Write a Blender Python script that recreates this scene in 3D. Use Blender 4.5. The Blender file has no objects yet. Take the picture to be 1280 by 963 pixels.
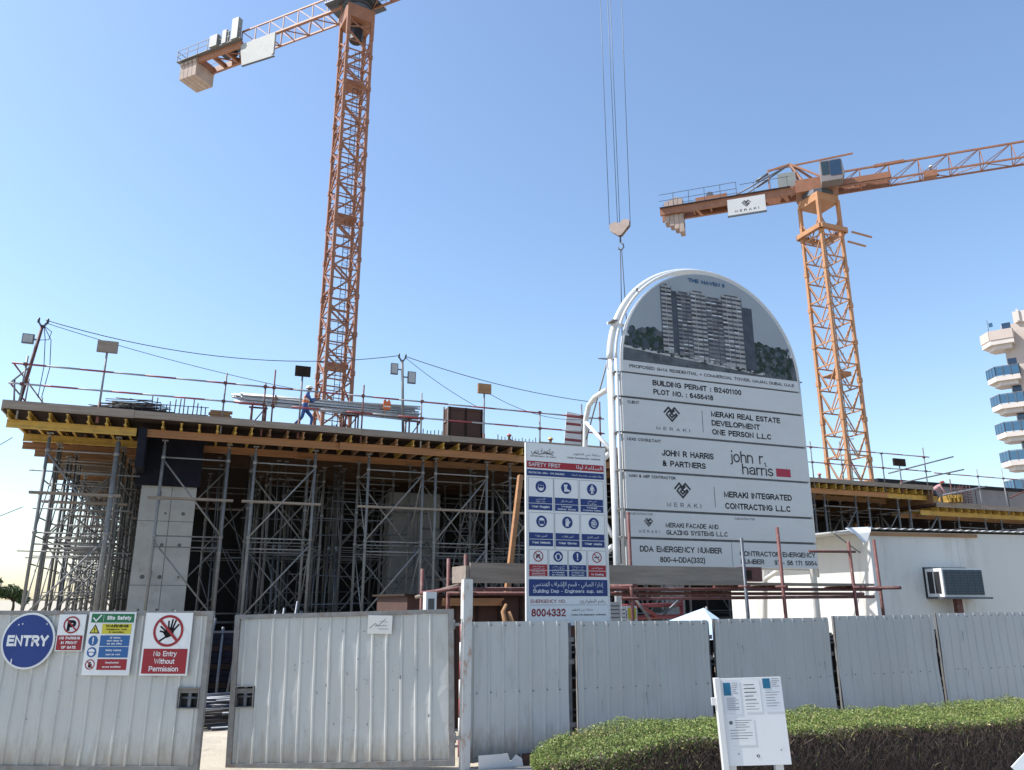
import bpy, math, random, unicodedata
import numpy as np
from mathutils import Vector, Matrix, Quaternion

random.seed(7)
rng = np.random.default_rng(7)
R = math.radians
scene = bpy.context.scene
COL = scene.collection

# ---------------------------------------------------------------- camera
cam_d = bpy.data.cameras.new('camera')
cam = bpy.data.objects.new('camera', cam_d)
COL.objects.link(cam)
cam.location = (0, 0, 2.1)
cam.rotation_euler = (R(90 + 15.4), 0, 0)
cam_d.sensor_width = 36
cam_d.lens = 975 / 1280 * 36
cam_d.clip_start = 0.1
cam_d.clip_end = 6000
scene.camera = cam

# ---------------------------------------------------------------- sky, sun, exposure
SUN_EL = R(51)
SUN_AZ = R(268)                     # clockwise from +Y: sun to the left, a touch behind the site
world = bpy.data.worlds.new('World')
scene.world = world
world.use_nodes = True
wn = world.node_tree
wn.nodes.clear()
w_out = wn.nodes.new('ShaderNodeOutputWorld')
w_bg = wn.nodes.new('ShaderNodeBackground')
w_sky = wn.nodes.new('ShaderNodeTexSky')
w_sky.sky_type = 'NISHITA'
w_sky.sun_disc = False
w_sky.sun_elevation = SUN_EL
w_sky.sun_rotation = SUN_AZ
w_sky.air_density = 1.2
w_sky.dust_density = 0.8
w_sky.ozone_density = 3.2
w_bg.inputs['Strength'].default_value = 0.15
wn.links.new(w_sky.outputs[0], w_bg.inputs[0])
wn.links.new(w_bg.outputs[0], w_out.inputs[0])

sun_d = bpy.data.lights.new('sun', 'SUN')
sun_d.energy = 4.6
sun_d.angle = R(0.53)
sun_d.color = (1.0, 0.97, 0.92)
sun = bpy.data.objects.new('sun', sun_d)
COL.objects.link(sun)
sdir = Vector((math.sin(SUN_AZ) * math.cos(SUN_EL), math.cos(SUN_AZ) * math.cos(SUN_EL), math.sin(SUN_EL)))
sun.rotation_euler = sdir.to_track_quat('Z', 'Y').to_euler()
sun.location = sdir * 60

vs = scene.view_settings
vs.view_transform = 'Standard'
vs.look = 'None'
vs.exposure = 0.62
vs.gamma = 1.0
vs.use_curve_mapping = False
scene.cycles.max_bounces = 6
scene.cycles.diffuse_bounces = 3
scene.cycles.glossy_bounces = 3
scene.cycles.transparent_max_bounces = 8

# ---------------------------------------------------------------- materials
def lin(c):
    c = c / 255
    return c / 12.92 if c <= 0.04045 else ((c + 0.055) / 1.055) ** 2.4
def C(r, g, b):
    return (lin(r), lin(g), lin(b))

def mat(name, col, rough=0.6, metal=0.0, var=0.12, scale=3.0, stretch=(1, 1, 1), dirt=None, dirt_amt=0.0,
        dirt_scale=6.0, dirt_thr=0.55, splash=None, bump=0.0, bump_scale=40.0, rnd=0.0, spec=0.4):
    """col varied by noise; dirt: a second colour in patches (stains, rust, wear)."""
    m = bpy.data.materials.new(name)
    m.use_nodes = True
    nt = m.node_tree
    b = nt.nodes['Principled BSDF']
    b.inputs['Roughness'].default_value = rough
    b.inputs['Metallic'].default_value = metal
    b.inputs['Specular IOR Level'].default_value = spec
    N = nt.nodes.new
    L = nt.links.new
    tc = N('ShaderNodeTexCoord')
    oi = N('ShaderNodeObjectInfo')
    mp = N('ShaderNodeMapping')
    mp.inputs['Scale'].default_value = stretch
    L(tc.outputs['Object'], mp.inputs['Vector'])
    ad = N('ShaderNodeVectorMath'); ad.operation = 'ADD'
    mul = N('ShaderNodeVectorMath'); mul.operation = 'MULTIPLY'
    mul.inputs[1].default_value = (37, 53, 71)
    L(oi.outputs['Random'], mul.inputs[0])
    L(mp.outputs[0], ad.inputs[0]); L(mul.outputs[0], ad.inputs[1])
    n1 = N('ShaderNodeTexNoise')
    n1.inputs['Scale'].default_value = scale
    n1.inputs['Detail'].default_value = 6
    n1.inputs['Roughness'].default_value = 0.65
    L(ad.outputs[0], n1.inputs['Vector'])
    mr = N('ShaderNodeMapRange')
    mr.inputs['From Min'].default_value = 0.3; mr.inputs['From Max'].default_value = 0.7
    mr.inputs['To Min'].default_value = 1 - var; mr.inputs['To Max'].default_value = 1 + var
    L(n1.outputs[0], mr.inputs[0])
    fac = mr.outputs[0]
    if rnd:
        mr2 = N('ShaderNodeMapRange')
        mr2.inputs['To Min'].default_value = 1 - rnd; mr2.inputs['To Max'].default_value = 1 + rnd
        L(oi.outputs['Random'], mr2.inputs[0])
        mm = N('ShaderNodeMath'); mm.operation = 'MULTIPLY'
        L(fac, mm.inputs[0]); L(mr2.outputs[0], mm.inputs[1])
        fac = mm.outputs[0]
    vm = N('ShaderNodeVectorMath'); vm.operation = 'SCALE'
    vm.inputs[0].default_value = col
    L(fac, vm.inputs['Scale'])
    out = vm.outputs[0]
    if dirt is not None:
        n2 = N('ShaderNodeTexNoise')
        n2.inputs['Scale'].default_value = dirt_scale
        n2.inputs['Detail'].default_value = 8
        n2.inputs['Roughness'].default_value = 0.7
        L(ad.outputs[0], n2.inputs['Vector'])
        m3 = N('ShaderNodeMapRange')
        m3.inputs['From Min'].default_value = dirt_thr; m3.inputs['From Max'].default_value = dirt_thr + 0.12
        m3.inputs['To Min'].default_value = 0; m3.inputs['To Max'].default_value = dirt_amt
        L(n2.outputs[0], m3.inputs[0])
        mx = N('ShaderNodeMix'); mx.data_type = 'RGBA'
        L(m3.outputs[0], mx.inputs['Factor'])
        L(out, mx.inputs[6]); mx.inputs[7].default_value = (*dirt, 1)
        out = mx.outputs[2]
    if splash is not None:               # mud thrown up from the ground, ragged along its upper edge
        sc_, sh_ = splash
        sx = N('ShaderNodeSeparateXYZ'); L(tc.outputs['Object'], sx.inputs[0])
        n5 = N('ShaderNodeTexNoise'); n5.inputs['Scale'].default_value = 5; n5.inputs['Detail'].default_value = 8; n5.inputs['Roughness'].default_value = .75
        L(ad.outputs[0], n5.inputs['Vector'])
        mh = N('ShaderNodeMapRange'); mh.inputs['From Min'].default_value = 0; mh.inputs['From Max'].default_value = sh_
        mh.inputs['To Min'].default_value = .42; mh.inputs['To Max'].default_value = -.25
        L(sx.outputs['Z'], mh.inputs[0])
        sm = N('ShaderNodeMath'); sm.operation = 'ADD'; L(mh.outputs[0], sm.inputs[0]); L(n5.outputs[0], sm.inputs[1])
        m6 = N('ShaderNodeMapRange'); m6.inputs['From Min'].default_value = .5; m6.inputs['From Max'].default_value = .85; m6.inputs['To Max'].default_value = .8
        L(sm.outputs[0], m6.inputs[0])
        mx2 = N('ShaderNodeMix'); mx2.data_type = 'RGBA'
        L(m6.outputs[0], mx2.inputs['Factor']); L(out, mx2.inputs[6]); mx2.inputs[7].default_value = (*sc_, 1)
        out = mx2.outputs[2]
    L(out, b.inputs['Base Color'])
    if bump:
        n4 = N('ShaderNodeTexNoise')
        n4.inputs['Scale'].default_value = bump_scale
        n4.inputs['Detail'].default_value = 5
        L(ad.outputs[0], n4.inputs['Vector'])
        bp = N('ShaderNodeBump')
        bp.inputs['Strength'].default_value = bump
        bp.inputs['Distance'].default_value = 0.02
        L(n4.outputs[0], bp.inputs['Height'])
        L(bp.outputs[0], b.inputs['Normal'])
    return m

M = {}
M['sand'] = mat('sand', (0.42, 0.37, 0.29), 0.95, var=0.18, scale=1.2, dirt=(0.26, 0.22, 0.17), dirt_amt=0.6, dirt_scale=3, dirt_thr=0.56, bump=0.6, bump_scale=18)
M['asphalt'] = mat('asphalt', (0.06, 0.06, 0.06), 0.9, var=0.2, scale=2, bump=0.3, bump_scale=120)
M['paving'] = mat('paving', (0.34, 0.30, 0.26), 0.9, var=0.15, scale=2.5, bump=0.2, bump_scale=60)
M['kerb'] = mat('kerb', (0.42, 0.41, 0.38), 0.9, var=0.15, scale=4)
M['sheet'] = mat('fence_paint', (0.43, 0.44, 0.437), 0.45, var=0.07, scale=1.1, stretch=(2, 2, .4), dirt=(0.32, 0.32, 0.31), dirt_amt=0.5, dirt_scale=2.2, dirt_thr=0.55, rnd=0.13, splash=((.24, .21, .17), .75))
M['sheet_light'] = mat('gate_paint', (0.43, 0.44, 0.43), 0.42, var=0.06, scale=1.3, stretch=(2, 2, .4), dirt=(0.32, 0.32, 0.31), dirt_amt=0.55, dirt_scale=3.0, dirt_thr=0.57, rnd=0.05, splash=((.27, .24, .2), .7))
M['scuff'] = mat('scuff_mark', (0.16, 0.16, 0.17), 0.8, var=0.3, scale=30)
M['galv'] = mat('galvanised_steel', (0.185, 0.185, 0.183), 0.55, 0.15, var=0.2, scale=8, dirt=(0.17, 0.115, 0.085), dirt_amt=0.65, dirt_scale=7, dirt_thr=0.53, rnd=0.25)
M['name_grey'] = mat('name_board_face', (0.30, 0.31, 0.295), 0.6, var=0.12, scale=1.2)
M['silver'] = mat('new_galvanised_tube', (0.42, 0.44, 0.46), 0.45, 0.3, var=0.2, scale=8, rnd=0.2)
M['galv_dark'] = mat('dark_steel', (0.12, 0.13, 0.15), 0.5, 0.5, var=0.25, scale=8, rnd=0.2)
M['alu'] = mat('aluminium_tube', (0.145, 0.143, 0.14), 0.55, 0.15, var=0.2, scale=5, dirt=(0.27, 0.255, 0.235), dirt_amt=0.7, dirt_scale=6, dirt_thr=0.56, rnd=0.28)
M['white_paint'] = mat('white_paint', (0.62, 0.62, 0.61), 0.35, var=0.05, scale=2, dirt=(0.45, 0.42, 0.38), dirt_amt=0.4, dirt_scale=4, dirt_thr=0.62)
M['post_white'] = mat('rusty_white_post', (0.50, 0.505, 0.50), 0.5, var=0.06, scale=3, stretch=(2, 2, .8), dirt=(0.34, 0.20, 0.13), dirt_amt=0.8, dirt_scale=5, dirt_thr=0.52)
M['sign_white'] = mat('sign_face', (0.68, 0.68, 0.68), 0.4, var=0.03, scale=1.5, dirt=(0.4, 0.4, 0.39), dirt_amt=0.3, dirt_scale=2, dirt_thr=0.6)
M['board_grey'] = mat('board_face', (0.55, 0.55, 0.545), 0.4, var=0.035, scale=1.0, stretch=(1, 1, 2), dirt=(0.47, 0.465, 0.45), dirt_amt=0.4, dirt_scale=1.6, dirt_thr=0.58)
M['ink'] = mat('black_print', (0.016, 0.017, 0.02), 0.9, var=0.1, spec=0.05)
M['ink_grey'] = mat('grey_print', (0.055, 0.055, 0.06), 0.9, var=0.1, spec=0.05)
M['ink_pale'] = mat('pale_grey_print', (0.15, 0.155, 0.165), 0.9, var=0.1, spec=0.05)
M['white_print'] = mat('white_print', (0.62, 0.64, 0.66), 0.5, var=0.03)
M['blue'] = mat('sign_blue', C(16, 46, 108), 0.45, var=0.06)
M['blue_entry'] = mat('entry_blue', C(13, 48, 116), 0.4, var=0.05, dirt=(0.3, 0.4, 0.55), dirt_amt=0.5, dirt_scale=12, dirt_thr=0.72)
M['blue_mid'] = mat('sign_mid_blue', C(30, 84, 140), 0.45, var=0.06)
M['red'] = mat('sign_red', C(150, 26, 40), 0.45, var=0.06)
M['red_dark'] = mat('sign_dark_red', C(134, 24, 38), 0.45, var=0.06)
M['crimson'] = mat('logo_red', C(160, 26, 58), 0.45, var=0.05)
M['green'] = mat('sign_green', C(12, 98, 62), 0.45, var=0.06)
M['yellow_print'] = mat('sign_yellow', C(180, 172, 52), 0.45, var=0.06)
M['teal'] = mat('teal_print', C(28, 100, 132), 0.45, var=0.06)
M['title_blue'] = mat('title_print', C(25, 80, 118), 0.45, var=0.05)
M['orange'] = mat('crane_orange', (0.30, 0.135, 0.075), 0.5, var=0.15, scale=1.2, dirt=(0.22, 0.09, 0.045), dirt_amt=0.55, dirt_scale=3, dirt_thr=0.52)
M['orange_bright'] = mat('crane_yellow_orange', (0.42, 0.21, 0.10), 0.5, var=0.12, scale=1.2, dirt=(0.3, 0.12, 0.05), dirt_amt=0.5, dirt_scale=3, dirt_thr=0.54)
M['rust_red'] = mat('red_oxide_tube', (0.115, 0.040, 0.036), 0.6, var=0.25, scale=6, dirt=(0.3, 0.22, 0.2), dirt_amt=0.4, dirt_scale=8, rnd=0.15)
M['rail_red'] = mat('rail_red', (0.24, 0.05, 0.055), 0.5, var=0.15, scale=4, rnd=0.15)
M['rail_grey'] = mat('rail_white', (0.27, 0.275, 0.29), 0.5, var=0.15, scale=4, rnd=0.1)
M['timber_grey'] = mat('weathered_timber', (0.225, 0.185, 0.152), 0.85, var=0.25, scale=4, stretch=(.25, 3, 3), dirt=(0.17, 0.14, 0.12), dirt_amt=0.6, dirt_scale=3, rnd=0.15)
M['timber_brown'] = mat('brown_timber', (0.27, 0.15, 0.075), 0.8, var=0.25, scale=3, stretch=(.4, 3, 3), rnd=0.25)
M['timber_dark'] = mat('shaded_timber', (0.085, 0.052, 0.034), 0.85, var=0.25, scale=3, stretch=(.4, 3, 3), rnd=0.2, spec=0.1)  # brown timber with the shade under the deck put into its colour
M['timber_orange'] = mat('orange_timber', (0.33, 0.16, 0.07), 0.75, var=0.2, scale=3, stretch=(.3, 3, 3), dirt=(0.22, 0.11, 0.06), dirt_amt=0.6, dirt_scale=2, rnd=0.2)
M['h_yellow'] = mat('yellow_beam', (0.46, 0.29, 0.06), 0.6, var=0.15, scale=3, dirt=(0.30, 0.17, 0.06), dirt_amt=0.5, dirt_scale=2.5, dirt_thr=0.5, rnd=0.12)
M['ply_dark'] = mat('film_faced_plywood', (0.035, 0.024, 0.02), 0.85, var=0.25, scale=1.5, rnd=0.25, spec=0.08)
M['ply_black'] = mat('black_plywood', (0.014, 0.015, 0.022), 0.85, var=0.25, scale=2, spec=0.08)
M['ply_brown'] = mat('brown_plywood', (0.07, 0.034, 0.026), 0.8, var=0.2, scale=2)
M['rebar'] = mat('rebar', (0.065, 0.06, 0.06), 0.7, 0.3, var=0.3, scale=10)
M['conc'] = mat('concrete', (0.33, 0.328, 0.318), 0.85, var=0.12, scale=1.4, dirt=(0.2, 0.19, 0.18), dirt_amt=0.5, dirt_scale=2.2, dirt_thr=0.57, bump=0.15, bump_scale=25)
M['conc_mid'] = mat('shade_dimmed_concrete', (0.2, 0.2, 0.2), 0.9, var=0.15, scale=1.4, spec=0.1)  # concrete for the inner column, its shade mixed into the grey
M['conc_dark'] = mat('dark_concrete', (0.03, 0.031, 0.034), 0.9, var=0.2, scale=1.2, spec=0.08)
M['conc_mark'] = mat('tie_hole', (0.10, 0.10, 0.10), 0.9, var=0.2)
M['cabin'] = mat('cabin_wall', (0.55, 0.545, 0.52), 0.55, var=0.04, scale=1.0, stretch=(1, 1, .16), dirt=(0.38, 0.36, 0.32), dirt_amt=0.55, dirt_scale=1.9, dirt_thr=0.56)
M['roof_sheet'] = mat('roof_sheet', (0.5, 0.5, 0.49), 0.5, 0.3, var=0.12, scale=3)
M['black'] = mat('black_plastic', (0.02, 0.02, 0.022), 0.5, var=0.1)
M['grille'] = mat('condenser_fins', (0.03, 0.055, 0.075), 0.5, 0.3, var=0.2, scale=20)
M['glass_dark'] = mat('dark_glass', (0.02, 0.045, 0.09), 0.08, var=0.1, spec=0.8)
M['glass_blue'] = mat('blue_glass', (0.035, 0.10, 0.18), 0.08, var=0.15, spec=0.8)
M['pink'] = mat('pink_render', (0.50, 0.42, 0.37), 0.8, var=0.06, scale=.6)
M['cream'] = mat('cream_render', (0.58, 0.52, 0.48), 0.8, var=0.05, scale=.6)
M['grey_wall'] = mat('grey_wall', (0.22, 0.20, 0.20), 0.85, var=0.1, scale=.8)
M['cw'] = mat('counterweight_concrete', (0.40, 0.315, 0.27), 0.85, var=0.18, scale=1.5)
M['cabinet'] = mat('grey_cabinet', (0.24, 0.25, 0.24), 0.5, var=0.1)
M['cable'] = mat('black_cable', (0.04, 0.04, 0.045), 0.6, var=0.1)
M['rope'] = mat('steel_rope', (0.10, 0.11, 0.12), 0.5, 0.4, var=0.1)
M['skin'] = mat('skin', (0.20, 0.10, 0.065), 0.6, var=0.08, scale=12)
M['cloth_blue'] = mat('blue_coverall', (0.035, 0.085, 0.25), 0.85, var=0.15, scale=12)
M['cloth_dark'] = mat('dark_cloth', (0.04, 0.04, 0.06), 0.85, var=0.15, scale=12)
M['cloth_pink'] = mat('pale_pink_cloth', (0.55, 0.30, 0.30), 0.85, var=0.15, scale=12)
M['vest'] = mat('orange_vest', (0.62, 0.15, 0.05), 0.7, var=0.1, scale=12)
M['reflect'] = mat('reflective_tape', (0.7, 0.72, 0.65), 0.4, var=0.05)
M['helmet_white'] = mat('white_helmet', (0.75, 0.72, 0.62), 0.35, var=0.05)
M['helmet_red'] = mat('red_helmet', (0.42, 0.10, 0.07), 0.35, var=0.05)
M['helmet_yellow'] = mat('yellow_helmet', (0.55, 0.36, 0.12), 0.35, var=0.05)
M['boot'] = mat('boot', (0.03, 0.025, 0.02), 0.7, var=0.1)
M['tarp'] = mat('pale_blue_tarp', (0.50, 0.62, 0.74), 0.6, var=0.1, scale=4, bump=0.4, bump_scale=8)
M['paper'] = mat('paper', (0.60, 0.62, 0.645), 0.7, var=0.03)
M['paper_grey'] = mat('grey_paper', (0.45, 0.46, 0.48), 0.7, var=0.03)
M['lamp_face'] = mat('lamp_glass', (0.35, 0.36, 0.36), 0.25, var=0.1)
M['sky_print'] = mat('printed_sky', (0.30, 0.33, 0.36), 0.4, var=0.05, scale=.8, spec=0.08)
M['sky_print_low'] = mat('printed_haze', (0.44, 0.45, 0.46), 0.4, var=0.05, scale=.8, spec=0.08)
M['tree_print'] = mat('printed_trees', (0.035, 0.05, 0.042), 0.4, var=0.45, scale=9, spec=0.08)
M['ground_print'] = mat('printed_ground', (0.10, 0.11, 0.12), 0.4, var=0.4, scale=6, spec=0.08)
M['tower_print'] = mat('printed_tower', (0.18, 0.18, 0.19), 0.4, var=0.2, scale=5, spec=0.08)
M['tower_lite'] = mat('printed_tower_pale', (0.33, 0.325, 0.32), 0.4, var=0.12, scale=5, spec=0.08)
M['tower_shade'] = mat('printed_tower_dark', (0.07, 0.08, 0.10), 0.4, var=0.25, scale=5, spec=0.08)
M['bark'] = mat('bark', (0.10, 0.075, 0.05), 0.9, var=0.2)
M['twig'] = mat('dry_twig', (0.125, 0.09, 0.072), 0.9, var=0.35, scale=9)
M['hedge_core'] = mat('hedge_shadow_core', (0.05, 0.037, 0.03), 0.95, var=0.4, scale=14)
M['leaf'] = mat('hedge_leaf', (0.19, 0.245, 0.058), 0.55, var=0.35, scale=5, dirt=(0.17, 0.18, 0.055), dirt_amt=0.6, dirt_scale=2.5, dirt_thr=0.52)
M['leaf_dark'] = mat('dark_hedge_leaf', (0.085, 0.13, 0.034), 0.55, var=0.3, scale=5)
M['leaf_dry'] = mat('dry_leaf', (0.44, 0.36, 0.17), 0.7, var=0.25, scale=6)
M['tree_leaf'] = mat('tree_leaf', (0.05, 0.075, 0.03), 0.6, var=0.4, scale=2)

# ---------------------------------------------------------------- mesh builder
class MB:
    def __init__(s):
        s.v = []; s.f = []; s.mi = []; s.sm = []; s.mats = []
    def m(s, k):
        if k not in s.mats:
            s.mats.append(k)
        return s.mats.index(k)
    def add(s, vs_, fs, k, smooth=False):
        o = len(s.v)
        s.v.extend(vs_)
        i = s.m(k)
        for f in fs:
            s.f.append(tuple(a + o for a in f)); s.mi.append(i); s.sm.append(smooth)
    def box(s, x0, x1, y0, y1, z0, z1, k):
        s.add([(x0, y0, z0), (x1, y0, z0), (x1, y1, z0), (x0, y1, z0), (x0, y0, z1), (x1, y0, z1), (x1, y1, z1), (x0, y1, z1)],
              [(0, 3, 2, 1), (4, 5, 6, 7), (0, 1, 5, 4), (1, 2, 6, 5), (2, 3, 7, 6), (3, 0, 4, 7)], k)
    def bar(s, p, q, w, h, k, up=(0, 0, 1)):
        p = Vector(p); q = Vector(q)
        d = (q - p).normalized()
        u = Vector(up)
        if abs(d.dot(u)) > 0.98:
            u = Vector((1, 0, 0))
        sx = d.cross(u).normalized(); sz = sx.cross(d).normalized()
        a = sx * (w / 2); b = sz * (h / 2)
        vs_ = [tuple(e + i * a + j * b) for e in (p, q) for (i, j) in ((-1, -1), (1, -1), (1, 1), (-1, 1))]
        s.add(vs_, [(0, 1, 2, 3), (7, 6, 5, 4), (0, 4, 5, 1), (1, 5, 6, 2), (2, 6, 7, 3), (3, 7, 4, 0)], k)
    def tube(s, p, q, r, k, n=8, r2=None):
        s.path([p, q], r, k, n, r2)
    def path(s, pts, r, k, n=8, r2=None, closed=False):
        pts = [Vector(p) for p in pts]
        N = len(pts)
        vs_ = []
        ref = None
        for i, p in enumerate(pts):
            if closed:
                d = (pts[(i + 1) % N] - pts[i - 1]).normalized()
            else:
                d = (pts[min(i + 1, N - 1)] - pts[max(i - 1, 0)]).normalized()
            if ref is None:
                ref = Vector((0, 0, 1)) if abs(d.z) < 0.9 else Vector((1, 0, 0))
            a = d.cross(ref).normalized(); b = a.cross(d).normalized()
            ref = b
            rr = r if r2 is None else r + (r2 - r) * i / max(N - 1, 1)
            for j in range(n):
                t = 2 * math.pi * j / n
                vs_.append(tuple(p + a * (rr * math.cos(t)) + b * (rr * math.sin(t))))
        fs = []
        for i in range(N if closed else N - 1):
            i2 = (i + 1) % N
            for j in range(n):
                fs.append((i * n + j, i * n + (j + 1) % n, i2 * n + (j + 1) % n, i2 * n + j))
        s.add(vs_, fs, k, True)
        if not closed:
            o = len(s.v) - len(vs_)
            i_ = s.m(k)
            s.f.append(tuple(o + j for j in reversed(range(n)))); s.mi.append(i_); s.sm.append(False)
            s.f.append(tuple(o + (N - 1) * n + j for j in range(n))); s.mi.append(i_); s.sm.append(False)
    def prism(s, poly, y0, y1, k):
        """poly in (x, z) counter-clockwise seen from -y; extruded y0..y1"""
        n = len(poly)
        vs_ = [(x, y0, z) for x, z in poly] + [(x, y1, z) for x, z in poly]
        fs = [tuple(range(n)), tuple(reversed(range(n, 2 * n)))]
        for i in range(n):
            j = (i + 1) % n
            fs.append((i, i + n, j + n, j))
        s.add(vs_, fs, k)
    def prism_z(s, poly, z0, z1, k):
        n = len(poly)
        vs_ = [(x, y, z0) for x, y in poly] + [(x, y, z1) for x, y in poly]
        fs = [tuple(reversed(range(n))), tuple(range(n, 2 * n))]
        for i in range(n):
            j = (i + 1) % n
            fs.append((i, j, j + n, i + n))
        s.add(vs_, fs, k)
    def build(s, name, parent=None):
        me = bpy.data.meshes.new(name)
        me.from_pydata(s.v, [], s.f)
        for k in s.mats:
            me.materials.append(M[k])
        me.polygons.foreach_set('material_index', s.mi)
        me.polygons.foreach_set('use_smooth', s.sm)
        me.update()
        o = bpy.data.objects.new(name, me)
        COL.objects.link(o)
        if parent is not None:
            o.parent = parent
        return o

def tag(o, label, cat, group=None, kind=None):
    o['label'] = label
    o['category'] = cat
    if group: o['group'] = group
    if kind: o['kind'] = kind
    return o
def thing(name, label, cat, loc=(0, 0, 0), rotz=0.0, group=None):
    o = bpy.data.objects.new(name, None)
    COL.objects.link(o)
    o.empty_display_size = 0.2
    o.location = loc
    o.rotation_euler = (0, 0, rotz)
    return tag(o, label, cat, group)
def single(name, mb, label, cat, loc=(0, 0, 0), rotz=0.0, group=None):
    o = mb.build(name)
    o.location = loc
    o.rotation_euler = (0, 0, rotz)
    return tag(o, label, cat, group)
def structure(o):
    o['kind'] = 'structure'
    return o
KIDS = {}
def dup(root, loc, rotz=None, label=None, scale=None):
    r = root.copy(); COL.objects.link(r)
    r.location = loc
    if rotz is not None: r.rotation_euler = (0, 0, rotz)
    if label: r['label'] = label
    if scale: r.scale = scale
    for ch in root.children:
        c = ch.copy(); COL.objects.link(c); c.parent = r
        for g in ch.children:
            d = g.copy(); COL.objects.link(d); d.parent = c
    return r

# site frame: u along the fence, v into the site, rotated 21.8 degrees
SA = R(21.8)
CA, SN = math.cos(SA), math.sin(SA)
def S(u, v, z=0.0):
    return (u * CA - v * SN, u * SN + v * CA, z)

# ---------------------------------------------------------------- lettering
AR = {}
for cp in range(0xFE80, 0xFEFD):
    d = unicodedata.decomposition(chr(cp)).split()
    if len(d) == 2:
        AR.setdefault(chr(int(d[1], 16)), {})[d[0][1:-1]] = chr(cp)
def arabic(t):
    out = []
    for i, ch in enumerate(t):
        f = AR.get(ch)
        if not f:
            out.append(ch); continue
        p = AR.get(t[i - 1]) if i else None
        n = AR.get(t[i + 1]) if i + 1 < len(t) else None
        jp = bool(p and 'initial' in p) and 'final' in f
        jn = bool(n) and 'initial' in f
        key = 'medial' if jp and jn else 'final' if jp else 'initial' if jn else 'isolated'
        out.append(f.get(key, ch))
    return ''.join(reversed(out))

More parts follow.
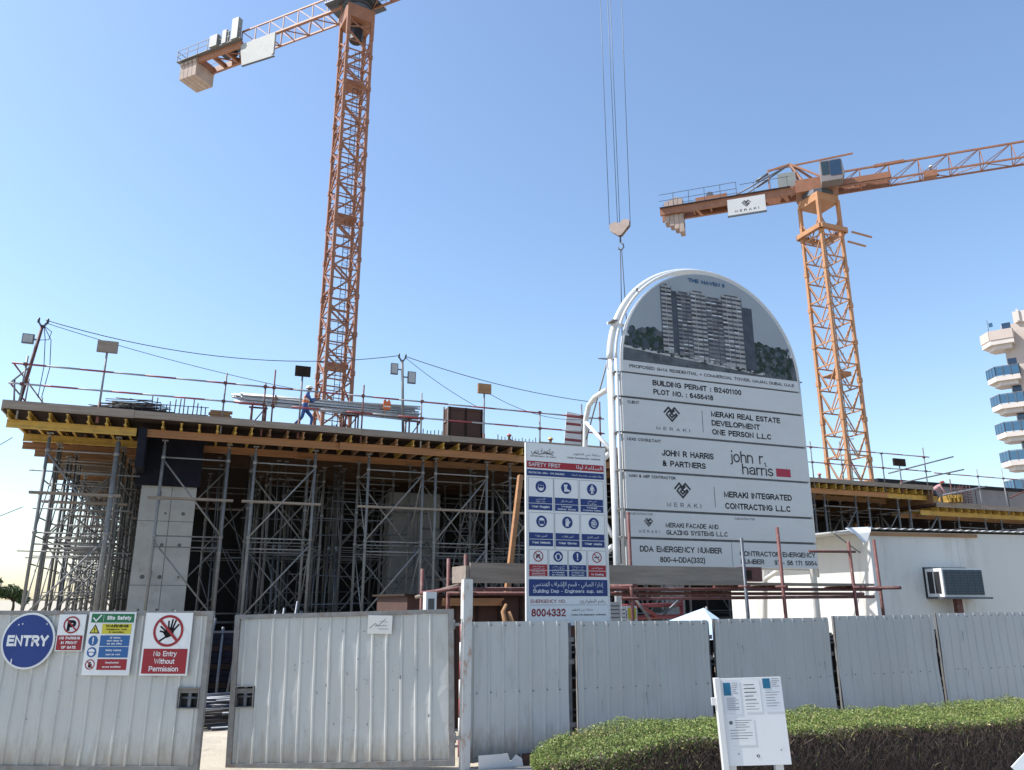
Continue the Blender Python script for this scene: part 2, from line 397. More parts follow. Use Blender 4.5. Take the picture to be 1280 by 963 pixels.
# A plain grotesque drawn with strokes: every glyph is (width, [polyline, ...]) on a cap height of 1.
def _a(cx, cz, rx, rz, a0, a1, n=10):
    return [(cx + rx * math.cos(R(a0 + (a1 - a0) * i / n)), cz + rz * math.sin(R(a0 + (a1 - a0) * i / n))) for i in range(n + 1)]
def _o(cx, cz, rx, rz): return _a(cx, cz, rx, rz, 90, 450, 22)
X_ = .70
GL = {
 'A': (.74, [[(0, 0), (.37, 1), (.74, 0)], [(.14, .34), (.60, .34)]]),
 'B': (.62, [[(0, .53), (.36, .53)] + _a(.36, .765, .21, .235, -90, 90) + [(0, 1), (0, 0), (.36, 0)] + _a(.36, .265, .26, .265, -90, 90)]),
 'C': (.70, [_a(.38, .5, .38, .5, 48, 312, 18)]),
 'D': (.66, [[(0, 0), (0, 1), (.28, 1)] + _a(.28, .5, .38, .5, 90, -90, 14) + [(0, 0)]]),
 'E': (.56, [[(.56, 1), (0, 1), (0, 0), (.58, 0)], [(.02, .53), (.52, .53)]]),
 'F': (.52, [[(.54, 1), (0, 1), (0, 0)], [(.02, .52), (.46, .52)]]),
 'G': (.74, [_a(.39, .5, .39, .5, 50, 318, 18) + [(.74, .2), (.74, .48), (.42, .48)]]),
 'H': (.64, [[(0, 0), (0, 1)], [(.64, 0), (.64, 1)], [(.02, .53), (.62, .53)]]),
 'I': (.0, [[(0, 0), (0, 1)]]),
 'J': (.42, [[(.42, 1), (.42, .25)] + _a(.21, .24, .21, .24, 0, -180)]),
 'K': (.64, [[(0, 0), (0, 1)], [(.60, 1), (.03, .38)], [(.22, .60), (.66, 0)]]),
 'L': (.50, [[(0, 1), (0, 0), (.50, 0)]]),
 'M': (.76, [[(0, 0), (0, 1), (.38, .04), (.76, 1), (.76, 0)]]),
 'N': (.64, [[(0, 0), (0, 1), (.64, 0), (.64, 1)]]),
 'O': (.78, [_o(.39, .5, .39, .5)]),
 'P': (.58, [[(0, 0), (0, 1), (.34, 1)] + _a(.34, .725, .24, .275, 90, -90) + [(0, .45)]]),
 'Q': (.78, [_o(.39, .5, .39, .5), [(.48, .24), (.74, -.05)]]),
 'R': (.64, [[(0, 0), (0, 1), (.36, 1)] + _a(.36, .74, .24, .26, 90, -90) + [(0, .48)], [(.34, .48), (.64, 0)]]),
 'S': (.60, [_a(.30, .745, .27, .255, 25, 270, 12) + _a(.31, .245, .29, .245, 90, -160, 12)]),
 'T': (.66, [[(0, 1), (.66, 1)], [(.33, 1), (.33, 0)]]),
 'U': (.64, [[(0, 1), (0, .34)] + _a(.32, .33, .32, .33, 180, 360, 12) + [(.64, 1)]]),
 'V': (.70, [[(0, 1), (.35, 0), (.70, 1)]]),
 'W': (1.0, [[(0, 1), (.25, 0), (.50, .96), (.75, 0), (1.0, 1)]]),
 'X': (.66, [[(0, 0), (.66, 1)], [(0, 1), (.66, 0)]]),
 'Y': (.66, [[(0, 1), (.33, .46), (.66, 1)], [(.33, .46), (.33, 0)]]),
 'Z': (.60, [[(0, 1), (.60, 1), (0, 0), (.62, 0)]]),
 '0': (.52, [_o(.26, .5, .26, .5)]),
 '1': (.30, [[(0, .78), (.20, 1), (.20, 0)]]),
 '2': (.52, [_a(.26, .73, .25, .27, 170, -35, 12) + [(0, 0), (.53, 0)]]),
 '3': (.52, [_a(.25, .755, .23, .245, 160, -90, 10) + _a(.25, .255, .26, .255, 90, -160, 10)]),
 '4': (.56, [[(.42, 0), (.42, 1), (0, .30), (.58, .30)]]),
 '5': (.52, [[(.47, 1), (.10, 1), (.04, .53)] + _a(.25, .32, .26, .32, 130, -155, 12)]),
 '6': (.52, [_a(.28, .62, .27, .38, 55, 180, 8) + _a(.26, .31, .25, .31, 180, 540, 20)]),
 '7': (.50, [[(0, 1), (.50, 1), (.18, 0)]]),
 '8': (.52, [_o(.26, .765, .22, .235), _o(.26, .27, .26, .27)]),
 '9': (.52, [_a(.24, .38, .27, .38, 235, 360, 8) + _a(.26, .69, .25, .31, 0, 360, 20)]),
 'a': (.48, [[(.02, .56)] + _a(.24, .50, .22, .20, 140, 0, 8) + [(.46, 0)], _a(.22, .21, .22, .19, 75, 360, 14)]),
 'b': (.50, [[(0, 0), (0, 1)], _o(.25, .35, .25, .35)]),
 'c': (.46, [_a(.25, .35, .25, .35, 45, 315, 14)]),
 'd': (.50, [[(.50, 0), (.50, 1)], _o(.25, .35, .25, .35)]),
 'e': (.50, [[(.02, .37), (.48, .37)] + _a(.25, .35, .25, .35, 5, 315, 16)]),
 'f': (.28, [[(.30, 1)] + _a(.24, .82, .14, .18, 90, 180, 5) + [(.10, 0)], [(-.03, .67), (.27, .67)]]),
 'g': (.50, [_o(.25, .35, .25, .35), [(.50, .70), (.50, .0)] + _a(.25, .0, .25, .24, 0, -160, 8)]),
 'h': (.46, [[(0, 0), (0, 1)], [(0, .45)] + _a(.23, .46, .23, .24, 180, 0, 8) + [(.46, 0)]]),
 'i': (.0, [[(0, 0), (0, .64)], [(0, .97), (0, 1.02)]]),
 'j': (.06, [[(.06, .64), (.06, -.10)] + _a(-.06, -.10, .12, .14, 0, -90, 5), [(.06, .97), (.06, 1.02)]]),
 'k': (.44, [[(0, 0), (0, 1)], [(.40, .70), (.02, .26)], [(.15, .42), (.45, 0)]]),
 'l': (.0, [[(0, 0), (0, 1)]]),
 'm': (.76, [[(0, 0), (0, .70)], [(0, .46)] + _a(.19, .48, .19, .22, 180, 0, 7) + [(.38, 0)], [(.38, .46)] + _a(.57, .48, .19, .22, 180, 0, 7) + [(.76, 0)]]),
 'n': (.46, [[(0, 0), (0, .70)], [(0, .45)] + _a(.23, .46, .23, .24, 180, 0, 8) + [(.46, 0)]]),
 'o': (.52, [_o(.26, .35, .26, .35)]),
 'p': (.50, [[(0, -.26), (0, .70)], _o(.25, .35, .25, .35)]),
 'q': (.50, [[(.50, -.26), (.50, .70)], _o(.25, .35, .25, .35)]),
 'r': (.26, [[(0, 0), (0, .70)], [(0, .42)] + _a(.22, .44, .22, .25, 180, 70, 6)]),
 's': (.42, [_a(.21, .525, .18, .175, 30, 270, 9) + _a(.21, .175, .21, .175, 90, -155, 9)]),
 't': (.26, [[(.10, .92), (.10, .16)] + _a(.22, .16, .12, .16, 180, 290, 5), [(-.03, .68), (.27, .68)]]),
 'u': (.46, [[(0, .70), (0, .25)] + _a(.23, .25, .23, .25, 180, 360, 8), [(.46, .70), (.46, 0)]]),
 'v': (.46, [[(0, .70), (.23, 0), (.46, .70)]]),
 'w': (.70, [[(0, .70), (.175, 0), (.35, .66), (.525, 0), (.70, .70)]]),
 'x': (.44, [[(0, 0), (.44, .70)], [(0, .70), (.44, 0)]]),
 'y': (.46, [[(0, .70), (.24, .02)], [(.46, .70), (.18, -.16), (.04, -.26)]]),
 'z': (.42, [[(0, .70), (.42, .70), (0, 0), (.43, 0)]]),
 '.': (.10, [[(.06, 0), (.06, .06)]]),
 ',': (.04, [[(.05, .07), (.0, -.10)]]),
 ':': (.0, [[(0, 0), (0, .07)], [(0, .58), (0, .65)]]),
 '-': (.26, [[(0, .38), (.26, .38)]]),
 '+': (.46, [[(0, .42), (.46, .42)], [(.23, .19), (.23, .65)]]),
 '(': (.20, [_a(.42, .40, .42, .78, 122, 238, 10)]),
 ')': (.20, [_a(-.22, .40, .42, .78, 58, -58, 10)]),
 '&': (.66, [[(.64, .0), (.14, .66)] + _a(.29, .80, .17, .20, 200, -40, 10) + [(.10, .42)] + _a(.24, .22, .22, .22, 130, 340, 10) + [(.60, .48)]]),
}
def stroke_text(body, weight=.13, spacing=1.0):
    """-> (verts, faces, cap height 1). Each stroke is one mitred ribbon; strokes sit a hair apart in depth."""
    vs_, fs = [], []
    x = 0.0
    gap = .07 + weight * .95 + (spacing - 1) * .9
    dep = 0
    for ch in body:
        if ch == ' ':
            x += .36 + gap; continue
        w, strokes = GL.get(ch, GL['-'])
        for st in strokes:
            pts = [st[0]]
            for p in st[1:]:
                if math.hypot(p[0] - pts[-1][0], p[1] - pts[-1][1]) > 1e-4: pts.append(p)
            pts = [(x + px_ , weight / 2 + pz_ * (1 - weight)) for px_, pz_ in pts]
            n = len(pts)
            closed = n > 3 and math.hypot(pts[0][0] - pts[-1][0], pts[0][1] - pts[-1][1]) < 1e-4
            dirs = []
            for i in range(n - 1):
                dx, dz = pts[i + 1][0] - pts[i][0], pts[i + 1][1] - pts[i][1]
                l = math.hypot(dx, dz) or 1; dirs.append((dx / l, dz / l))
            o = len(vs_)
            for i in range(n):
                a = dirs[i - 1] if i > 0 else (dirs[-1] if closed else dirs[0])
                b = dirs[i] if i < n - 1 else (dirs[0] if closed else dirs[-1])
                mx, mz = -(a[1] + b[1]), a[0] + b[0]
                l = math.hypot(mx, mz) or 1; mx /= l; mz /= l
                c = max(.62, mx * -b[1] + mz * b[0])
                h = weight / 2 / c
                ex = ez = 0
                if not closed and i == 0: ex, ez = -b[0] * weight / 2, -b[1] * weight / 2
                if not closed and i == n - 1: ex, ez = a[0] * weight / 2, a[1] * weight / 2
                vs_.append((pts[i][0] + ex + mx * h, pts[i][1] + ez + mz * h, dep)); vs_.append((pts[i][0] + ex - mx * h, pts[i][1] + ez - mz * h, dep))
            fs += [(o + 2 * i + 1, o + 2 * i + 3, o + 2 * i + 2, o + 2 * i) for i in range(n - 1)]
            dep = (dep + 1) % 6
        x += w + gap
    return vs_, fs
def text_mesh(body, bold=0.0, spacing=1.0):
    c = bpy.data.curves.new('lettering', 'FONT')
    c.body = body
    c.size = 1.0
    c.offset = bold
    c.space_character = spacing
    c.resolution_u = 3
    o = bpy.data.objects.new('lettering', c)
    m = o.to_mesh()
    vs_ = [(v.co.x, v.co.y) for v in m.vertices]
    fs = [tuple(p.vertices) for p in m.polygons]
    o.to_mesh_clear()
    bpy.data.objects.remove(o)
    bpy.data.curves.remove(c)
    return vs_, fs

class Sign:
    """Flat print on a panel: x right, z up, the viewer at -y. Each part name becomes one child mesh."""
    def __init__(s, root, y=0.0):
        s.root = root; s.y = y; s.parts = {}
    def mb(s, part):
        return s.parts.setdefault(part, MB())
    def yy(s, layer):
        return s.y - 0.0025 * layer
    def rect(s, part, x0, x1, z0, z1, k, layer=1):
        y = s.yy(layer)
        s.mb(part).add([(x0, y, z0), (x1, y, z0), (x1, y, z1), (x0, y, z1)], [(0, 1, 2, 3)], k)
    def poly(s, part, pts, k, layer=1):
        y = s.yy(layer)
        s.mb(part).add([(x, y, z) for x, z in pts], [tuple(range(len(pts)))], k)
    def disc(s, part, cx, cz, r, k, layer=1, n=40, rz=None):
        s.poly(part, [(cx + r * math.cos(2 * math.pi * i / n), cz + (rz or r) * math.sin(2 * math.pi * i / n)) for i in range(n)], k, layer)
    def ring(s, part, cx, cz, r0, r1, k, layer=1, n=40):
        y = s.yy(layer)
        vs_ = []
        for r in (r0, r1):
            vs_ += [(cx + r * math.cos(2 * math.pi * i / n), y, cz + r * math.sin(2 * math.pi * i / n)) for i in range(n)]
        s.mb(part).add(vs_, [(i, i + n, (i + 1) % n + n, (i + 1) % n) for i in range(n)], k)
    def line(s, part, pts, w, k, layer=1):
        y = s.yy(layer)
        for (ax, az), (bx, bz) in zip(pts[:-1], pts[1:]):
            dx, dz = bx - ax, bz - az
            l = math.hypot(dx, dz)
            ex, ez = dx / l * w * 0.5, dz / l * w * 0.5
            nx, nz = -dz / l * w / 2, dx / l * w / 2
            s.mb(part).add([(ax - ex - nx, y, az - ez - nz), (bx + ex - nx, y, bz + ez - nz), (bx + ex + nx, y, bz + ez + nz), (ax - ex + nx, y, az - ez + nz)], [(0, 1, 2, 3)], k)
            y -= 0.0001
    def text(s, part, body, x, z, h, k, w=None, align='L', bold=0.0, spacing=1.0, layer=2, caps=0.7):
        """h is the cap height, z the baseline; w squeezes or widens the line to that width."""
        if part.split('#')[0] in ('lettering', 'header', 'emergency_number'):     # every line of writing is a part
            s.count = getattr(s, 'count', 0) + 1
            part = '%s#line%d' % (part.split('#')[0], s.count)
        if any(ord(c) > 0x600 for c in body):
            v2, fs = text_mesh(body, 0.0, spacing)
            vs_ = [(a, b, 0) for a, b in v2]
            sc = h / caps
        else:
            vs_, fs = stroke_text(body, .15 + bold * 2.6, spacing)
            sc = h
        if not vs_:
            return
        x0 = min(v[0] for v in vs_); x1 = max(v[0] for v in vs_)
        sx = w / (x1 - x0) if w else sc
        W = (x1 - x0) * sx
        ox = x if align == 'L' else x - W / 2 if align == 'C' else x - W
        y = s.yy(layer)
        s.mb(part).add([(ox + (a - x0) * sx, y - d * .0002, z + b * sc) for a, b, d in vs_], fs, k)
    def finish(s):
        for k, mb in s.parts.items():
            mb.build(k.split('#')[0], s.root)

# ================================================================ ground
mb = MB()
mb.add([(-3000, -3000, 0), (3000, -3000, 0), (3000, 3000, 0), (-3000, 3000, 0)], [(0, 1, 2, 3)], 'sand')
structure(mb.build('ground'))
mb = MB()
mb.add([(*S(-60, -14)[:2], .004), (*S(70, -14)[:2], .004), (*S(70, 3.2)[:2], .004), (*S(-60, 3.2)[:2], .004)], [(0, 1, 2, 3)], 'asphalt')
structure(mb.build('road'))
mb = MB()
def sbox(mb, u0, u1, v0, v1, z0, z1, k):
    p = [S(u0, v0)[:2], S(u1, v0)[:2], S(u1, v1)[:2], S(u0, v1)[:2]]
    mb.prism_z(p, z0, z1, k)
sbox(mb, -60, 70, 3.2, 3.4, -.05, .13, 'kerb')
structure(mb.build('kerb'))
mb = MB()
mb.add([(*S(3.3, 3.41)[:2], .008), (*S(40, 3.41)[:2], .008), (*S(40, 10.3)[:2], .008), (*S(3.3, 10.3)[:2], .008)], [(0, 1, 2, 3)], 'paving')
structure(mb.build('pavement'))

# ================================================================ building under construction
SITE = thing('building_frame', 'dark unfinished concrete building frame standing behind the shoring towers', 'building', S(0, 0), SA)
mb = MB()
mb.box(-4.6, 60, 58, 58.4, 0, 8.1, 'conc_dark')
mb.box(2.2, 60, 43.0, 43.3, 0, 8.1, 'conc_dark')  # nearer wall added, near black to keep the space under the deck dark
mb.build('dark_back_wall', SITE)
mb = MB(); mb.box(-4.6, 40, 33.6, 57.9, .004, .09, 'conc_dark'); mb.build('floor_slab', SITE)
def column(u0, u1, v0, v1, zt, k='conc', marks=True):
    mb = MB()
    mb.box(u0, u1, v0, v1, 0, zt, k)
    o = mb.build('column', SITE)
    if marks:
        mm = MB()
        rr = random.Random(int(u0 * 10))
        for i in range(3):
            for z in np.arange(.6, zt, 1.15):
                x = u0 + (u1 - u0) * (.18 + .32 * i) + rr.uniform(-.05, .05)
                r = rr.uniform(.03, .09)
                if rr.random() < .75:
                    c = [(x + r * math.cos(t), z + r * math.sin(t)) for t in np.linspace(0, 2 * math.pi, 9)[:-1]]
                    mm.prism(c, v0 - .012, v0 - .002, 'conc_mark')
        for z in (2.6, 4.9):
            mm.box(u0, u1, v0 - .006, v0 - .001, z, z + .02, 'conc_mark')
        mm.box(u0 + (u1 - u0) * .55, u0 + (u1 - u0) * .55 + .02, v0 - .0065, v0 - .0015, .1, zt, 'conc_mark')
        mm.build('tie_holes', o)
column(-2.02, -.12, 31.9, 32.9, 6.2)
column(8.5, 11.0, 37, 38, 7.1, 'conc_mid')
column(16.5, 18, 37, 38, 7.6)
column(33, 34.5, 40, 41, 7.6)
column(24, 25.5, 38, 39, 7.6)
mb = MB()
mb.box(-2.25, -.02, 31.75, 33.1, 6.2, 8.0, 'ply_black')
mb.box(-2.22, -1.95, 30.05, 31.74, 6.6, 8.0, 'ply_black')
mb.build('column_head_form', SITE)

# ---------------------------------------------------------------- formwork deck on top
DECK = thing('formwork_deck', 'long plywood formwork deck with grey timber edge boards above the shoring', 'formwork deck', S(0, 0), SA)
mb = MB()
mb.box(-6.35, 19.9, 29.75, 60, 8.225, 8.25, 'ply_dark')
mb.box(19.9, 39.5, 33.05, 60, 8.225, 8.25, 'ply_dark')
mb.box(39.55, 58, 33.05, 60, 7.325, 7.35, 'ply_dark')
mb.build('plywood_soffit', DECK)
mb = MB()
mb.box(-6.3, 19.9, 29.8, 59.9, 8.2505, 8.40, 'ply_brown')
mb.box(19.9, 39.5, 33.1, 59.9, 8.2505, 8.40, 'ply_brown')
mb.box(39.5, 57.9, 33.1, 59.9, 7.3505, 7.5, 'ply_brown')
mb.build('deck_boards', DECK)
def edge_board(u0, u1, v, z0, z1, dv=.06):
    mb = MB()
    mb.box(u0, u1, v, v + dv, z0, z1, 'timber_grey')
    mb.build('edge_board', DECK)
us = [-6.4, -2.4, 1.6, 5.6, 9.2, 13.1, 16.5, 19.95]
for i in range(7):
    edge_board(us[i], us[i + 1] - .012, 29.68 + random.uniform(-.02, .02), 8.265 + random.uniform(-.02, .02), 8.53 + random.uniform(-.03, .03))
us = [22, 26, 30, 33.6, 37.1, 39.6]
for i in range(5):
    edge_board(us[i], us[i + 1] - .012, 32.98 + random.uniform(-.02, .02), 8.25, 8.50 + random.uniform(-.03, .03))
us = [39.65, 43.2, 46.9, 50.5, 57]
for i in range(4):
    edge_board(us[i], us[i + 1] - .012, 32.98 + random.uniform(-.02, .02), 7.28, 7.58 + random.uniform(-.03, .03))
mb = MB()
mb.box(-6.42, -6.36, 29.75, 59.9, 8.19, 8.53, 'timber_grey')
mb.build('edge_board', DECK)
mb = MB()
mb.box(39.52, 39.58, 33.05, 59, 7.5, 8.49, 'timber_brown')
mb.build('edge_board', DECK)

# ---------------------------------------------------------------- beams and joists (each an object of its own)
def h_beam(name, length, k):
    mb = MB()
    h, w = .235, .085
    mb.box(0, length, -w / 2, w / 2, 0, .04, k)
    mb.box(0, length, -w / 2, w / 2, h - .04, h, k)
    mb.box(.0, length, -.014, .014, .0405, h - .0405, k)
    return mb.build(name)
joist_y = h_beam('timber_joist', 3.4, 'h_yellow')
joist_o = h_beam('timber_joist', 3.4, 'timber_brown')
joist_mesh = {'y': joist_y.data, 'o': joist_o.data}
first = {'y': joist_y, 'o': joist_o}
used = set()
def joist(u, v, z, kind, label, group):
    if kind not in used:
        used.add(kind); o = first[kind]
    else:
        o = bpy.data.objects.new('timber_joist', joist_mesh[kind]); COL.objects.link(o)
    o.location = S(u, v, z)
    o.rotation_euler = (0, 0, SA + R(90) + random.gauss(0, .012))
    tag(o, label, 'joist', group)
rj = random.Random(3)
i = 0
u = -6.2
while u < 19.7:
    if not -2.35 < u < -1.95:
        joist(u, 29.74 + rj.uniform(-.04, .08), 7.985, 'y' if (u < 2 or rj.random() < .35) else 'o',
              'timber joist end showing under the grey edge board of the left deck', 'joists under the left deck edge')
    u += .58 + rj.uniform(-.05, .08)
u = 22.2
while u < 39.4:
    joist(u, 33.05 + rj.uniform(-.04, .06), 7.985, 'y', 'yellow timber joist under the right deck edge beyond the round topped board', 'joists under the right deck edge')
    u += .60 + rj.uniform(-.05, .06)
u = 39.9
while u < 56.5:
    joist(u, 33.05 + rj.uniform(-.04, .06), 7.085, 'y', 'yellow timber joist under the low deck step at far right', 'joists under the low right deck')
    u += .62 + rj.uniform(-.05, .06)
for v in (33.3, 36.8, 40.3, 43.8, 47.3, 50.8, 54.3):
    u = -6.15
    while u < -1.8:
        joist(u, v, 7.985, 'y' if rj.random() < .4 else 'o', 'joist deep under the left end of the deck', 'joists deep under the left deck end')
        u += .62

def main_beam(u0, u1, v, z, k, label, group, tilt=0.0, h=.27, w=.1):
    L = u1 - u0
    mb = MB()
    mb.box(0, L, -w / 2, w / 2, 0, .05, k)
    mb.box(0, L, -w / 2, w / 2, h - .05, h, k)
    mb.box(0, L, -.018, .018, .0505, h - .0505, k)
    o = mb.build('timber_beam')
    o.location = S(u0, v, z)
    o.rotation_euler = (0, 0, SA + tilt)
    tag(o, label, 'beam', group)
g1 = 'main beams in front under the deck'
main_beam(-6.28, -2.3, 30.2, 7.71, 'h_yellow', 'yellow front beam at the left end of the deck', g1)
main_beam(-2.0, 4.95, 30.2, 7.71, 'timber_orange', 'orange front beam from the black column form to the walking worker', g1)
main_beam(4.85, 12.2, 30.06, 7.71, 'timber_orange', 'orange front beam under the brown crate', g1, R(.15))
main_beam(12.0, 19.6, 30.2, 7.71, 'timber_brown', 'brown front beam passing behind the safety sign', g1)
g2 = 'main beams of the second row'
main_beam(-6.2, -2.3, 32.7, 7.71, 'h_yellow', 'yellow second row beam at the left end of the deck', g2)
main_beam(-1.9, 3.6, 32.7, 7.71, 'timber_orange', 'orange second row beam right of the black column form', g2)
main_beam(3.5, 9.6, 32.85, 7.71, 'timber_orange', 'orange second row beam below the long tube bundle', g2)
main_beam(9.4, 19, 32.7, 7.71, 'timber_brown', 'brown second row beam behind the safety sign', g2)
for j, v in enumerate((34.5, 36.2, 37.9, 39.6, 41.3, 43.2, 46, 49, 52, 55)):
    main_beam(-6.3 + rj.uniform(-.25, .15), -2.3 + rj.uniform(-.3, .4), v, 7.71, 'timber_orange' if j < 1 else 'timber_brown' if j % 3 else 'timber_grey',
              'beam receding under the left end of the deck', 'beams receding under the left deck end')
    if j < 5:
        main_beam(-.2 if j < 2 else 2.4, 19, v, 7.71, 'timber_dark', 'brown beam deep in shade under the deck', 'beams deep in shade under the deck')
g3 = 'main beams of the right decks'
main_beam(22, 30.9, 33.5, 7.71, 'timber_orange', 'orange beam behind the round topped board', g3)
main_beam(30.8, 36.4, 33.4, 7.71, 'timber_orange', 'orange beam right beside the round topped board', g3)
main_beam(36.0, 40.4, 33.5, 7.71, 'h_yellow', 'yellow orange beam under the end of the right deck', g3)
main_beam(24, 38.6, 35.6, 7.71, 'timber_brown', 'brown second row beam of the right deck', g3)
main_beam(38.9, 48.0, 33.5, 6.845, 'h_yellow', 'bright yellow beam under the low right deck', g3)
main_beam(47.8, 57, 33.4, 6.845, 'h_yellow', 'yellow beam at the far right end of the low deck', g3)
main_beam(39, 56, 35.2, 6.845, 'timber_brown', 'brown second row beam of the low right deck', g3)

# ---------------------------------------------------------------- shoring towers
def shoring_tower(W=2.22, D=2.1, top=7.685, plank=True, heavy=False, mirror=False):
    t = thing('shoring_tower', 'steel shoring tower', 'shoring tower')
    for x in (0, W):
        for y in (0, D):
            mb = MB()
            r = .055
            if heavy and x == W and y == 0: r = .085
            mb.tube((x, y, .05), (x, y, top - .16), r, 'alu', 8)
            mb.tube((x, y, top - .16), (x, y, top - .02), .03, 'galv', 6)
            mb.box(x - .1, x + .1, y - .09, y + .09, top - .02, top + .018, 'galv')
            mb.box(x - .08, x + .08, y - .08, y + .08, .004, .05, 'galv')
            for z in (1.55, 4.3, 5.6, 7.08):
                mb.tube((x, y, z - .06), (x, y, z + .06), r + .018, 'galv', 8)
            mb.build('leg', t)
    for z in (1.5, 4.28, 7.08):
        mb = MB()
        for y in (0, D):
            mb.tube((0, y, z), (W, y, z), .028, 'galv', 6)
            if z < 7: mb.tube((0, y, z - .38), (W, y, z - .38), .026, 'galv', 6)
        for x in (0, W):
            mb.tube((x, 0, z - .1), (x, D, z - .1), .026, 'galv', 6)
        mb.build('ledger', t)
    za = ((4.32, 7.0), (1.5, 4.1))
    for i, (z0, z1) in enumerate(za):
        mb = MB()
        a, b = (0, W) if not mirror else (W, 0)
        if heavy and i: a, b = b, a
        mb.tube((a, -.05, z0), (b, -.05, z1), .033, 'galv', 6)
        mb.build('brace', t)
        mb = MB()
        mb.tube((b, D + .05, z0), (a, D + .05, z1), .03, 'galv', 6)
        mb.build('brace', t)
        mb = MB()
        mb.tube((0, 0, z0), (0, D, z1), .024, 'galv', 6)
        mb.tube((W, D, z0), (W, 0, z1), .024, 'galv', 6)
        mb.build('brace', t)
    if plank:
        mb = MB()
        mb.box(-.35, W + .3, -.08, .18, 5.58, 5.66, 'timber_grey')
        mb.build('scaffold_plank', t)
    return t
tw_end = shoring_tower(2.15, 2.1, heavy=True, mirror=True)
tw_end.location = S(-5.02, 30.6); tw_end.rotation_euler = (0, 0, SA)
tw_end['label'] = 'shoring tower with thick right leg at the left end of the deck'
tw_end['group'] = 'shoring towers under the deck'
tw = shoring_tower(2.22, 2.1)
tw.location = S(1.82, 30.6); tw.rotation_euler = (0, 0, SA)
tw['label'] = 'shoring tower with plank below the walking worker'
tw['group'] = 'shoring towers under the deck'
twm = shoring_tower(2.22, 2.1, mirror=True)
twm.location = S(-1.35, 30.6); twm.rotation_euler = (0, 0, SA)
twm['label'] = 'shoring tower in front of the pale concrete column'
twm['group'] = 'shoring towers under the deck'
for u_, lab in ((6.12, 'shoring tower left of the dim concrete column'), (8.88, 'shoring tower in front of the dim concrete column')):
    dup(tw, S(u_, 30.6), label=lab)
for u_ in (12.15, 15.5, 18.6):
    dup(tw, S(u_, 30.6), label='shoring tower half hidden behind the safety sign or round topped board')
twp = shoring_tower(2.22, 2.1, plank=False)
twp.location = S(29.0, 33.6); twp.rotation_euler = (0, 0, SA)
twp['label'] = 'shoring tower half hidden behind the safety sign or round topped board'
twp['group'] = 'shoring towers under the deck'
dup(twp, S(31.95, 33.6), label='shoring tower just right of the round topped board')
dup(twp, S(35.1, 33.6), label='shoring tower below the square lamps of the right deck')
dup(twp, S(38.2, 33.6), label='shoring tower under the step of the right deck')
for u_ in (42.0, 45.6, 49.2, 52.5):
    dup(twp, S(u_, 33.6), label='short shoring tower under the low right deck', scale=(1, 1, .882))
rj = random.Random(5)
for v in np.arange(33.4, 57, 2.75):
    dup(twp if rj.random() < .5 else tw, S(-5.1 + rj.uniform(-.1, .1), v), label='shoring tower in the long row under the left end of the deck')
for v, lst in ((34.6, (2.9, 5.6, 11.8, 15, 18)), (38.2, (.6, 3.8, 6.4, 11.9, 15.2, 18.4))):
    for u_ in lst:
        dup(twp, S(u_ + rj.uniform(-.3, .3), v), label='shoring tower deep in the dark under the deck')
for u_ in (28, 31, 34.5, 37.5):
    dup(twp, S(u_, 37.4), label='shoring tower deep in the dark under the right deck')
# loose ladder inside
mb = MB()
for x in (0, .42):
    mb.bar((x, 0, 0), (x + .9, .5, 3.4), .05, .03, 'alu')
for i in range(1, 11):
    f = i / 11
    mb.tube((.9 * f, .5 * f, 3.4 * f), (.42 + .9 * f, .5 * f, 3.4 * f), .018, 'alu', 6)
single('ladder', mb, 'pale ladder leaning inside the shoring near the dim column', 'ladder', S(10.4, 33.2, .9 * 0 + 3.0), SA)
mb = MB(); mb.box(10.0, 12.8, 32.9, 34.0, 2.9, 3.0, 'timber_grey')
for x in (10.1, 12.7):
    for y in (33.0, 33.9): mb.tube((x, y, 0), (x, y, 2.9), .04, 'alu', 6)
single('work_platform', mb, 'low timber platform under the ladder inside the shoring', 'platform', S(0, 0), SA)

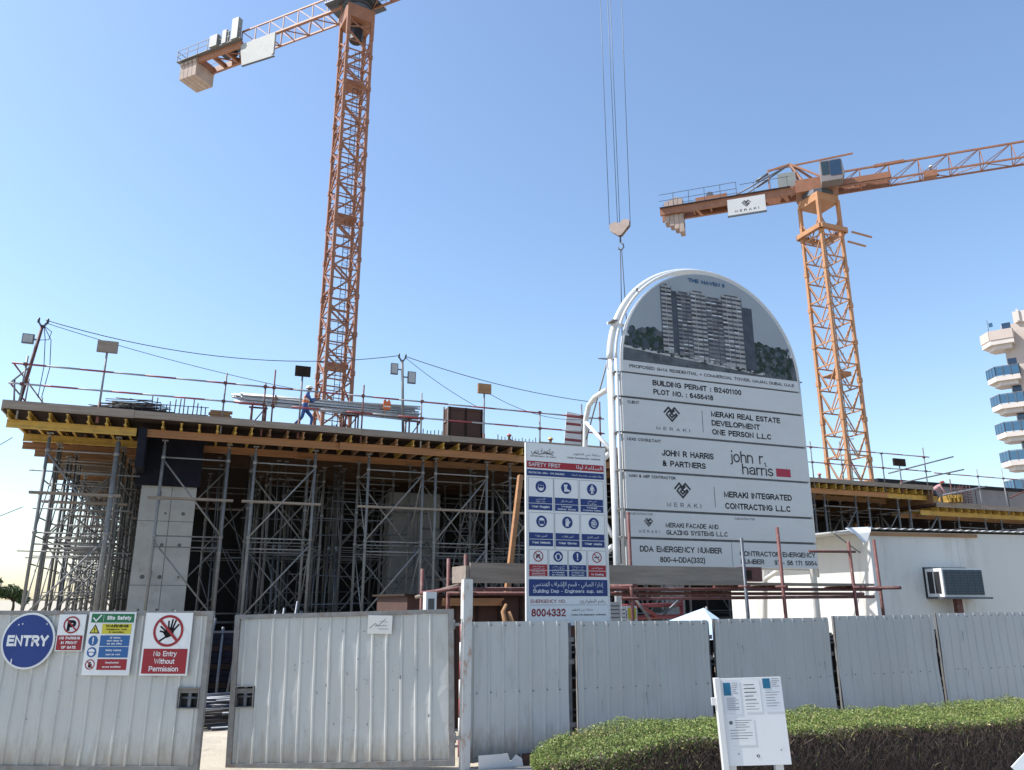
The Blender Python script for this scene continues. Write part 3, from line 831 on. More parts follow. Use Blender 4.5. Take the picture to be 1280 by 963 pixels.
# ================================================================ tower cranes
def mast_mesh(t, w, z0, z1, bay, k, cross, part='mast', leg=.2):
    h = w / 2
    for sx, sy in ((-1, -1), (1, -1), (1, 1), (-1, 1)):
        mb = MB()
        mb.bar((sx * h, sy * h, z0), (sx * h, sy * h, z1), leg, leg, k)
        for z in np.arange(z0 + 3, z1, 3.0):       # section joints
            mb.box(sx * h - leg * .68, sx * h + leg * .68, sy * h - leg * .68, sy * h + leg * .68, z - .18, z + .18, k)
        mb.build('mast_leg', t)
    mb = MB()
    n = int(round((z1 - z0) / bay))
    bz = (z1 - z0) / n
    faces = [((-h, -h), (h, -h)), ((h, -h), (h, h)), ((h, h), (-h, h)), ((-h, h), (-h, -h))]
    for i in range(n):
        a = z0 + i * bz; b = a + bz
        for fi, (p, q) in enumerate(faces):
            mb.bar((*p, a), (*q, a), .09, .09, k)
            if cross:
                m_ = ((p[0] + q[0]) / 2, (p[1] + q[1]) / 2, a)
                mb.bar((*p, b), (m_[0], m_[1], a), .07, .07, k)
                mb.bar((*q, b), (m_[0], m_[1], a), .07, .07, k)
            else:
                pp, qq = (p, q) if i % 2 else (q, p)
                mb.bar((*pp, a), (*qq, b), .12, .12, k)
                mb.bar((*p, a + bz * .5), (*q, a + bz * .5), .06, .06, k)
    mb.build('mast_lattice', t)
    mb = MB()
    for x in (-.2, .2):
        mb.bar((x + .25, .15, z0), (x + .25, .15, z1 - 1), .045, .045, 'galv_dark')
    for z in np.arange(z0, z1 - 1, .34):
        mb.bar((.05, .15, z), (.45, .15, z), .028, .028, 'galv_dark')
    for z in np.arange(z0 + 1.5, z1 - 1.5, 1.1):
        mb.path([(.05, .15, z), (.0, -.3, z), (.25, -.55, z), (.5, -.3, z), (.45, .15, z)], .018, 'galv_dark', 5)
    mb.build('ladder', t)
    for z in np.arange(z0 + 6.5, z1 - 2, 12.0):
        mb = MB()
        mb.box(-h + .15, h - .15, -h + .6, h - .15, z, z + .06, k)
        mb.box(-h + .15, h - .15, -h + .56, -h + .6, z, z + .32, k)
        mb.build('rest_platform', t)

def maze_logo(sg, part, cx, cz, s, k, layer=2, w=.11):
    W = w * s * 2
    P = lambda *a: [(cx + x * s, cz + z * s) for x, z in a]
    sg.line(part, P((-1, .12), (-.42, .72), (0, .30), (.42, .72), (1, .12)), W, k, layer)
    sg.line(part, P((-.72, -.18), (0, -.9), (.72, -.18)), W, k, layer)
    sg.line(part, P((-.62, .0), (-.3, .33), (0, .03), (.36, .36)), W * .9, k, layer)
    sg.line(part, P((.62, .0), (0, -.48), (-.3, -.2), (-.02, .0), (.2, -.16)), W * .9, k, layer)

# ---- left crane
CL = (-13.0, 55.0)
LA = math.atan2(8.0, -17.0)             # direction of the counter-jib
crane = thing('tower_crane', 'tall orange tower crane left of centre with grey cabinets on its counter jib', 'tower crane', (*CL, 0), 0, 'tower cranes above the site')
def sub(name, mb, rot, z=0, par=None):
    o = mb.build(name, par or crane)
    o.rotation_euler = (0, 0, rot); o.location = (0, 0, z)
    return o
holder_kids_before = set(bpy.data.objects)
mast_mesh(crane, 2.0, 0.0, 47.0, 1.75, 'orange', False, leg=.23)
for o in crane.children:
    o.rotation_euler = (0, 0, R(30))
mb = MB()
oct_ = lambda r, n=8, ph=.5: [(r * math.cos(2 * math.pi * (i + ph) / n), r * math.sin(2 * math.pi * (i + ph) / n)) for i in range(n)]
for x in (-1, 1):
    for y in (-1, 1):
        mb.bar((x, y, 46.6), (x * 1.01, y * 1.01, 48.5), .28, .28, 'orange')
mb.box(-1.15, 1.15, -1.15, 1.15, 48.3, 49.5, 'orange')
mb.prism_z(oct_(1.15, 12), 49.5, 49.9, 'galv_dark')
mb.prism_z(oct_(.55, 10), 46.9, 48.3, 'black')
for z in (47.3,):
    mb.bar((-1, -1.02, z), (1, -1.02, 48.0), .09, .09, 'orange')
    mb.bar((-1, -1.02, 48.05), (1, -1.02, 47.2), .09, .09, 'orange')
sub('slewing_base', mb, R(30))
mb = MB()
mb.prism_z(oct_(1.25, 12), 49.92, 50.4, 'galv_dark')
mb.box(-2.4, 1.9, -1.45, 1.45, 50.42, 50.52, 'galv_dark')
for x in (-1, 1):
    for y in (-.9, .9):
        mb.bar((x, y, 50.52), (0, y * .3, 55.5), .16, .16, 'orange')
mb.bar((-1, -.9, 52), (1, .9, 52), .1, .1, 'orange')
for x in (-2.3, 0, 1.8):
    for y in (-1.4, 1.4):
        mb.bar((x, y, 50.52), (x, y, 51.6), .05, .05, 'galv')
for y in (-1.4, 1.4):
    mb.bar((-2.3, y, 51.6), (1.8, y, 51.6), .05, .05, 'galv')
sub('slewing_platform', mb, LA + math.pi)
mb = MB()
mb.box(-.8, .9, -2.9, -1.5, 50.6, 52.9, 'orange')
cabn = sub('operator_cab', mb, LA + math.pi)
mb = MB()
mb.box(.905, .93, -2.8, -1.6, 51.2, 52.7, 'glass_dark')
mb.box(-.5, .8, -2.93, -2.905, 51.4, 52.7, 'glass_dark')
mb.build('window', cabn)
# counter jib: local x runs away from the mast
mb = MB()
k = 'orange'
def truss(mb, x0, x1, zb, hw, ht, k, n, chord=.13, lace=.06, square=False):
    dx = (x1 - x0) / n
    for y in (-hw, hw):
        mb.bar((x0, y, zb), (x1, y, zb), chord, chord, k)
        if square: mb.bar((x0, y, zb + ht), (x1, y, zb + ht), chord * .8, chord * .8, k)
    if not square: mb.bar((x0, 0, zb + ht), (x1, 0, zb + ht), chord * 1.1, chord * 1.1, k)
    for i in range(n + 1):
        x = x0 + i * dx
        mb.bar((x, -hw, zb), (x, hw, zb), lace, lace, k)
        for y in (-hw, hw):
            ty = y if square else 0
            mb.bar((x, y, zb), (x, ty, zb + ht), lace, lace, k)
            if i < n:
                mb.bar((x, y, zb), (x + dx, ty, zb + ht), lace, lace, k)
        if i < n:
            s_ = 1 if i % 2 else -1
            mb.bar((x, -hw * s_, zb), (x + dx, hw * s_, zb), lace, lace, k)
truss(mb, 1.0, 12.2, 50.1, .75, 1.5, 'orange', 7, .15, .075, True)
CJ = sub('counter_jib', mb, LA)
mb = MB()
for y in (-.85, .85):
    mb.box(12.0, 19.4, y - .12, y + .12, 49.9, 50.5, 'orange')
for x in (12.1, 14.0, 15.6, 17.0, 19.3):
    mb.box(x - .1, x + .1, -.73, .73, 49.95, 50.4, 'orange')
mb.bar((12.2, -.7, 50.1), (14, .7, 50.1), .1, .1, 'orange')
mb.bar((14, -.7, 50.1), (15.6, .7, 50.1), .1, .1, 'orange')
mb.build('end_frame', CJ)
mb = MB()
for y in (-1.35, 1.35):
    mb.box(11.8, 19.6, min(y, y * .72), max(y, y * .72), 50.42, 50.48, 'galv')
    for x in np.arange(12, 19.7, 1.25):
        mb.bar((x, y, 50.48), (x, y, 51.6), .05, .05, 'galv')
    for z in (51.05, 51.6):
        mb.bar((11.9, y, z), (19.6, y, z), .045, .045, 'galv')
mb.bar((19.6, -1.35, 51.6), (19.6, 1.35, 51.6), .045, .045, 'galv')
mb.bar((19.6, -1.35, 51.05), (19.6, 1.35, 51.05), .045, .045, 'galv')
mb.build('handrail', CJ)
for i in range(4):
    mb = MB()
    x = 17.25 + i * .52
    mb.prism([(x, 48.6), (x + .48, 48.6), (x + .48, 50.4), (x, 50.4)], -1.05, 1.05, 'cw')
    mb.box(x + .05, x + .43, -1.15, 1.15, 50.0, 50.25, 'cw')
    mb.build('counterweight', CJ)
mb = MB()
mb.tube((13.2, -.6, 50.9), (13.2, .6, 50.9), .42, 'galv_dark', 14)
mb.box(13.8, 15.2, -.5, .4, 50.5, 51.2, 'galv_dark')
mb.box(12.6, 13.8, -.75, -.62, 50.45, 51.4, 'orange')
mb.box(12.6, 13.8, .62, .75, 50.45, 51.4, 'orange')
mb.build('winch', CJ)
for (x0, x1, y0, y1, zt) in ((12.1, 12.85, .95, 1.45, 52.7), (13.5, 14.0, .95, 1.4, 51.9), (14.5, 15.4, .95, 1.5, 51.7), (12.3, 12.8, -1.4, -.95, 52.2)):
    mb = MB(); mb.box(x0, x1, y0, y1, 50.5, zt, 'cabinet')
    mb.box(x0 + .08, x1 - .08, y0 - .02, y0 - .002, 50.7, zt - .15, 'galv')
    mb.build('cabinet', CJ)
mb = MB()
mb.prism([(8.3, 47.5), (11.6, 47.7), (11.9, 49.2), (11.9, 49.95), (8.0, 49.95), (8.0, 47.8)], .86, 1.02, 'name_grey')
pn = mb.build('name_board', CJ)
mb = MB()
mb.bar((7.95, .94, 47.5), (11.65, .94, 47.68), .22, .06, 'galv_dark')
mb.build('board_edge', pn)
# main jib (reaches out of the picture over the site)
mb = MB()
truss(mb, 1.0, 40.0, 50.3, .7, 1.5, 'orange', 20, .15, .07)
JB = sub('jib', mb, LA + math.pi)
mb = MB()
mb.box(21.3, 22.7, -.75, .75, 49.85, 50.15, 'galv_dark')
for x in (21.5, 22.5):
    mb.tube((x, -.1, 49.95), (x, .1, 49.95), .2, 'galv_dark', 12)
mb.build('trolley', JB)
# hook block, ropes and slings: the block hangs from the trolley
HB = thing('hook_block', 'tan hook block hanging on four thin ropes above the round topped board', 'hook block', (6.93, 45.6, 0), R(-25))
mb = MB()
mb.box(-.62, .62, -.14, .14, 25.2, 25.32, 'cw')
mb.prism([(-.62, 25.0), (-.1, 24.55), (.1, 24.55), (.66, 25.15), (.66, 25.5), (.3, 25.62), (0, 25.38), (-.3, 25.55), (-.66, 25.4)], -.16, -.1, 'cw')
mb.prism([(-.62, 25.0), (-.1, 24.55), (.1, 24.55), (.66, 25.15), (.66, 25.5), (.3, 25.62), (0, 25.38), (-.3, 25.55), (-.66, 25.4)], .1, .16, 'cw')
mb.build('cheek_plate', HB)
for x in (-.42, .42):
    mb = MB(); mb.tube((x, -.08, 25.28), (x, .08, 25.28), .27, 'galv_dark', 16); mb.build('sheave', HB)
mb = MB()
for x, dx in ((-.69, -.1), (-.15, -.12), (.0, -.05), (.69, .12)):
    mb.tube((x, 0, 25.3), (x + dx, 0, 49.85), .021, 'rope', 5)
mb.build('hoist_rope', HB)
mb = MB()
mb.tube((0, 0, 24.7), (0, 0, 24.1), .06, 'galv_dark', 8)
mb.path([(0, 0, 24.1), (.16, 0, 23.95), (.2, 0, 23.75), (.05, 0, 23.58), (-.13, 0, 23.66), (-.17, 0, 23.8)], .05, 'galv_dark', 8)
mb.build('hook', HB)
mb = MB()
for x, dx in ((-.03, -.14), (.05, .16)):
    mb.tube((x, 0, 23.66), (x + dx, .05, 17.2), .028, 'cable', 6)
    mb.path([(x + dx, .05, 17.2), (x + dx + .09, .05, 17.05), (x + dx, .05, 16.9), (x + dx - .08, .05, 17.0)], .025, 'galv_dark', 6)
mb.build('sling', HB)

# ---- right crane
CR = (24.8, 57.0)
RA = math.atan2(3.8, -10.4)
crane = thing('tower_crane', 'orange tower crane on the right with square cab and long jib leaving the picture', 'tower crane', (*CR, 0), 0, 'tower cranes above the site')
mast_mesh(crane, 2.05, 0.0, 31.5, 1.75, 'orange_bright', True, leg=.22)
for o in crane.children:
    o.rotation_euler = (0, 0, R(21.5))
mb = MB()
for i, (x, y) in enumerate(((-1, -1), (1, -1), (1, 1), (-1, 1))):
    x2, y2 = ((1, -1), (1, 1), (-1, 1), (-1, -1))[i]
    mb.bar((x * 1.28, y * 1.28, 30.3), (x2 * 1.28, y2 * 1.28, 30.3), .34, .36, 'orange_bright')
    mb.bar((x * 1.02, y * 1.02, 30.0), (x * 1.01, y * 1.01, 33), .25, .25, 'orange_bright')
mb.bar((1.4, -1.7, 30.0), (3.4, -1.7, 29.9), .12, .12, 'orange_bright')
mb.bar((1.4, -1.2, 29.4), (3.2, -1.2, 29.3), .12, .12, 'orange_bright')
mb.box(-1.08, 1.08, -1.08, 1.08, 32.75, 33.4, 'orange_bright')
sub('climbing_collar', mb, R(21.5))
mb = MB()
mb.prism_z(oct_(1.2, 12), 33.4, 33.8, 'galv_dark')
mb.box(-1.6, 1.6, -1.0, 1.0, 33.8, 34.9, 'orange')
for y in (-.7, .7):
    mb.bar((.6, y, 34.9), (-1.8, 0, 37.0), .14, .14, 'orange')
    mb.bar((-1.0, y, 34.9), (-1.8, 0, 37.0), .14, .14, 'orange')
sub('slewing_platform', mb, RA + math.pi)
mb = MB()
mb.prism([(.3, 33.8), (1.8, 33.8), (2.0, 34.3), (1.85, 35.6), (.3, 35.6)], -2.15, -1.05, 'grey_wall')
cb = sub('operator_cab', mb, RA + math.pi)
mb = MB()
mb.box(.4, .95, -2.18, -2.155, 34.35, 35.5, 'grille')
mb.box(1.02, 1.82, -2.18, -2.155, 34.2, 35.5, 'glass_dark')
mb.bar((2.015, -1.6, 34.3), (1.885, -1.6, 35.5), 1.0, .03, 'glass_dark', (1, 0, 0))
mb.build('window', cb)
mb = MB()
for y in (-.62, .62):
    mb.box(1.0, 12.6, y - .13, y + .13, 33.9, 34.55, 'orange')
for x in np.arange(1.4, 12.6, 1.4):
    mb.box(x - .08, x + .08, -.49, .49, 34.0, 34.4, 'orange')
CJ = sub('counter_jib', mb, RA)
mb = MB()
for y in (-.95, .95):
    for x in np.arange(6.2, 12.7, 1.3):
        mb.bar((x, y, 34.5), (x, y, 35.7), .045, .045, 'galv_dark')
    for z in (35.1, 35.7):
        mb.bar((6.2, y, z), (12.6, y, z), .035, .035, 'galv_dark')
    for x in np.arange(2.2, 6.0, 1.3):
        mb.bar((x, y, 34.5), (x, y, 35.4), .04, .04, 'galv_dark')
    mb.bar((2, y, 35.4), (5.9, y, 35.4), .035, .035, 'galv_dark')
    mb.box(2, 12.6, min(y, y * .8), max(y, y * .8), 34.5, 34.55, 'galv_dark')
mb.build('handrail', CJ)
for i in range(4):
    mb = MB()
    x = 10.7 + i * .4
    mb.box(x, x + .37, -.48, .48, 32.2 + i * .35, 35.5 - abs(i - 1) * .15, 'cw')
    for zz in (32.9 + i * .2, 33.6, 34.9):
        mb.box(x - .012, x + .382, -.44, .44, zz, zz + .3, 'ply_brown')
    mb.build('counterweight', CJ)
mb = MB()
mb.box(7.0, 9.6, -.5, .5, 34.56, 35.1, 'orange')
mb.tube((8.4, -.45, 35.2), (8.4, .45, 35.2), .3, 'galv_dark', 12)
mb.build('winch', CJ)
mb = MB()
for y in (-.5, .5):
    mb.tube((1.8, 0, 37.0), (6.6, y, 34.6), .06, 'galv_dark', 6)
    mb.tube((3.6, y, 36.2), (4.6, y, 35.7), .11, 'galv_dark', 6)
mb.bar((1.8, 0, 37.0), (3.6, 0, 36.7), .14, .14, 'orange')
for y in (-.55, .55):
    mb.bar((3.6, y, 34.5), (3.6, 0, 36.75), .1, .1, 'orange')
mb.bar((3.6, 0, 36.75), (-3, 0, 37.0), .12, .12, 'orange')
mb.box(1.5, 2.9, .2, .5, 34.7, 36.0, 'cabinet')
mb.build('tie_bar', CJ)
mb = MB()
mb.box(4.0, 7.0, .78, .9, 32.75, 34.2, 'board_grey')
pn = mb.build('name_board', CJ)
mb = MB()
mb.box(3.95, 7.05, .74, .95, 32.65, 32.74, 'galv_dark')
mb.build('board_edge', pn)
# the printing faces outwards (+y of the jib), so it is turned round
tmp = thing('x', 'x', 'x')
sg = Sign(tmp)
maze_logo(sg, 'lettering', 1.5, .92, .33, 'ink_grey', 1, .1)
sg.text('lettering', 'MERAKI', 1.5, .22, .2, 'ink_grey', w=1.9, align='C', spacing=1.6, layer=1)
for lt in sg.parts.values():
    lt.v = [(7.0 - x, .905 - y, z + 32.75) for x, y, z in lt.v]
    lt.build('lettering', pn)
bpy.data.objects.remove(tmp)
mb = MB()
truss(mb, 1.2, 33, 33.9, .6, 1.6, 'orange', 15, .12, .052)
for y in (-.6, .6):
    mb.box(1.0, 5.4, y - .1, y + .1, 34.0, 34.5, 'orange')
JR = sub('jib', mb, RA + math.pi)
mb = MB()
mb.bar((4.4, 0, 35.52), (6.6, 0, 35.55), .26, .2, 'orange')
mb.build('jib_joint', JR)
mb = MB()
mb.box(24.2, 25.4, -.5, .5, 33.45, 33.75, 'galv_dark')
mb.build('trolley', JR)
mb = MB()
mb.box(7.6, 8.5, -1.15, -.55, 33.3, 33.36, 'orange')
for x in (7.6, 8.5):
    for y in (-1.15, -.55):
        mb.bar((x, y, 33.3), (x, y, 34.0), .04, .04, 'orange')
mb.box(7.6, 8.5, -1.16, -1.14, 33.3, 33.8, 'orange')
mb.build('work_basket', JR)

# thin single props standing between the towers in the dark
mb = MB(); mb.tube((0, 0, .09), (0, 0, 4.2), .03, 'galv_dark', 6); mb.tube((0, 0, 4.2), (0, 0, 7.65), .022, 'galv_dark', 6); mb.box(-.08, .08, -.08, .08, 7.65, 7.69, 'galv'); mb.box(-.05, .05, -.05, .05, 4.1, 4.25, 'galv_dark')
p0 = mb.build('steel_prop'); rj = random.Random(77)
for i in range(32):
    o = p0 if i == 0 else p0.copy()
    if i: COL.objects.link(o)
    o.location = S(rj.uniform(.5, 19), rj.choice((33.6, 35.4, 37.2, 38.6)) + rj.uniform(-.2, .2), 0)
    o.rotation_euler = (rj.gauss(0, .012), rj.gauss(0, .012), SA)
    tag(o, 'thin steel prop standing in the dark under the left deck', 'steel prop', 'thin steel props under the left deck')
for i in range(16):
    o = p0.copy(); COL.objects.link(o)
    o.location = S(rj.uniform(-6.0, -2.4), rj.uniform(33, 52), 0)
    o.rotation_euler = (rj.gauss(0, .012), rj.gauss(0, .012), SA)
    tag(o, 'thin steel prop under the left end of the deck', 'steel prop', 'thin steel props under the left deck end')

# loose tie tubes threaded through the shoring
rj = random.Random(91)
tie = {}
def tie_tube(p, q, label, group, k):
    p = Vector(p); q = Vector(q); L = round((q - p).length * 2) / 2
    key = (L, k)
    if key not in tie:
        mb = MB(); mb.tube((-L / 2, 0, 0), (L / 2, 0, 0), .026, k, 6); o = mb.build('tie_tube'); tie[key] = o.data
    else:
        o = bpy.data.objects.new('tie_tube', tie[key]); COL.objects.link(o)
    o.location = (p + q) / 2
    o.rotation_euler = (q - p).to_track_quat('X', 'Z').to_euler()
    tag(o, label, 'tie tube', group)
for v in np.arange(31.2, 56, 1.7):
    for z in (1.0, 2.3, 3.0, 3.6, 5.0, 6.3):
        if rj.random() < .6:
            zz = z + rj.uniform(-.15, .15); e = rj.uniform(0, .5)
            tie_tube(S(-5.3 - e, v, zz), S(-2.2 + e * .3, v + rj.uniform(-.1, .1), zz + rj.uniform(-.06, .06)), 'loose tie tube across the shoring under the left deck end', 'tie tubes under the left deck end', 'galv')
for u_ in (-5.2, -4.0, -2.7):
    for z in (2.1, 3.3, 4.9, 6.2):
        tie_tube(S(u_, 31.5, z), S(u_ + rj.uniform(-.2, .2), 45, z + rj.uniform(-.2, .2)), 'long tie tube running back through the shoring under the left deck end', 'long tie tubes under the left deck end', 'galv')
for i in range(34):
    u_ = rj.uniform(.8, 15); v = rj.uniform(33, 38.5); z = rj.choice((1.9, 2.4, 3.1, 3.9, 4.7, 5.4, 6.1))
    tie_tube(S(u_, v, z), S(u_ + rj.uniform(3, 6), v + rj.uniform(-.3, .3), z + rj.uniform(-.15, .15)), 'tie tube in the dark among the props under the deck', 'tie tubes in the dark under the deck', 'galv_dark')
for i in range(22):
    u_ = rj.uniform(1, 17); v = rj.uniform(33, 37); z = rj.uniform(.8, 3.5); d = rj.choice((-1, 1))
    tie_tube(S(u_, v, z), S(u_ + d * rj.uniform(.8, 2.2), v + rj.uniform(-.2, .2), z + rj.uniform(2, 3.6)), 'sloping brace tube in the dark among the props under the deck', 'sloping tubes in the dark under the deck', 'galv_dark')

# ================================================================ hoarding: corrugated sheets
def sheet_mesh(mb, W, z0, z1, k, hole=None, pitch=.205, rib=.05, depth=.017, seed=0, dent=.010):
    rr = random.Random(seed)
    xs = [0.0]
    x = .05
    prof = [(0, 0)]
    while x + rib + .03 < W:
        prof += [(x, 0), (x + .014, -depth), (x + .014 + rib - .028, -depth), (x + rib, 0)]
        x += pitch
    prof.append((W, 0))
    if hole:
        prof += [(hole[0], 0), (hole[1], 0)]
        prof = sorted({round(p[0], 4): p for p in prof}.values())
    zs = list(np.linspace(z0, z1, 9))
    if hole:
        zs = sorted(zs + [hole[2], hole[3]])
    ph = rr.uniform(0, 6)
    vs_ = []
    for z in zs:
        for px_, py_ in prof:
            d = dent * (math.sin(px_ * 3.1 + ph) * math.sin(z * 4.3 + ph * 2) + .5 * math.sin(px_ * 9 + z * 6 + ph))
            vs_.append((px_, py_ + d, z))
    n = len(prof)
    fs = []
    for j in range(len(zs) - 1):
        for i in range(n - 1):
            if hole:
                cx = (prof[i][0] + prof[i + 1][0]) / 2; cz = (zs[j] + zs[j + 1]) / 2
                if hole[0] < cx < hole[1] and hole[2] < cz < hole[3]:
                    continue
            fs.append((j * n + i, j * n + i + 1, (j + 1) * n + i + 1, (j + 1) * n + i))
    mb.add(vs_, fs, k)

def fence_panel(u0, u1, zt, tilt, label, seed):
    t = thing('corrugated_fence', label, 'fence', S(u0, 10.49), SA, 'corrugated hoarding panels along the pavement')
    W = u1 - u0
    mb = MB(); sheet_mesh(mb, W, .05, zt, 'sheet', seed=seed); o = mb.build('sheet', t)
    mb = MB()
    for x in (.02, W - .02):
        mb.box(x - .02, x + .02, .02, .06, .03, zt + .004, 'galv')
    for z in (.1, zt * .5, zt - .02):
        mb.box(.041, W - .041, .03, .06, z - .02, z + .02, 'galv')
    mb.build('frame', t)
    mb = MB(); rr = random.Random(seed * 7)
    for z in (.12, zt * .5, zt - .05):
        x = .10
        while x < W - .05:
            if rr.random() < .85:
                s = rr.uniform(.005, .008); xx = x + rr.uniform(-.01, .01); zz = z + rr.uniform(-.008, .008)
                mb.box(xx - s, xx + s, -.030, -.012, zz - s, zz + s, 'galv_dark')
            x += .205
    for i in range(rr.randint(3, 8)):
        x = rr.uniform(.1, W - .1); z = rr.uniform(.5, zt - .1); l = rr.uniform(.02, .18)
        mb.add([(x, -.0345, z), (x + .006, -.0345, z), (x + .004 + rr.uniform(-.02, .02), -.0345, z + l), (x, -.0345, z + l)], [(0, 1, 2, 3)], 'scuff')
    mb.build('screws_and_scratches', o)
    t.rotation_euler = (0, R(tilt), SA)
    return t
fence_panel(3.58, 5.05, 1.81, 0, 'narrow grey hoarding panel beside the rusty white post, under the safety sign', 1)
fence_panel(5.19, 7.42, 1.80, .1, 'grey hoarding panel just right of the safety sign', 2)
fence_panel(7.55, 9.78, 1.815, -.1, 'grey hoarding panel behind the white notice board', 3)
fence_panel(9.92, 12.12, 1.84, -.2, 'grey hoarding panel below the white cabin corner', 4)
fence_panel(12.23, 14.45, 1.87, -.3, 'grey hoarding panel under the air conditioner, at the right edge', 5)
fence_panel(14.58, 16.8, 1.93, -.2, 'hoarding panel just past the right edge of the photo', 6)
mb0 = MB()
mb0.box(-.03, .03, -.03, .03, 0, 1.78, 'galv_dark')
for z in (.42, 1.25, 1.55):
    mb0.box(-.07, .07, -.04, -.031, z - .03, z + .03, 'galv')
fp = None
for u_, lab in ((5.12, 'dark steel post in the gap below the safety sign'), (7.485, 'dark steel post in the gap behind the blue cloth'),
               (9.85, 'dark steel post in the gap right of the notice board'), (12.175, 'dark steel post in the gap left of the air conditioner'), (14.515, 'dark steel post just past the right edge')):
    if fp is None:
        fp = mb0.build('fence_post'); o = fp
    else:
        o = fp.copy(); COL.objects.link(o)
    o.location = S(u_, 10.62); o.rotation_euler = (0, 0, SA)
    tag(o, lab, 'post', 'steel posts between the hoarding panels')

# gates ------------------------------------------------------------
def gate(name, label, loc, rotz, sag, W, H, hole, latch_right, seed):
    t = thing(name, label, 'gate', loc, rotz, 'site entrance gates')
    t.rotation_euler = (0, sag, rotz)
    mb = MB()
    b = .07
    mb.box(0, b, -.02, .05, .02, H, 'galv'); mb.box(W - b, W, -.02, .05, .02, H, 'galv')
    mb.box(b + .001, W - b - .001, -.02, .05, .02, .02 + b, 'galv')
    mb.box(b + .001, W - b - .001, -.02, .05, H - b * .8, H, 'galv')
    mb.box(b + .001, W - b - .001, .02, .05, H * .5 - .03, H * .5 + .03, 'galv')
    mb.build('frame', t)
    mb = MB()
    sheet_mesh(mb, W - 2 * b - .01, .09, H - b * .8 - .002, 'sheet_light', (hole[0] - b, hole[1] - b, hole[2], hole[3]), pitch=.195, seed=seed)
    mb.v = [(x + b + .005, y + .008, z) for x, y, z in mb.v]
    sh = mb.build('sheet', t)
    rr = random.Random(seed + 20)
    mb = MB()
    for i in range(70 if not latch_right else 16):
        x = rr.triangular(.25, W - .2, W * .72); z = rr.uniform(.35, H - .2)
        s = rr.uniform(.004, .010); l = rr.choice((1, 1, 2, 5))
        mb.add([(x - s, -.0345, z), (x + s, -.0345, z), (x + s * .6, -.0345, z + s * l), (x - s * .8, -.0345, z + s * l)], [(0, 1, 2, 3)], 'scuff')
    mb.build('scuffs', sh)
    h0, h1, z0, z1 = hole
    mb = MB()
    mb.box(h0 - .012, h0, -.03, .10, z0, z1, 'galv'); mb.box(h1, h1 + .012, -.03, .10, z0, z1, 'galv')
    mb.box(h0 - .012, h1 + .012, -.03, .10, z0 - .012, z0, 'galv'); mb.box(h0 - .012, h1 + .012, -.03, .10, z1, z1 + .012, 'galv')
    la = mb.build('latch_box', t)
    mb = MB()
    mb.box(h0, h1, .10, .11, z0, z1, 'black')
    mb.tube((h0 + .002, .04, (z0 + z1) / 2), (h1 - .002, .04, (z0 + z1) / 2), .016, 'galv_dark', 8)
    mb.box((h0 + h1) / 2 - .02, (h0 + h1) / 2 + .02, .03, .06, z0 + .003, z1 - .003, 'galv_dark')
    mb.build('bolt', la)
    return t
G1 = gate('site_gate', 'grey corrugated gate leaf at left carrying the four entry and safety signs', (-7.12, 10.68, 0.02), R(-1.2), R(.15), 3.22, 1.945,
          (2.88, 3.135, .77, 1.0), True, 11)
gx = -3.72; gy = 11.1
grot = math.atan2(10.9 - 11.1, -.72 + 3.72)
G2 = gate('site_gate', 'pale corrugated gate leaf in the middle, scuffed and sagging towards its latch', (gx, gy, -.05), grot, R(-1.6), 2.995, 1.95,
          (.072, .31, .78, 1.03), False, 12)
for z in (.35, 1.75):
    mb = MB()
    mb.tube((2.998, .0, z - .06), (2.998, .0, z + .06), .02, 'galv', 8)
    mb.box(2.99, 3.075, -.012, .012, z - .02, z + .02, 'galv')
    mb.build('hinge', G2)
mb = MB()
mb.box(-.058, .058, -.058, .058, 0, 1.85, 'post_white')
mb.box(-.064, .064, -.064, .064, 1.851, 2.37, 'post_white')
mb.box(-.05, .05, -.05, .05, 2.371, 2.38, 'galv')
single('gate_post', mb, 'tall rusty white post between the sagging gate and the grey hoarding', 'gate post', S(3.5, 10.4), SA)
mb = MB()
mb.box(-.085, .085, -.085, .085, 0, 2.22, 'white_paint')
mb.box(-.05, .05, -.088, -.0855, 1.95, 2.12, 'conc_mark')
single('gate_post', mb, 'short white post standing behind the hinge end of the sagging gate', 'gate post', (-1.28, 12.6, 0), SA)
mb = MB()
mb.box(-.075, .075, -.075, .075, 0, 2.4, 'white_paint')
single('gate_post', mb, 'white post holding the left gate leaf', 'gate post', (-7.22, 10.68, 0), SA)
mb = MB()
for i in range(7):
    mb.tube((0, 0, i * .25), (0, 0, i * .25 + .249), .05, 'rail_red' if i % 2 == 0 else 'white_paint', 10)
single('striped_pole', mb, 'red and white striped pole seen through the gap beside the rusty post', 'pole', (-.70, 11.7, .02), 0)

# ---------------------------------------------------------------- signs on the left gate (front face of the gate frame is y = -0.02)
def gate_sign(name, label, x, z, w, h, rot_extra=0.0, face='white_print', round_=False, group='signs on the left gate'):
    """x, z: lower left corner in the gate's own frame"""
    p = Vector((x, -.045, z))
    p.rotate(G1.rotation_euler)
    loc = Vector(G1.location) + p
    t = thing(name, label, 'sign', loc, 0, group)
    t.rotation_euler = (0, G1.rotation_euler.y + rot_extra, G1.rotation_euler.z)
    mb = MB()
    if round_:
        r = w / 2
        n = 56
        mb.prism([(r + r * math.cos(2 * math.pi * i / n), r + r * math.sin(2 * math.pi * i / n)) for i in range(n)], 0, .012, face)
    else:
        mb.box(0, w, 0, .012, 0, h, face)
    mb.build('backing', t)
    return t, Sign(t)
GX = lambda X: X + 7.12
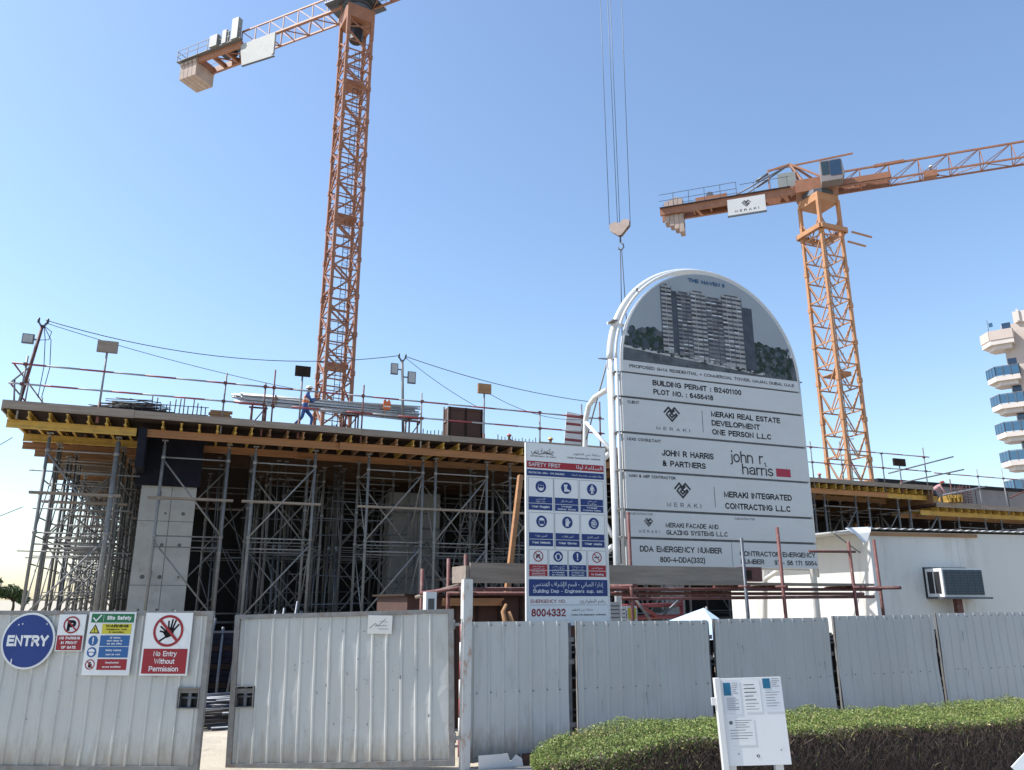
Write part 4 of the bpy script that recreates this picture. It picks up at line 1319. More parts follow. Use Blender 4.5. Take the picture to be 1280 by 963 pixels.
# ENTRY
t, sg = gate_sign('entry_sign', 'round blue sign reading ENTRY in white on the left gate', GX(-6.62), 1.22, .70, .70, round_=True)
sg.disc('face', .35, .35, .325, 'blue_entry', 1, 56)
sg.text('lettering', 'ENTRY', .35, .285, .135, 'white_print', w=.545, align='C', bold=.035, layer=2)
sg.rect('wear', .17, .185, .05, .13, 'white_print', 3)
for a, b in ((.2, .55), (.25, .56), (.57, .56)):
    sg.disc('wear', a, b, .009, 'white_print', 3, 8)
sg.finish()
# no parking
t, sg = gate_sign('no_parking_sign', 'small sign with crossed P above red panel NO PARKING IN FRONT OF GATE', GX(-5.905), 1.445, .355, .455)
sg.rect('red_panel', .012, .343, .012, .195, 'red_dark', 1)
for i, s in enumerate(('NO PARKING', 'IN FRONT', 'OF GATE')):
    sg.text('lettering', s, .178, .145 - i * .057, .034, 'white_print', w=(.27, .21, .19)[i], align='C', bold=.03, layer=2)
sg.text('pictogram', 'P', .178, .25, .135, 'ink', align='C', bold=.05, layer=1)
sg.ring('pictogram', .178, .325, .088, .107, 'red_dark', 2)
sg.line('pictogram', [(.108, .395), (.248, .255)], .017, 'red_dark', 3)
sg.finish()
# site safety
t, sg = gate_sign('site_safety_sign', 'tall sign with green Site Safety header and yellow, blue and red bands', GX(-5.512), 1.155, .615, .775)
sg.rect('green_band', .035, .595, .645, .755, 'green', 1)
sg.line('green_band', [(.065, .70), (.10, .665), (.16, .735)], .016, 'white_print', 2)
sg.rect('green_band', .195, .199, .66, .74, 'white_print', 2)
sg.text('green_band', 'Site Safety', .24, .68, .05, 'white_print', w=.32, bold=.03, layer=2)
sg.rect('yellow_band', .19, .575, .505, .63, 'yellow_print', 1)
sg.text('yellow_band', 'WARNING', .385, .585, .036, 'ink', w=.30, align='C', bold=.04, layer=2)
sg.text('yellow_band', 'Dangerous work', .385, .552, .021, 'ink', w=.27, align='C', bold=.015, layer=2)
sg.text('yellow_band', 'in operation', .385, .518, .021, 'ink', w=.19, align='C', bold=.015, layer=2)
sg.poly('warning_triangle', [(.03, .51), (.165, .51), (.0975, .625)], 'ink', 1)
sg.poly('warning_triangle', [(.05, .522), (.145, .522), (.0975, .603)], 'yellow_print', 2)
sg.rect('warning_triangle', .092, .103, .545, .582, 'ink', 3); sg.disc('warning_triangle', .0975, .534, .006, 'ink', 3, 10)
for zz, lines, k in ((.355, ('All visitors', 'must report to', 'the site office'), 'blue_mid'), (.215, ('Safety helmets', 'must be worn'), 'blue_mid'), (.065, ('Unauthorised', 'access prohibited'), 'red_dark')):
    part = 'blue_band#%d' % int(zz * 100) if k == 'blue_mid' else 'red_band'
    sg.rect(part, .185 - (.4 - zz) * .0, .57, zz, zz + .132, k, 1)
    st = .132 / (len(lines) + .6)
    for i, s in enumerate(lines):
        sg.text(part, s, .378, zz + .132 - st * (i + 1) - .002, .022, 'white_print', align='C', bold=.015, layer=2)
sg.disc('mandatory_symbol#1', .095, .42, .062, 'blue_mid', 1)
sg.rect('mandatory_symbol#1', .087, .103, .405, .46, 'white_print', 2); sg.disc('mandatory_symbol#1', .095, .388, .009, 'white_print', 2, 12)
sg.disc('mandatory_symbol#2', .095, .28, .062, 'blue_mid', 1)
sg.disc('mandatory_symbol#2', .095, .268, .032, 'white_print', 2, 20)
sg.poly('mandatory_symbol#2', [(.05, .285), (.14, .285), (.13, .31), (.095, .325), (.06, .31)], 'white_print', 3)
sg.rect('mandatory_symbol#2', .06, .13, .276, .284, 'blue_mid', 4)
sg.ring('prohibition_symbol', .095, .13, .05, .062, 'red_dark', 2)
sg.disc('prohibition_symbol', .095, .152, .012, 'ink', 1, 14); sg.poly('prohibition_symbol', [(.075, .092), (.115, .092), (.118, .137), (.072, .137)], 'ink', 1)
sg.line('prohibition_symbol', [(.055, .17), (.135, .09)], .011, 'red_dark', 3)
sg.finish()
# no entry without permission
t, sg = gate_sign('no_entry_sign', 'white sign with crossed out black hand above No Entry Without Permission', GX(-4.765), 1.155, .615, .77)
sg.rect('red_panel', .022, .593, .022, .325, 'red_dark', 1)
for i, s in enumerate(('No Entry', 'Without', 'Permission')):
    sg.text('lettering', s, .308, .235 - i * .092, .062, 'white_print', w=(.30, .265, .38)[i], align='C', bold=.0, layer=2)
cx, cz = .315, .545
sg.poly('hand_symbol', [(cx - .02, cz - .09), (cx + .06, cz - .06), (cx + .085, cz + .03), (cx + .03, cz + .05), (cx - .03, cz + .02), (cx - .07, cz - .02)], 'ink', 1)
for (ax, az, bx, bz) in ((.0, .03, -.005, .115), (.03, .04, .045, .135), (.055, .035, .085, .125), (.075, .015, .125, .075), (-.04, -.02, -.10, -.005), (-.05, .01, -.10, .05), (-.02, -.07, -.115, -.135)):
    sg.line('hand_symbol', [(cx + ax, cz + az), (cx + bx, cz + bz)], .022, 'ink', 1)
sg.ring('prohibition_ring', cx, cz, .165, .197, 'red_dark', 2, 48)
sg.line('prohibition_ring', [(cx - .115, cz + .13), (cx + .125, cz - .12)], .034, 'red_dark', 3)
sg.finish()
# small faded plate on the sagging gate
p = Vector((1.84, -.052, 1.665)); p.rotate(G2.rotation_euler)
t = thing('small_plate', 'small faded cream plate with a scribbled logo on the sagging gate', 'sign', Vector(G2.location) + p)
t.rotation_euler = (0, R(.8), G2.rotation_euler.z)
mb = MB(); mb.box(0, .33, 0, .012, 0, .235, 'cabin'); mb.build('backing', t)
sg = Sign(t)
sg.line('faded_print', [(.03, .07), (.10, .13), (.14, .10), (.24, .19)], .008, 'ink_pale', 1)
sg.line('faded_print', [(.10, .10), (.26, .105)], .007, 'ink_pale', 1)
sg.line('faded_print', [(.15, .06), (.28, .062)], .006, 'ink_pale', 1)
sg.line('faded_print', [(.16, .16), (.27, .15)], .005, 'ink_pale', 1)
sg.finish()

# ================================================================ safety sign board
t = thing('safety_board', 'tall white safety sign board with blue pictogram rows and red emergency number 8004332', 'sign board', S(4.77, 11.3), SA)
mb = MB(); mb.box(0, 1.395, 0, .035, 1.72, 4.53, 'sign_white'); mb.build('board', t)
mb = MB()
for x in (.2, 1.19):
    mb.box(x - .04, x + .04, .037, .117, 0, 4.3, 'galv')
mb.build('support_post', t)
mb = MB()
mb.box(-.02, -.001, -.01, .04, 1.72, 4.53, 'white_paint'); mb.box(1.396, 1.415, -.01, .04, 1.72, 4.53, 'white_paint')
mb.build('edge_trim', t)
sg = Sign(t)
sg.text('header', arabic('حكومة دبي'), .28, 4.375, .075, 'ink_grey', w=.40, align='C', layer=1)
sg.line('header', [(.13, 4.37), (.22, 4.35), (.33, 4.375), (.46, 4.35)], .012, 'ink_grey', 2)
sg.text('header', 'GOVERNMENT OF DUBAI', .06, 4.305, .022, 'ink_grey', w=.45, layer=1)
sg.text('header', arabic('سلطة دبي للتطوير'), 1.32, 4.385, .035, 'ink_grey', w=.5, align='R', layer=1)
sg.text('header', 'Dubai Development Authority', .72, 4.318, .026, 'ink_grey', w=.60, layer=1)
sg.rect('red_band', .0, 1.375, 4.125, 4.235, 'red', 1)
sg.text('red_band', 'SAFETY FIRST', .03, 4.15, .062, 'white_print', w=.56, bold=.0, layer=2)
sg.text('red_band', arabic('السلامة أولا'), 1.345, 4.155, .06, 'white_print', w=.47, align='R', layer=2)
sg.rect('blue_band', .0, 1.375, 4.0, 4.10, 'blue', 1)
sg.text('blue_band', 'RESTRICTED AREA - PPE REQUIRED', .03, 4.035, .028, 'white_print', w=.63, bold=.01, layer=2)
sg.text('blue_band', arabic('منطقة محظورة يجب ارتداء معدات السلامة'), 1.345, 4.035, .03, 'white_print', w=.56, align='R', layer=2)
def cell_line(x0, x1, z0, z1):
    for (a, b, c, d) in ((x0, x1, z1 - .005, z1), (x0, x0 + .005, z0, z1), (x1 - .005, x1, z0, z1)):
        sg.rect('grid_lines', a, b, c, d, 'ink_pale', 1)
def picto(kind, cx, cz, r, n):
    P = 'pictogram#%d' % n
    W = 'white_print'
    if kind in ('nodig', 'nosmoke'):
        sg.disc(P, cx, cz, r, W, 1)
        if kind == 'nodig':
            sg.poly(P, [(cx - .5 * r, cz - .1 * r), (cx + .3 * r, cz - .1 * r), (cx + .3 * r, cz + .4 * r), (cx - .3 * r, cz + .3 * r)], 'ink', 2)
            sg.disc(P, cx - .3 * r, cz - .25 * r, .16 * r, 'ink', 2, 12); sg.disc(P, cx + .2 * r, cz - .25 * r, .16 * r, 'ink', 2, 12)
        else:
            sg.rect(P, cx - .55 * r, cx + .45 * r, cz - .12 * r, cz + .06 * r, 'ink', 2)
            sg.line(P, [(cx + .5 * r, cz + .15 * r), (cx + .35 * r, cz + .4 * r)], .08 * r, 'ink', 2)
        sg.ring(P, cx, cz, .84 * r, r, 'red', 3)
        sg.line(P, [(cx - .6 * r, cz + .6 * r), (cx + .6 * r, cz - .6 * r)], .15 * r, 'red', 4)
        return
    sg.disc(P, cx, cz, r, 'blue', 1)
    q = lambda *a: [(cx + x * r, cz + z * r) for x, z in a]
    if kind in ('goggles', 'helmet', 'mask', 'ear'):
        sg.disc(P, cx, cz - .05 * r, .56 * r, W, 2, 28, .68 * r)
        if kind == 'goggles':
            sg.disc(P, cx - .24 * r, cz + .02 * r, .24 * r, 'blue', 3, 16); sg.disc(P, cx + .24 * r, cz + .02 * r, .24 * r, 'blue', 3, 16)
            sg.rect(P, cx - .62 * r, cx + .62 * r, cz + .06 * r, cz + .16 * r, 'blue', 3)
            sg.poly(P, q((-.5, .3), (.5, .3), (.3, .6), (-.3, .6)), 'blue', 3)
            sg.disc(P, cx, cz - .42 * r, .2 * r, W, 4, 12)
        if kind == 'helmet':
            sg.rect(P, cx - .7 * r, cx + .7 * r, cz + .06 * r, cz + .16 * r, 'blue', 3)
            sg.poly(P, q((-.42, -.45), (.42, -.45), (.5, .04), (-.5, .04)), 'blue', 3)
            sg.poly(P, q((-.2, -.74), (.2, -.74), (.3, -.46), (-.3, -.46)), W, 3)
        if kind == 'mask':
            sg.poly(P, q((-.6, -.05), (.45, .05), (.4, -.5), (-.2, -.55)), 'blue', 3)
            sg.rect(P, cx - .35 * r, cx + .3 * r, cz - .32 * r, cz - .1 * r, W, 4)
            sg.rect(P, cx - .6 * r, cx + .55 * r, cz + .2 * r, cz + .3 * r, 'blue', 3)
            sg.rect(P, cx - .45 * r, cx + .45 * r, cz + .38 * r, cz + .46 * r, 'blue', 3)
        if kind == 'ear':
            sg.disc(P, cx, cz - .05 * r, .36 * r, 'blue', 3, 20, .5 * r)
            sg.rect(P, cx - .68 * r, cx - .45 * r, cz - .3 * r, cz + .2 * r, W, 3); sg.rect(P, cx + .45 * r, cx + .68 * r, cz - .3 * r, cz + .2 * r, W, 3)
    if kind == 'boot':
        sg.poly(P, q((-.45, -.62), (.15, -.62), (.3, .6), (-.5, .6), (-.38, 0)), W, 2)
        sg.poly(P, q((.05, -.62), (.68, -.62), (.66, -.4), (.3, -.18), (.12, -.1)), W, 3)
        sg.line(P, q((.3, .58), (.12, .0), (.3, -.2)), .1 * r, 'blue', 4)
    if kind == 'suit':
        sg.disc(P, cx, cz + .62 * r, .17 * r, W, 2, 14)
        sg.poly(P, q((-.2, -.1), (.2, -.1), (.24, .42), (-.24, .42)), W, 2)
        sg.poly(P, q((-.24, -.8), (-.06, -.8), (-.02, -.1), (-.2, -.1)), W, 2)
        sg.poly(P, q((.06, -.8), (.24, -.8), (.2, -.1), (.02, -.1)), W, 2)
        sg.line(P, q((-.26, .38), (-.42, -.2)), .13 * r, W, 3); sg.line(P, q((.26, .38), (.42, -.2)), .13 * r, W, 3)
    if kind == 'glove':
        sg.poly(P, q((-.35, -.6), (.22, -.6), (.25, .05), (-.38, .05)), W, 2)
        for i, (x, zt) in enumerate(((-.3, .45), (-.12, .62), (.06, .6), (.22, .42))):
            sg.line(P, q((x, 0), (x, zt)), .14 * r, W, 3)
        sg.line(P, q((.25, -.2), (.5, .12)), .15 * r, W, 3)
        sg.rect(P, cx - .4 * r, cx + .26 * r, cz - .68 * r, cz - .6 * r, W, 2)
    if kind == 'bang':
        sg.poly(P, q((-.1, -.25), (.1, -.25), (.16, .65), (-.16, .65)), W, 2)
        sg.disc(P, cx, cz - .5 * r, .15 * r, W, 2, 14)
rows = (
    (3.83, .092, 3.975, 3.475, 3.67, 3.565, 3.46, ((.025, .235, .032, .437, 'goggles', ('البس', 'نظارات الوقاية'), ('Wear Goggles',)),
                                  (.468, .682, .484, .893, 'boot', ('البس حذاء واقي',), ('Wear', 'Safety Shoes')),
                                  (.925, 1.145, .938, 1.345, 'suit', ('البس ملابس', 'واقية'), ('Wear', 'Protective Clothes')))),
    (3.285, .092, 3.425, 2.9, 3.113, 3.01, 2.905, ((.03, .243, .035, .442, 'helmet', ('البس خوذة',), ('Wear Helmets',)),
                                      (.475, .69, .488, .9, 'glove', ('البس قفازات',), ('Wear Gloves',)),
                                      (.93, 1.16, .945, 1.35, 'mask', ('البس القناع',), ('Wear Masks',)))),
)
n = 0
for cz, r, ztop, zbot, za, zm, zb, cells in rows:
    for i, (x0, cx, b0, b1, kind, ar, en) in enumerate(cells):
        n += 1
        cell_line(x0, x0 + .435, zbot - .03, ztop)
        picto(kind, cx + .006, cz, r, n)
        B = 'caption#%d' % n
        sg.rect(B, b0, b1, zm + .004, za, 'blue', 1); sg.rect(B, b0, b1, zb, zm - .004, 'blue', 1)
        for j, s in enumerate(ar):
            sg.text(B, arabic(s), (b0 + b1) / 2, za - .062 - j * .036 if len(ar) == 1 else za - .042 - j * .043, .032 if len(ar) == 1 else .024, 'white_print', w=.2 if len(ar) == 1 else .16, align='C', layer=2)
        for j, s in enumerate(en):
            sg.text(B, s, (b0 + b1) / 2, zm - .067 if len(en) == 1 else zm - .045 - j * .042, .036 if len(en) == 1 else .026, 'white_print', w={1: .31}.get(len(en), .2 + .12 * j), align='C', bold=.015, layer=2)
for i, (x0, x1, kind, ar, en) in enumerate(((.036, .337, 'nodig', ('ممنوع الدخول', 'لغير العاملين'), ('No Entry For', 'Unauthorised', 'Persons')), (.373, .678, 'ear', ('البس واقي', 'الأذن'), ('Wear', 'Ear Protection')),
                                 (.71, 1.012, 'bang', ('يجب مراجعة', 'مكتب الموقع'), ('All Visitors Must', 'Report to Reception')), (1.05, 1.36, 'nosmoke', ('ممنوع التدخين',), ('No Smoking',)))):
    n += 1
    cell_line(x0 - .008, x1 + .012, 2.44, 2.855)
    picto(kind, (x0 + x1) / 2, 2.752, .083, n)
    B = 'caption#%d' % n
    k = 'red' if i in (0, 3) else 'blue'
    sg.rect(B, x0, x1, 2.544, 2.628, k, 1); sg.rect(B, x0, x1, 2.45, 2.536, k, 1)
    for j, s in enumerate(ar):
        sg.text(B, arabic(s), (x0 + x1) / 2, 2.592 - j * .036 if len(ar) > 1 else 2.575, .02 if len(ar) > 1 else .028, 'white_print', w=.2, align='C', layer=2)
    for j, s in enumerate(en):
        m_ = len(en)
        sg.text(B, s, (x0 + x1) / 2, 2.536 - (j + 1) * (.086 / (m_ + .35)), .045 / m_ if m_ > 1 else .032, 'white_print', w=.22, align='C', bold=.012, layer=2)
sg.rect('department_band', .026, 1.38, 2.155, 2.405, 'blue', 1)
sg.text('department_band', arabic('إدارة المباني - قسم الإشراف الهندسي'), .70, 2.305, .065, 'white_print', w=1.2, align='C', layer=2)
sg.text('department_band', 'Building Dep - Engineers sup. sec', .70, 2.205, .052, 'white_print', w=1.2, align='C', bold=.0, layer=2)
sg.text('emergency_number', 'EMERGENCY NO.', .055, 2.055, .05, 'red_dark', w=.585, layer=1)
sg.text('emergency_number', arabic('رقم الطوارئ'), 1.33, 2.06, .045, 'ink_grey', w=.44, align='R', layer=1)
sg.rect('emergency_number', .04, 1.36, 2.022, 2.027, 'ink_pale', 1)
sg.text('emergency_number', '8004332', .065, 1.855, .115, 'red_dark', w=.575, bold=.02, layer=1)
sg.text('emergency_number', arabic('سلطة دبي للتطوير'), .74, 1.94, .03, 'ink_grey', w=.37, layer=1)
sg.text('emergency_number', 'Dubai Development Authority', .74, 1.865, .028, 'ink_grey', w=.60, layer=1)
sg.finish()

# ================================================================ round topped project board
BB = thing('project_board', 'huge round topped white project board on tube posts with picture of a tower block', 'billboard', S(8.4, 14.5), SA)
segs = [(6.435, 6.96), (5.635, 6.385), (4.80, 5.585), (3.965, 4.75), (3.38, 3.915), (2.79, 3.33)]
x0, x1 = .01, 5.0
for i, (a, b) in enumerate(segs):
    mb = MB()
    mb.box(x0, x1, 0, .14, a, b, 'board_grey')
    mb.box(x0 + .03, x1 - .03, .05, .12, b - .02, b + .049, 'galv_dark')
    mb.build('board_panel', BB)
cx = 2.5; zc = 7.24; rad = 2.46
arc = [(cx + rad * math.cos(t), zc + rad * math.sin(t)) for t in np.linspace(0, math.pi, 41)]
mb = MB(); mb.prism([(.03, 7.0), (4.97, 7.0)] + arc, 0, .14, 'board_grey'); pp = mb.build('arched_panel', BB)
sg = Sign(BB)
# printed picture in the arch
def arc_clip(pts):
    out = []
    for x, z in pts:
        if z > zc:
            d = math.hypot(x - cx, z - zc)
            if d > rad - .03:
                x = cx + (x - cx) * (rad - .03) / d; z = zc + (z - zc) * (rad - .03) / d
        out.append((x, z))
    return out
ra = rad - .03
arc_i = [(cx + ra * math.cos(t), zc + ra * math.sin(t)) for t in np.linspace(0.02, math.pi - .02, 41)]
hor_l = [(x, z) for x, z in arc_i if z > 8.0]
sg.poly('printed_picture', [(cx - ra * .95, 8.0), (cx - ra * .95, 7.9), (cx + ra * .95, 7.9), (cx + ra * .95, 8.0)] + hor_l, 'sky_print', 1)
lowarc_r = [(x, z) for x, z in arc_i if x > cx and z <= 8.02]
lowarc_l = [(x, z) for x, z in arc_i if x < cx and z <= 8.02]
sg.poly('printed_picture', [(.06, 7.26), (4.94, 7.26)] + lowarc_r + lowarc_l, 'ground_print', 1)
rt = random.Random(4)
def print_trees(x0, x1, zf, ztop, n):
    for i in range(n):
        x = rt.uniform(x0, x1); t_ = rt.random() ** .8
        z = zf(x) + (ztop(x) - zf(x)) * t_
        r_ = rt.uniform(.03, .085)
        if math.hypot(x - cx, z - zc) > ra - r_ - .02 and z > zc: continue
        if x - r_ < .09 or x + r_ > 4.91: continue
        sg.disc('printed_picture', x, z, r_, rt.choice(('tree_print', 'tree_print', 'tree_print', 'ground_print', 'tower_shade')), 2 + i * .004, 9)
print_trees(.1, 1.2, lambda x: 7.62 - .05 * x, lambda x: 8.06 + .05 * math.sin(x * 9), 260)
print_trees(3.6, 4.9, lambda x: 7.40 - .10 * (x - 3.6), lambda x: 8.04 + .05 * math.sin(x * 7), 300)
sg.poly('printed_picture', [(.1, 7.56), (3.9, 7.3), (3.9, 7.34), (.1, 7.62)], 'sky_print_low', 3)
# tower: five vertical blocks, storeys as bands
blocks = [(1.13, 1.42, 7.56, 9.22, 'tower_lite'), (1.42, 1.56, 7.56, 9.12, 'tower_shade'), (1.56, 1.95, 7.50, 9.08, 'tower_print'), (1.95, 2.38, 7.45, 9.17, 'tower_lite'), (2.38, 2.84, 7.42, 9.06, 'tower_print'),
          (2.84, 3.42, 7.38, 9.2, 'tower_lite'), (3.42, 3.72, 7.33, 8.98, 'tower_shade')]
for bi, (a, b, z0, z1, k) in enumerate(blocks):
    z1 = min(z1, zc + math.sqrt(max(ra * ra - (max(abs(a - cx), abs(b - cx))) ** 2, 0)) - .02)
    sg.rect('printed_tower', a, b, z0, z1, k, 4)
    if k == 'tower_shade':
        for q in range(15):
            z = z0 + (z1 - z0) * (q + .5) / 15
            sg.rect('printed_tower', a + .02, a + .05, z, z + .03, 'ground_print', 5)
        continue
    nb = max(2, int((b - a) / .12)); fl = 15
    hh = (z1 - z0 - .12) / fl
    for q in range(fl):
        z = z0 + .1 + q * hh
        for c in range(nb):
            xa = a + (b - a) * c / nb + .008; xb = a + (b - a) * (c + 1) / nb - .008
            sg.rect('printed_tower', xa, xb, z + hh * .36, z + hh * rt.uniform(.75, .95), rt.choice(('tower_shade', 'ink_grey', 'ground_print', 'tower_shade', 'ground_print')), 5)
            if rt.random() < .5: sg.rect('printed_tower', xa, xb, z + hh * .1, z + hh * .34, 'tower_lite' if rt.random() < .7 else 'white_print', 6)
    for c in range(nb + 1):
        if c % 2 == 0: sg.rect('printed_tower', a + (b - a) * c / nb - .006, a + (b - a) * c / nb + .006, z0, z1, 'tower_shade', 7)
    sg.rect('printed_tower', a + .04, b - .06, z1, z1 + .06, k, 4)
    sg.rect('printed_tower', a + .08, b - .10, z1 + .01, z1 + .04, 'tower_shade', 5)
for i in range(60):
    x = rt.uniform(.3, 3.9); z = 7.60 - .075 * x + rt.uniform(-.03, .05)
    sg.rect('printed_picture', x, x + rt.uniform(.03, .12), z, z + rt.uniform(.02, .05), rt.choice(('tower_lite', 'ink_grey', 'tree_print', 'sky_print_low')), 8 + i * .01)
sg.text('lettering#title', 'THE HAVEN II', 2.44, 9.42, .095, 'title_blue', w=1.04, align='C', bold=.02, layer=6)
sg.text('lettering#strap', 'PROPOSED G+14 RESIDENTIAL + COMMERCIAL TOWER, MAJAN, DUBAI, U.A.E', .22, 7.10, .075, 'ink_grey', w=4.6, layer=1, bold=.012)
sg.text('lettering#permit', 'BUILDING PERMIT : B2401100', .80, 6.745, .125, 'ink', w=2.42, bold=.02, layer=1)
sg.text('lettering#permit', 'PLOT NO. : 6456418', .81, 6.54, .122, 'ink', w=1.60, bold=.02, layer=1)
sg.text('lettering#client', 'CLIENT', .13, 6.27, .065, 'ink_grey', w=.30, bold=.02, layer=1)
maze_logo(sg, 'lettering#client', 1.26, 6.13, .19, 'ink_grey', 1, .11)
sg.text('lettering#client', 'MERAKI', .84, 5.735, .075, 'ink_pale', w=.88, spacing=1.7, layer=1)
sg.rect('lettering#client', 2.07, 2.082, 5.77, 6.27, 'ink_grey', 1)
for i, (s, w) in enumerate((('MERAKI REAL ESTATE', 1.97), ('DEVELOPMENT', 1.36), ('ONE PERSON L.L.C', 1.66))):
    sg.text('lettering#client', s, 2.32, 6.155 - i * .21, .13, 'ink', w=w, bold=.02, layer=1)
sg.text('lettering#consultant', 'LEAD CONSULTANT', .09, 5.44, .065, 'ink_grey', w=.85, bold=.02, layer=1)
sg.text('lettering#consultant', 'JOHN R HARRIS', .95, 5.155, .135, 'ink', w=1.36, bold=.02, layer=1)
sg.text('lettering#consultant', '& PARTNERS', .95, 4.925, .13, 'ink', w=1.13, bold=.02, layer=1)
sg.text('lettering#consultant', 'john r.', 2.76, 5.13, .27, 'ink_grey', w=.99, layer=1, bold=-.012)
sg.text('lettering#consultant', 'harris', 3.07, 4.865, .25, 'ink_grey', w=.88, layer=1, bold=-.012)
sg.rect('lettering#consultant', 4.035, 4.455, 4.87, 5.06, 'crimson', 1)
sg.text('lettering#contractor', 'MAIN & MEP CONTRACTOR', .10, 4.64, .065, 'ink_grey', w=1.17, bold=.02, layer=1)
maze_logo(sg, 'lettering#contractor', 1.43, 4.43, .19, 'ink_grey', 1, .11)
sg.text('lettering#contractor', 'MERAKI', 1.01, 4.045, .095, 'ink_pale', w=.88, spacing=1.7, layer=1)
sg.rect('lettering#contractor', 2.26, 2.272, 4.08, 4.54, 'ink_grey', 1)
sg.text('lettering#contractor', 'MERAKI INTEGRATED', 2.52, 4.32, .135, 'ink', w=1.90, bold=.02, layer=1)
sg.text('lettering#contractor', 'CONTRACTING L.L.C', 2.53, 4.06, .135, 'ink', w=1.82, bold=.02, layer=1)
sg.text('lettering#facade', 'SUBCONTRACTOR', .08, 3.84, .045, 'ink_pale', w=.56, layer=1)
maze_logo(sg, 'lettering#facade', .53, 3.70, .10, 'ink_grey', 1, .11)
sg.text('lettering#facade', 'MERAKI', .285, 3.47, .06, 'ink_pale', w=.51, spacing=1.7, layer=1)
sg.text('lettering#facade', 'MERAKI FACADE AND', .95, 3.60, .10, 'ink', w=1.36, bold=.01, layer=1)
sg.text('lettering#facade', 'GLAZING SYSTEMS L.L.C', .96, 3.445, .10, 'ink', w=1.58, bold=.01, layer=1)
sg.text('lettering#facade', 'SUBCONTRACTOR', 2.76, 3.83, .045, 'ink_pale', w=.55, layer=1)
sg.text('lettering#emergency', 'DDA EMERGENCY NUMBER', .29, 3.075, .125, 'ink', w=2.07, bold=.01, layer=1)
sg.text('lettering#emergency', '800-4-DDA(332)', .77, 2.865, .115, 'ink', w=1.13, bold=.01, layer=1)
sg.rect('lettering#emergency', 2.62, 2.63, 2.80, 3.34, 'ink_pale', 1)
sg.text('lettering#emergency', 'CONTRACTOR EMERGENCY', 2.83, 3.035, .11, 'ink', w=2.12, bold=.01, layer=1)
sg.text('lettering#emergency', 'NUMBER', 2.84, 2.865, .105, 'ink', w=.64, bold=.01, layer=1)
sg.text('lettering#emergency', '971- 56 171 5054', 3.76, 2.855, .105, 'ink', w=1.21, bold=.01, layer=1)
sg.finish()
# tube frame: posts, double arch, braces
for x, x2 in ((-.13, -.07), (5.06, 5.04)):
    mb = MB(); mb.tube((x, .25, 0), (x, .25, 7.3), .075, 'white_paint', 14); mb.build('post', BB)
    mb = MB(); mb.tube((x2, .08, 2.6), (x2, .08, 7.3), .035, 'white_paint', 10); mb.build('inner_post', BB)
for rr_, yy_, tr in ((2.595, .25, .075), (2.555, .08, .035)):
    mb = MB()
    mb.path([((2.465 if yy_ > .1 else 2.485) + rr_ * math.cos(t), yy_, 7.3 + (rr_ - .06) * math.sin(t)) for t in np.linspace(0, math.pi, 49)], tr, 'white_paint', 12)
    mb.build('arch_tube', BB)
for x in (-.13, 5.06):
    mb = MB()
    mb.path([(x, .40, 6.65), (x, 1.0, 6.62), (x, 1.32, 6.5), (x, 1.5, 6.2), (x, 1.55, 5.7), (x, 2.3, 0.0)], .062, 'white_paint', 10)
    mb.tube((x, .4, 5.3), (x, 1.52, 6.15), .045, 'white_paint', 8)
    mb.tube((x, .4, 5.2), (x, 1.63, 4.9), .06, 'white_paint', 8)
    mb.tube((x, 1.6, 4.7), (x, .4, 3.4), .045, 'white_paint', 8)
    mb.tube((x, .4, 3.2), (x, 1.95, 2.6), .06, 'white_paint', 8)
    mb.tube((x, .4, 7.25), (x, 2.6, 4.2), .02, 'galv', 6)
    mb.build('back_stay', BB)
mb = MB()
for z in [s[0] - .008 for s in segs] + [6.99, 8.2]:
    mb.box(-.13, -.001, .05, .3, z - .012, z + .012, 'galv')
    mb.tube((-.13, .3, z), (5.06, .3, z), .035, 'white_paint', 8)
mb.build('cross_rail', BB)
mb = MB()
mb.tube((-.40, .3, 7.33), (-.05, .2, 7.3), .018, 'galv_dark', 6); mb.tube((5.0, .1, 7.27), (5.12, .05, 7.27), .018, 'galv_dark', 6)
mb.tube((.50, -.02, 9.02), (.56, .1, 9.02), .02, 'galv_dark', 6)
mb.build('bolts', BB)

# ================================================================ red scaffold walkway in front of the board
SC = thing('scaffold_walkway', 'red oxide tube scaffold rail with a grey timber toe board before the project board', 'scaffold', S(0, 0), SA)
def tube_part(name, p, q, r, k, par, n=8):
    mb = MB(); mb.tube(p, q, r, k, n); return mb.build(name, par)
for u_, v_, zt, k in ((4.02, 11.98, 2.80, 'rust_red'), (3.93, 12.6, 2.76, 'rust_red'), (3.57, 12.9, 2.6, 'rust_red'), (7.0, 11.98, 3.58, 'rust_red'), (9.33, 11.92, 3.2, 'galv_dark'), (10.17, 11.92, 3.42, 'rust_red'), (12.05, 12.1, 3.22, 'rust_red'), (12.98, 12.35, 3.30, 'rust_red')):
    tube_part('standard', (u_, v_, 0), (u_ + .0, v_ + .05, zt), .032, k, SC)
for (p, q) in (((3.9, 11.94, 2.26), (12.9, 12.28, 2.30)), ((3.9, 12.55, 2.20), (12.9, 12.75, 2.22)), ((6.8, 11.99, 2.12), (12.7, 12.3, 2.16))):
    tube_part('ledger', p, q, .03, 'rust_red', SC)
tube_part('ledger', (11.0, 12.1, 3.0), (12.2, 12.15, 3.02), .025, 'rust_red', SC)
tube_part('ledger', (3.5, 12.75, 2.2), (4.02, 11.9, 2.30), .032, 'rust_red', SC)
tube_part('ledger', (3.46, 12.9, 2.14), (4.1, 12.2, 2.36), .03, 'timber_grey', SC)
tube_part('ledger', (4.06, 11.85, 2.4), (4.06, 12.7, 2.4), .035, 'rust_red', SC)
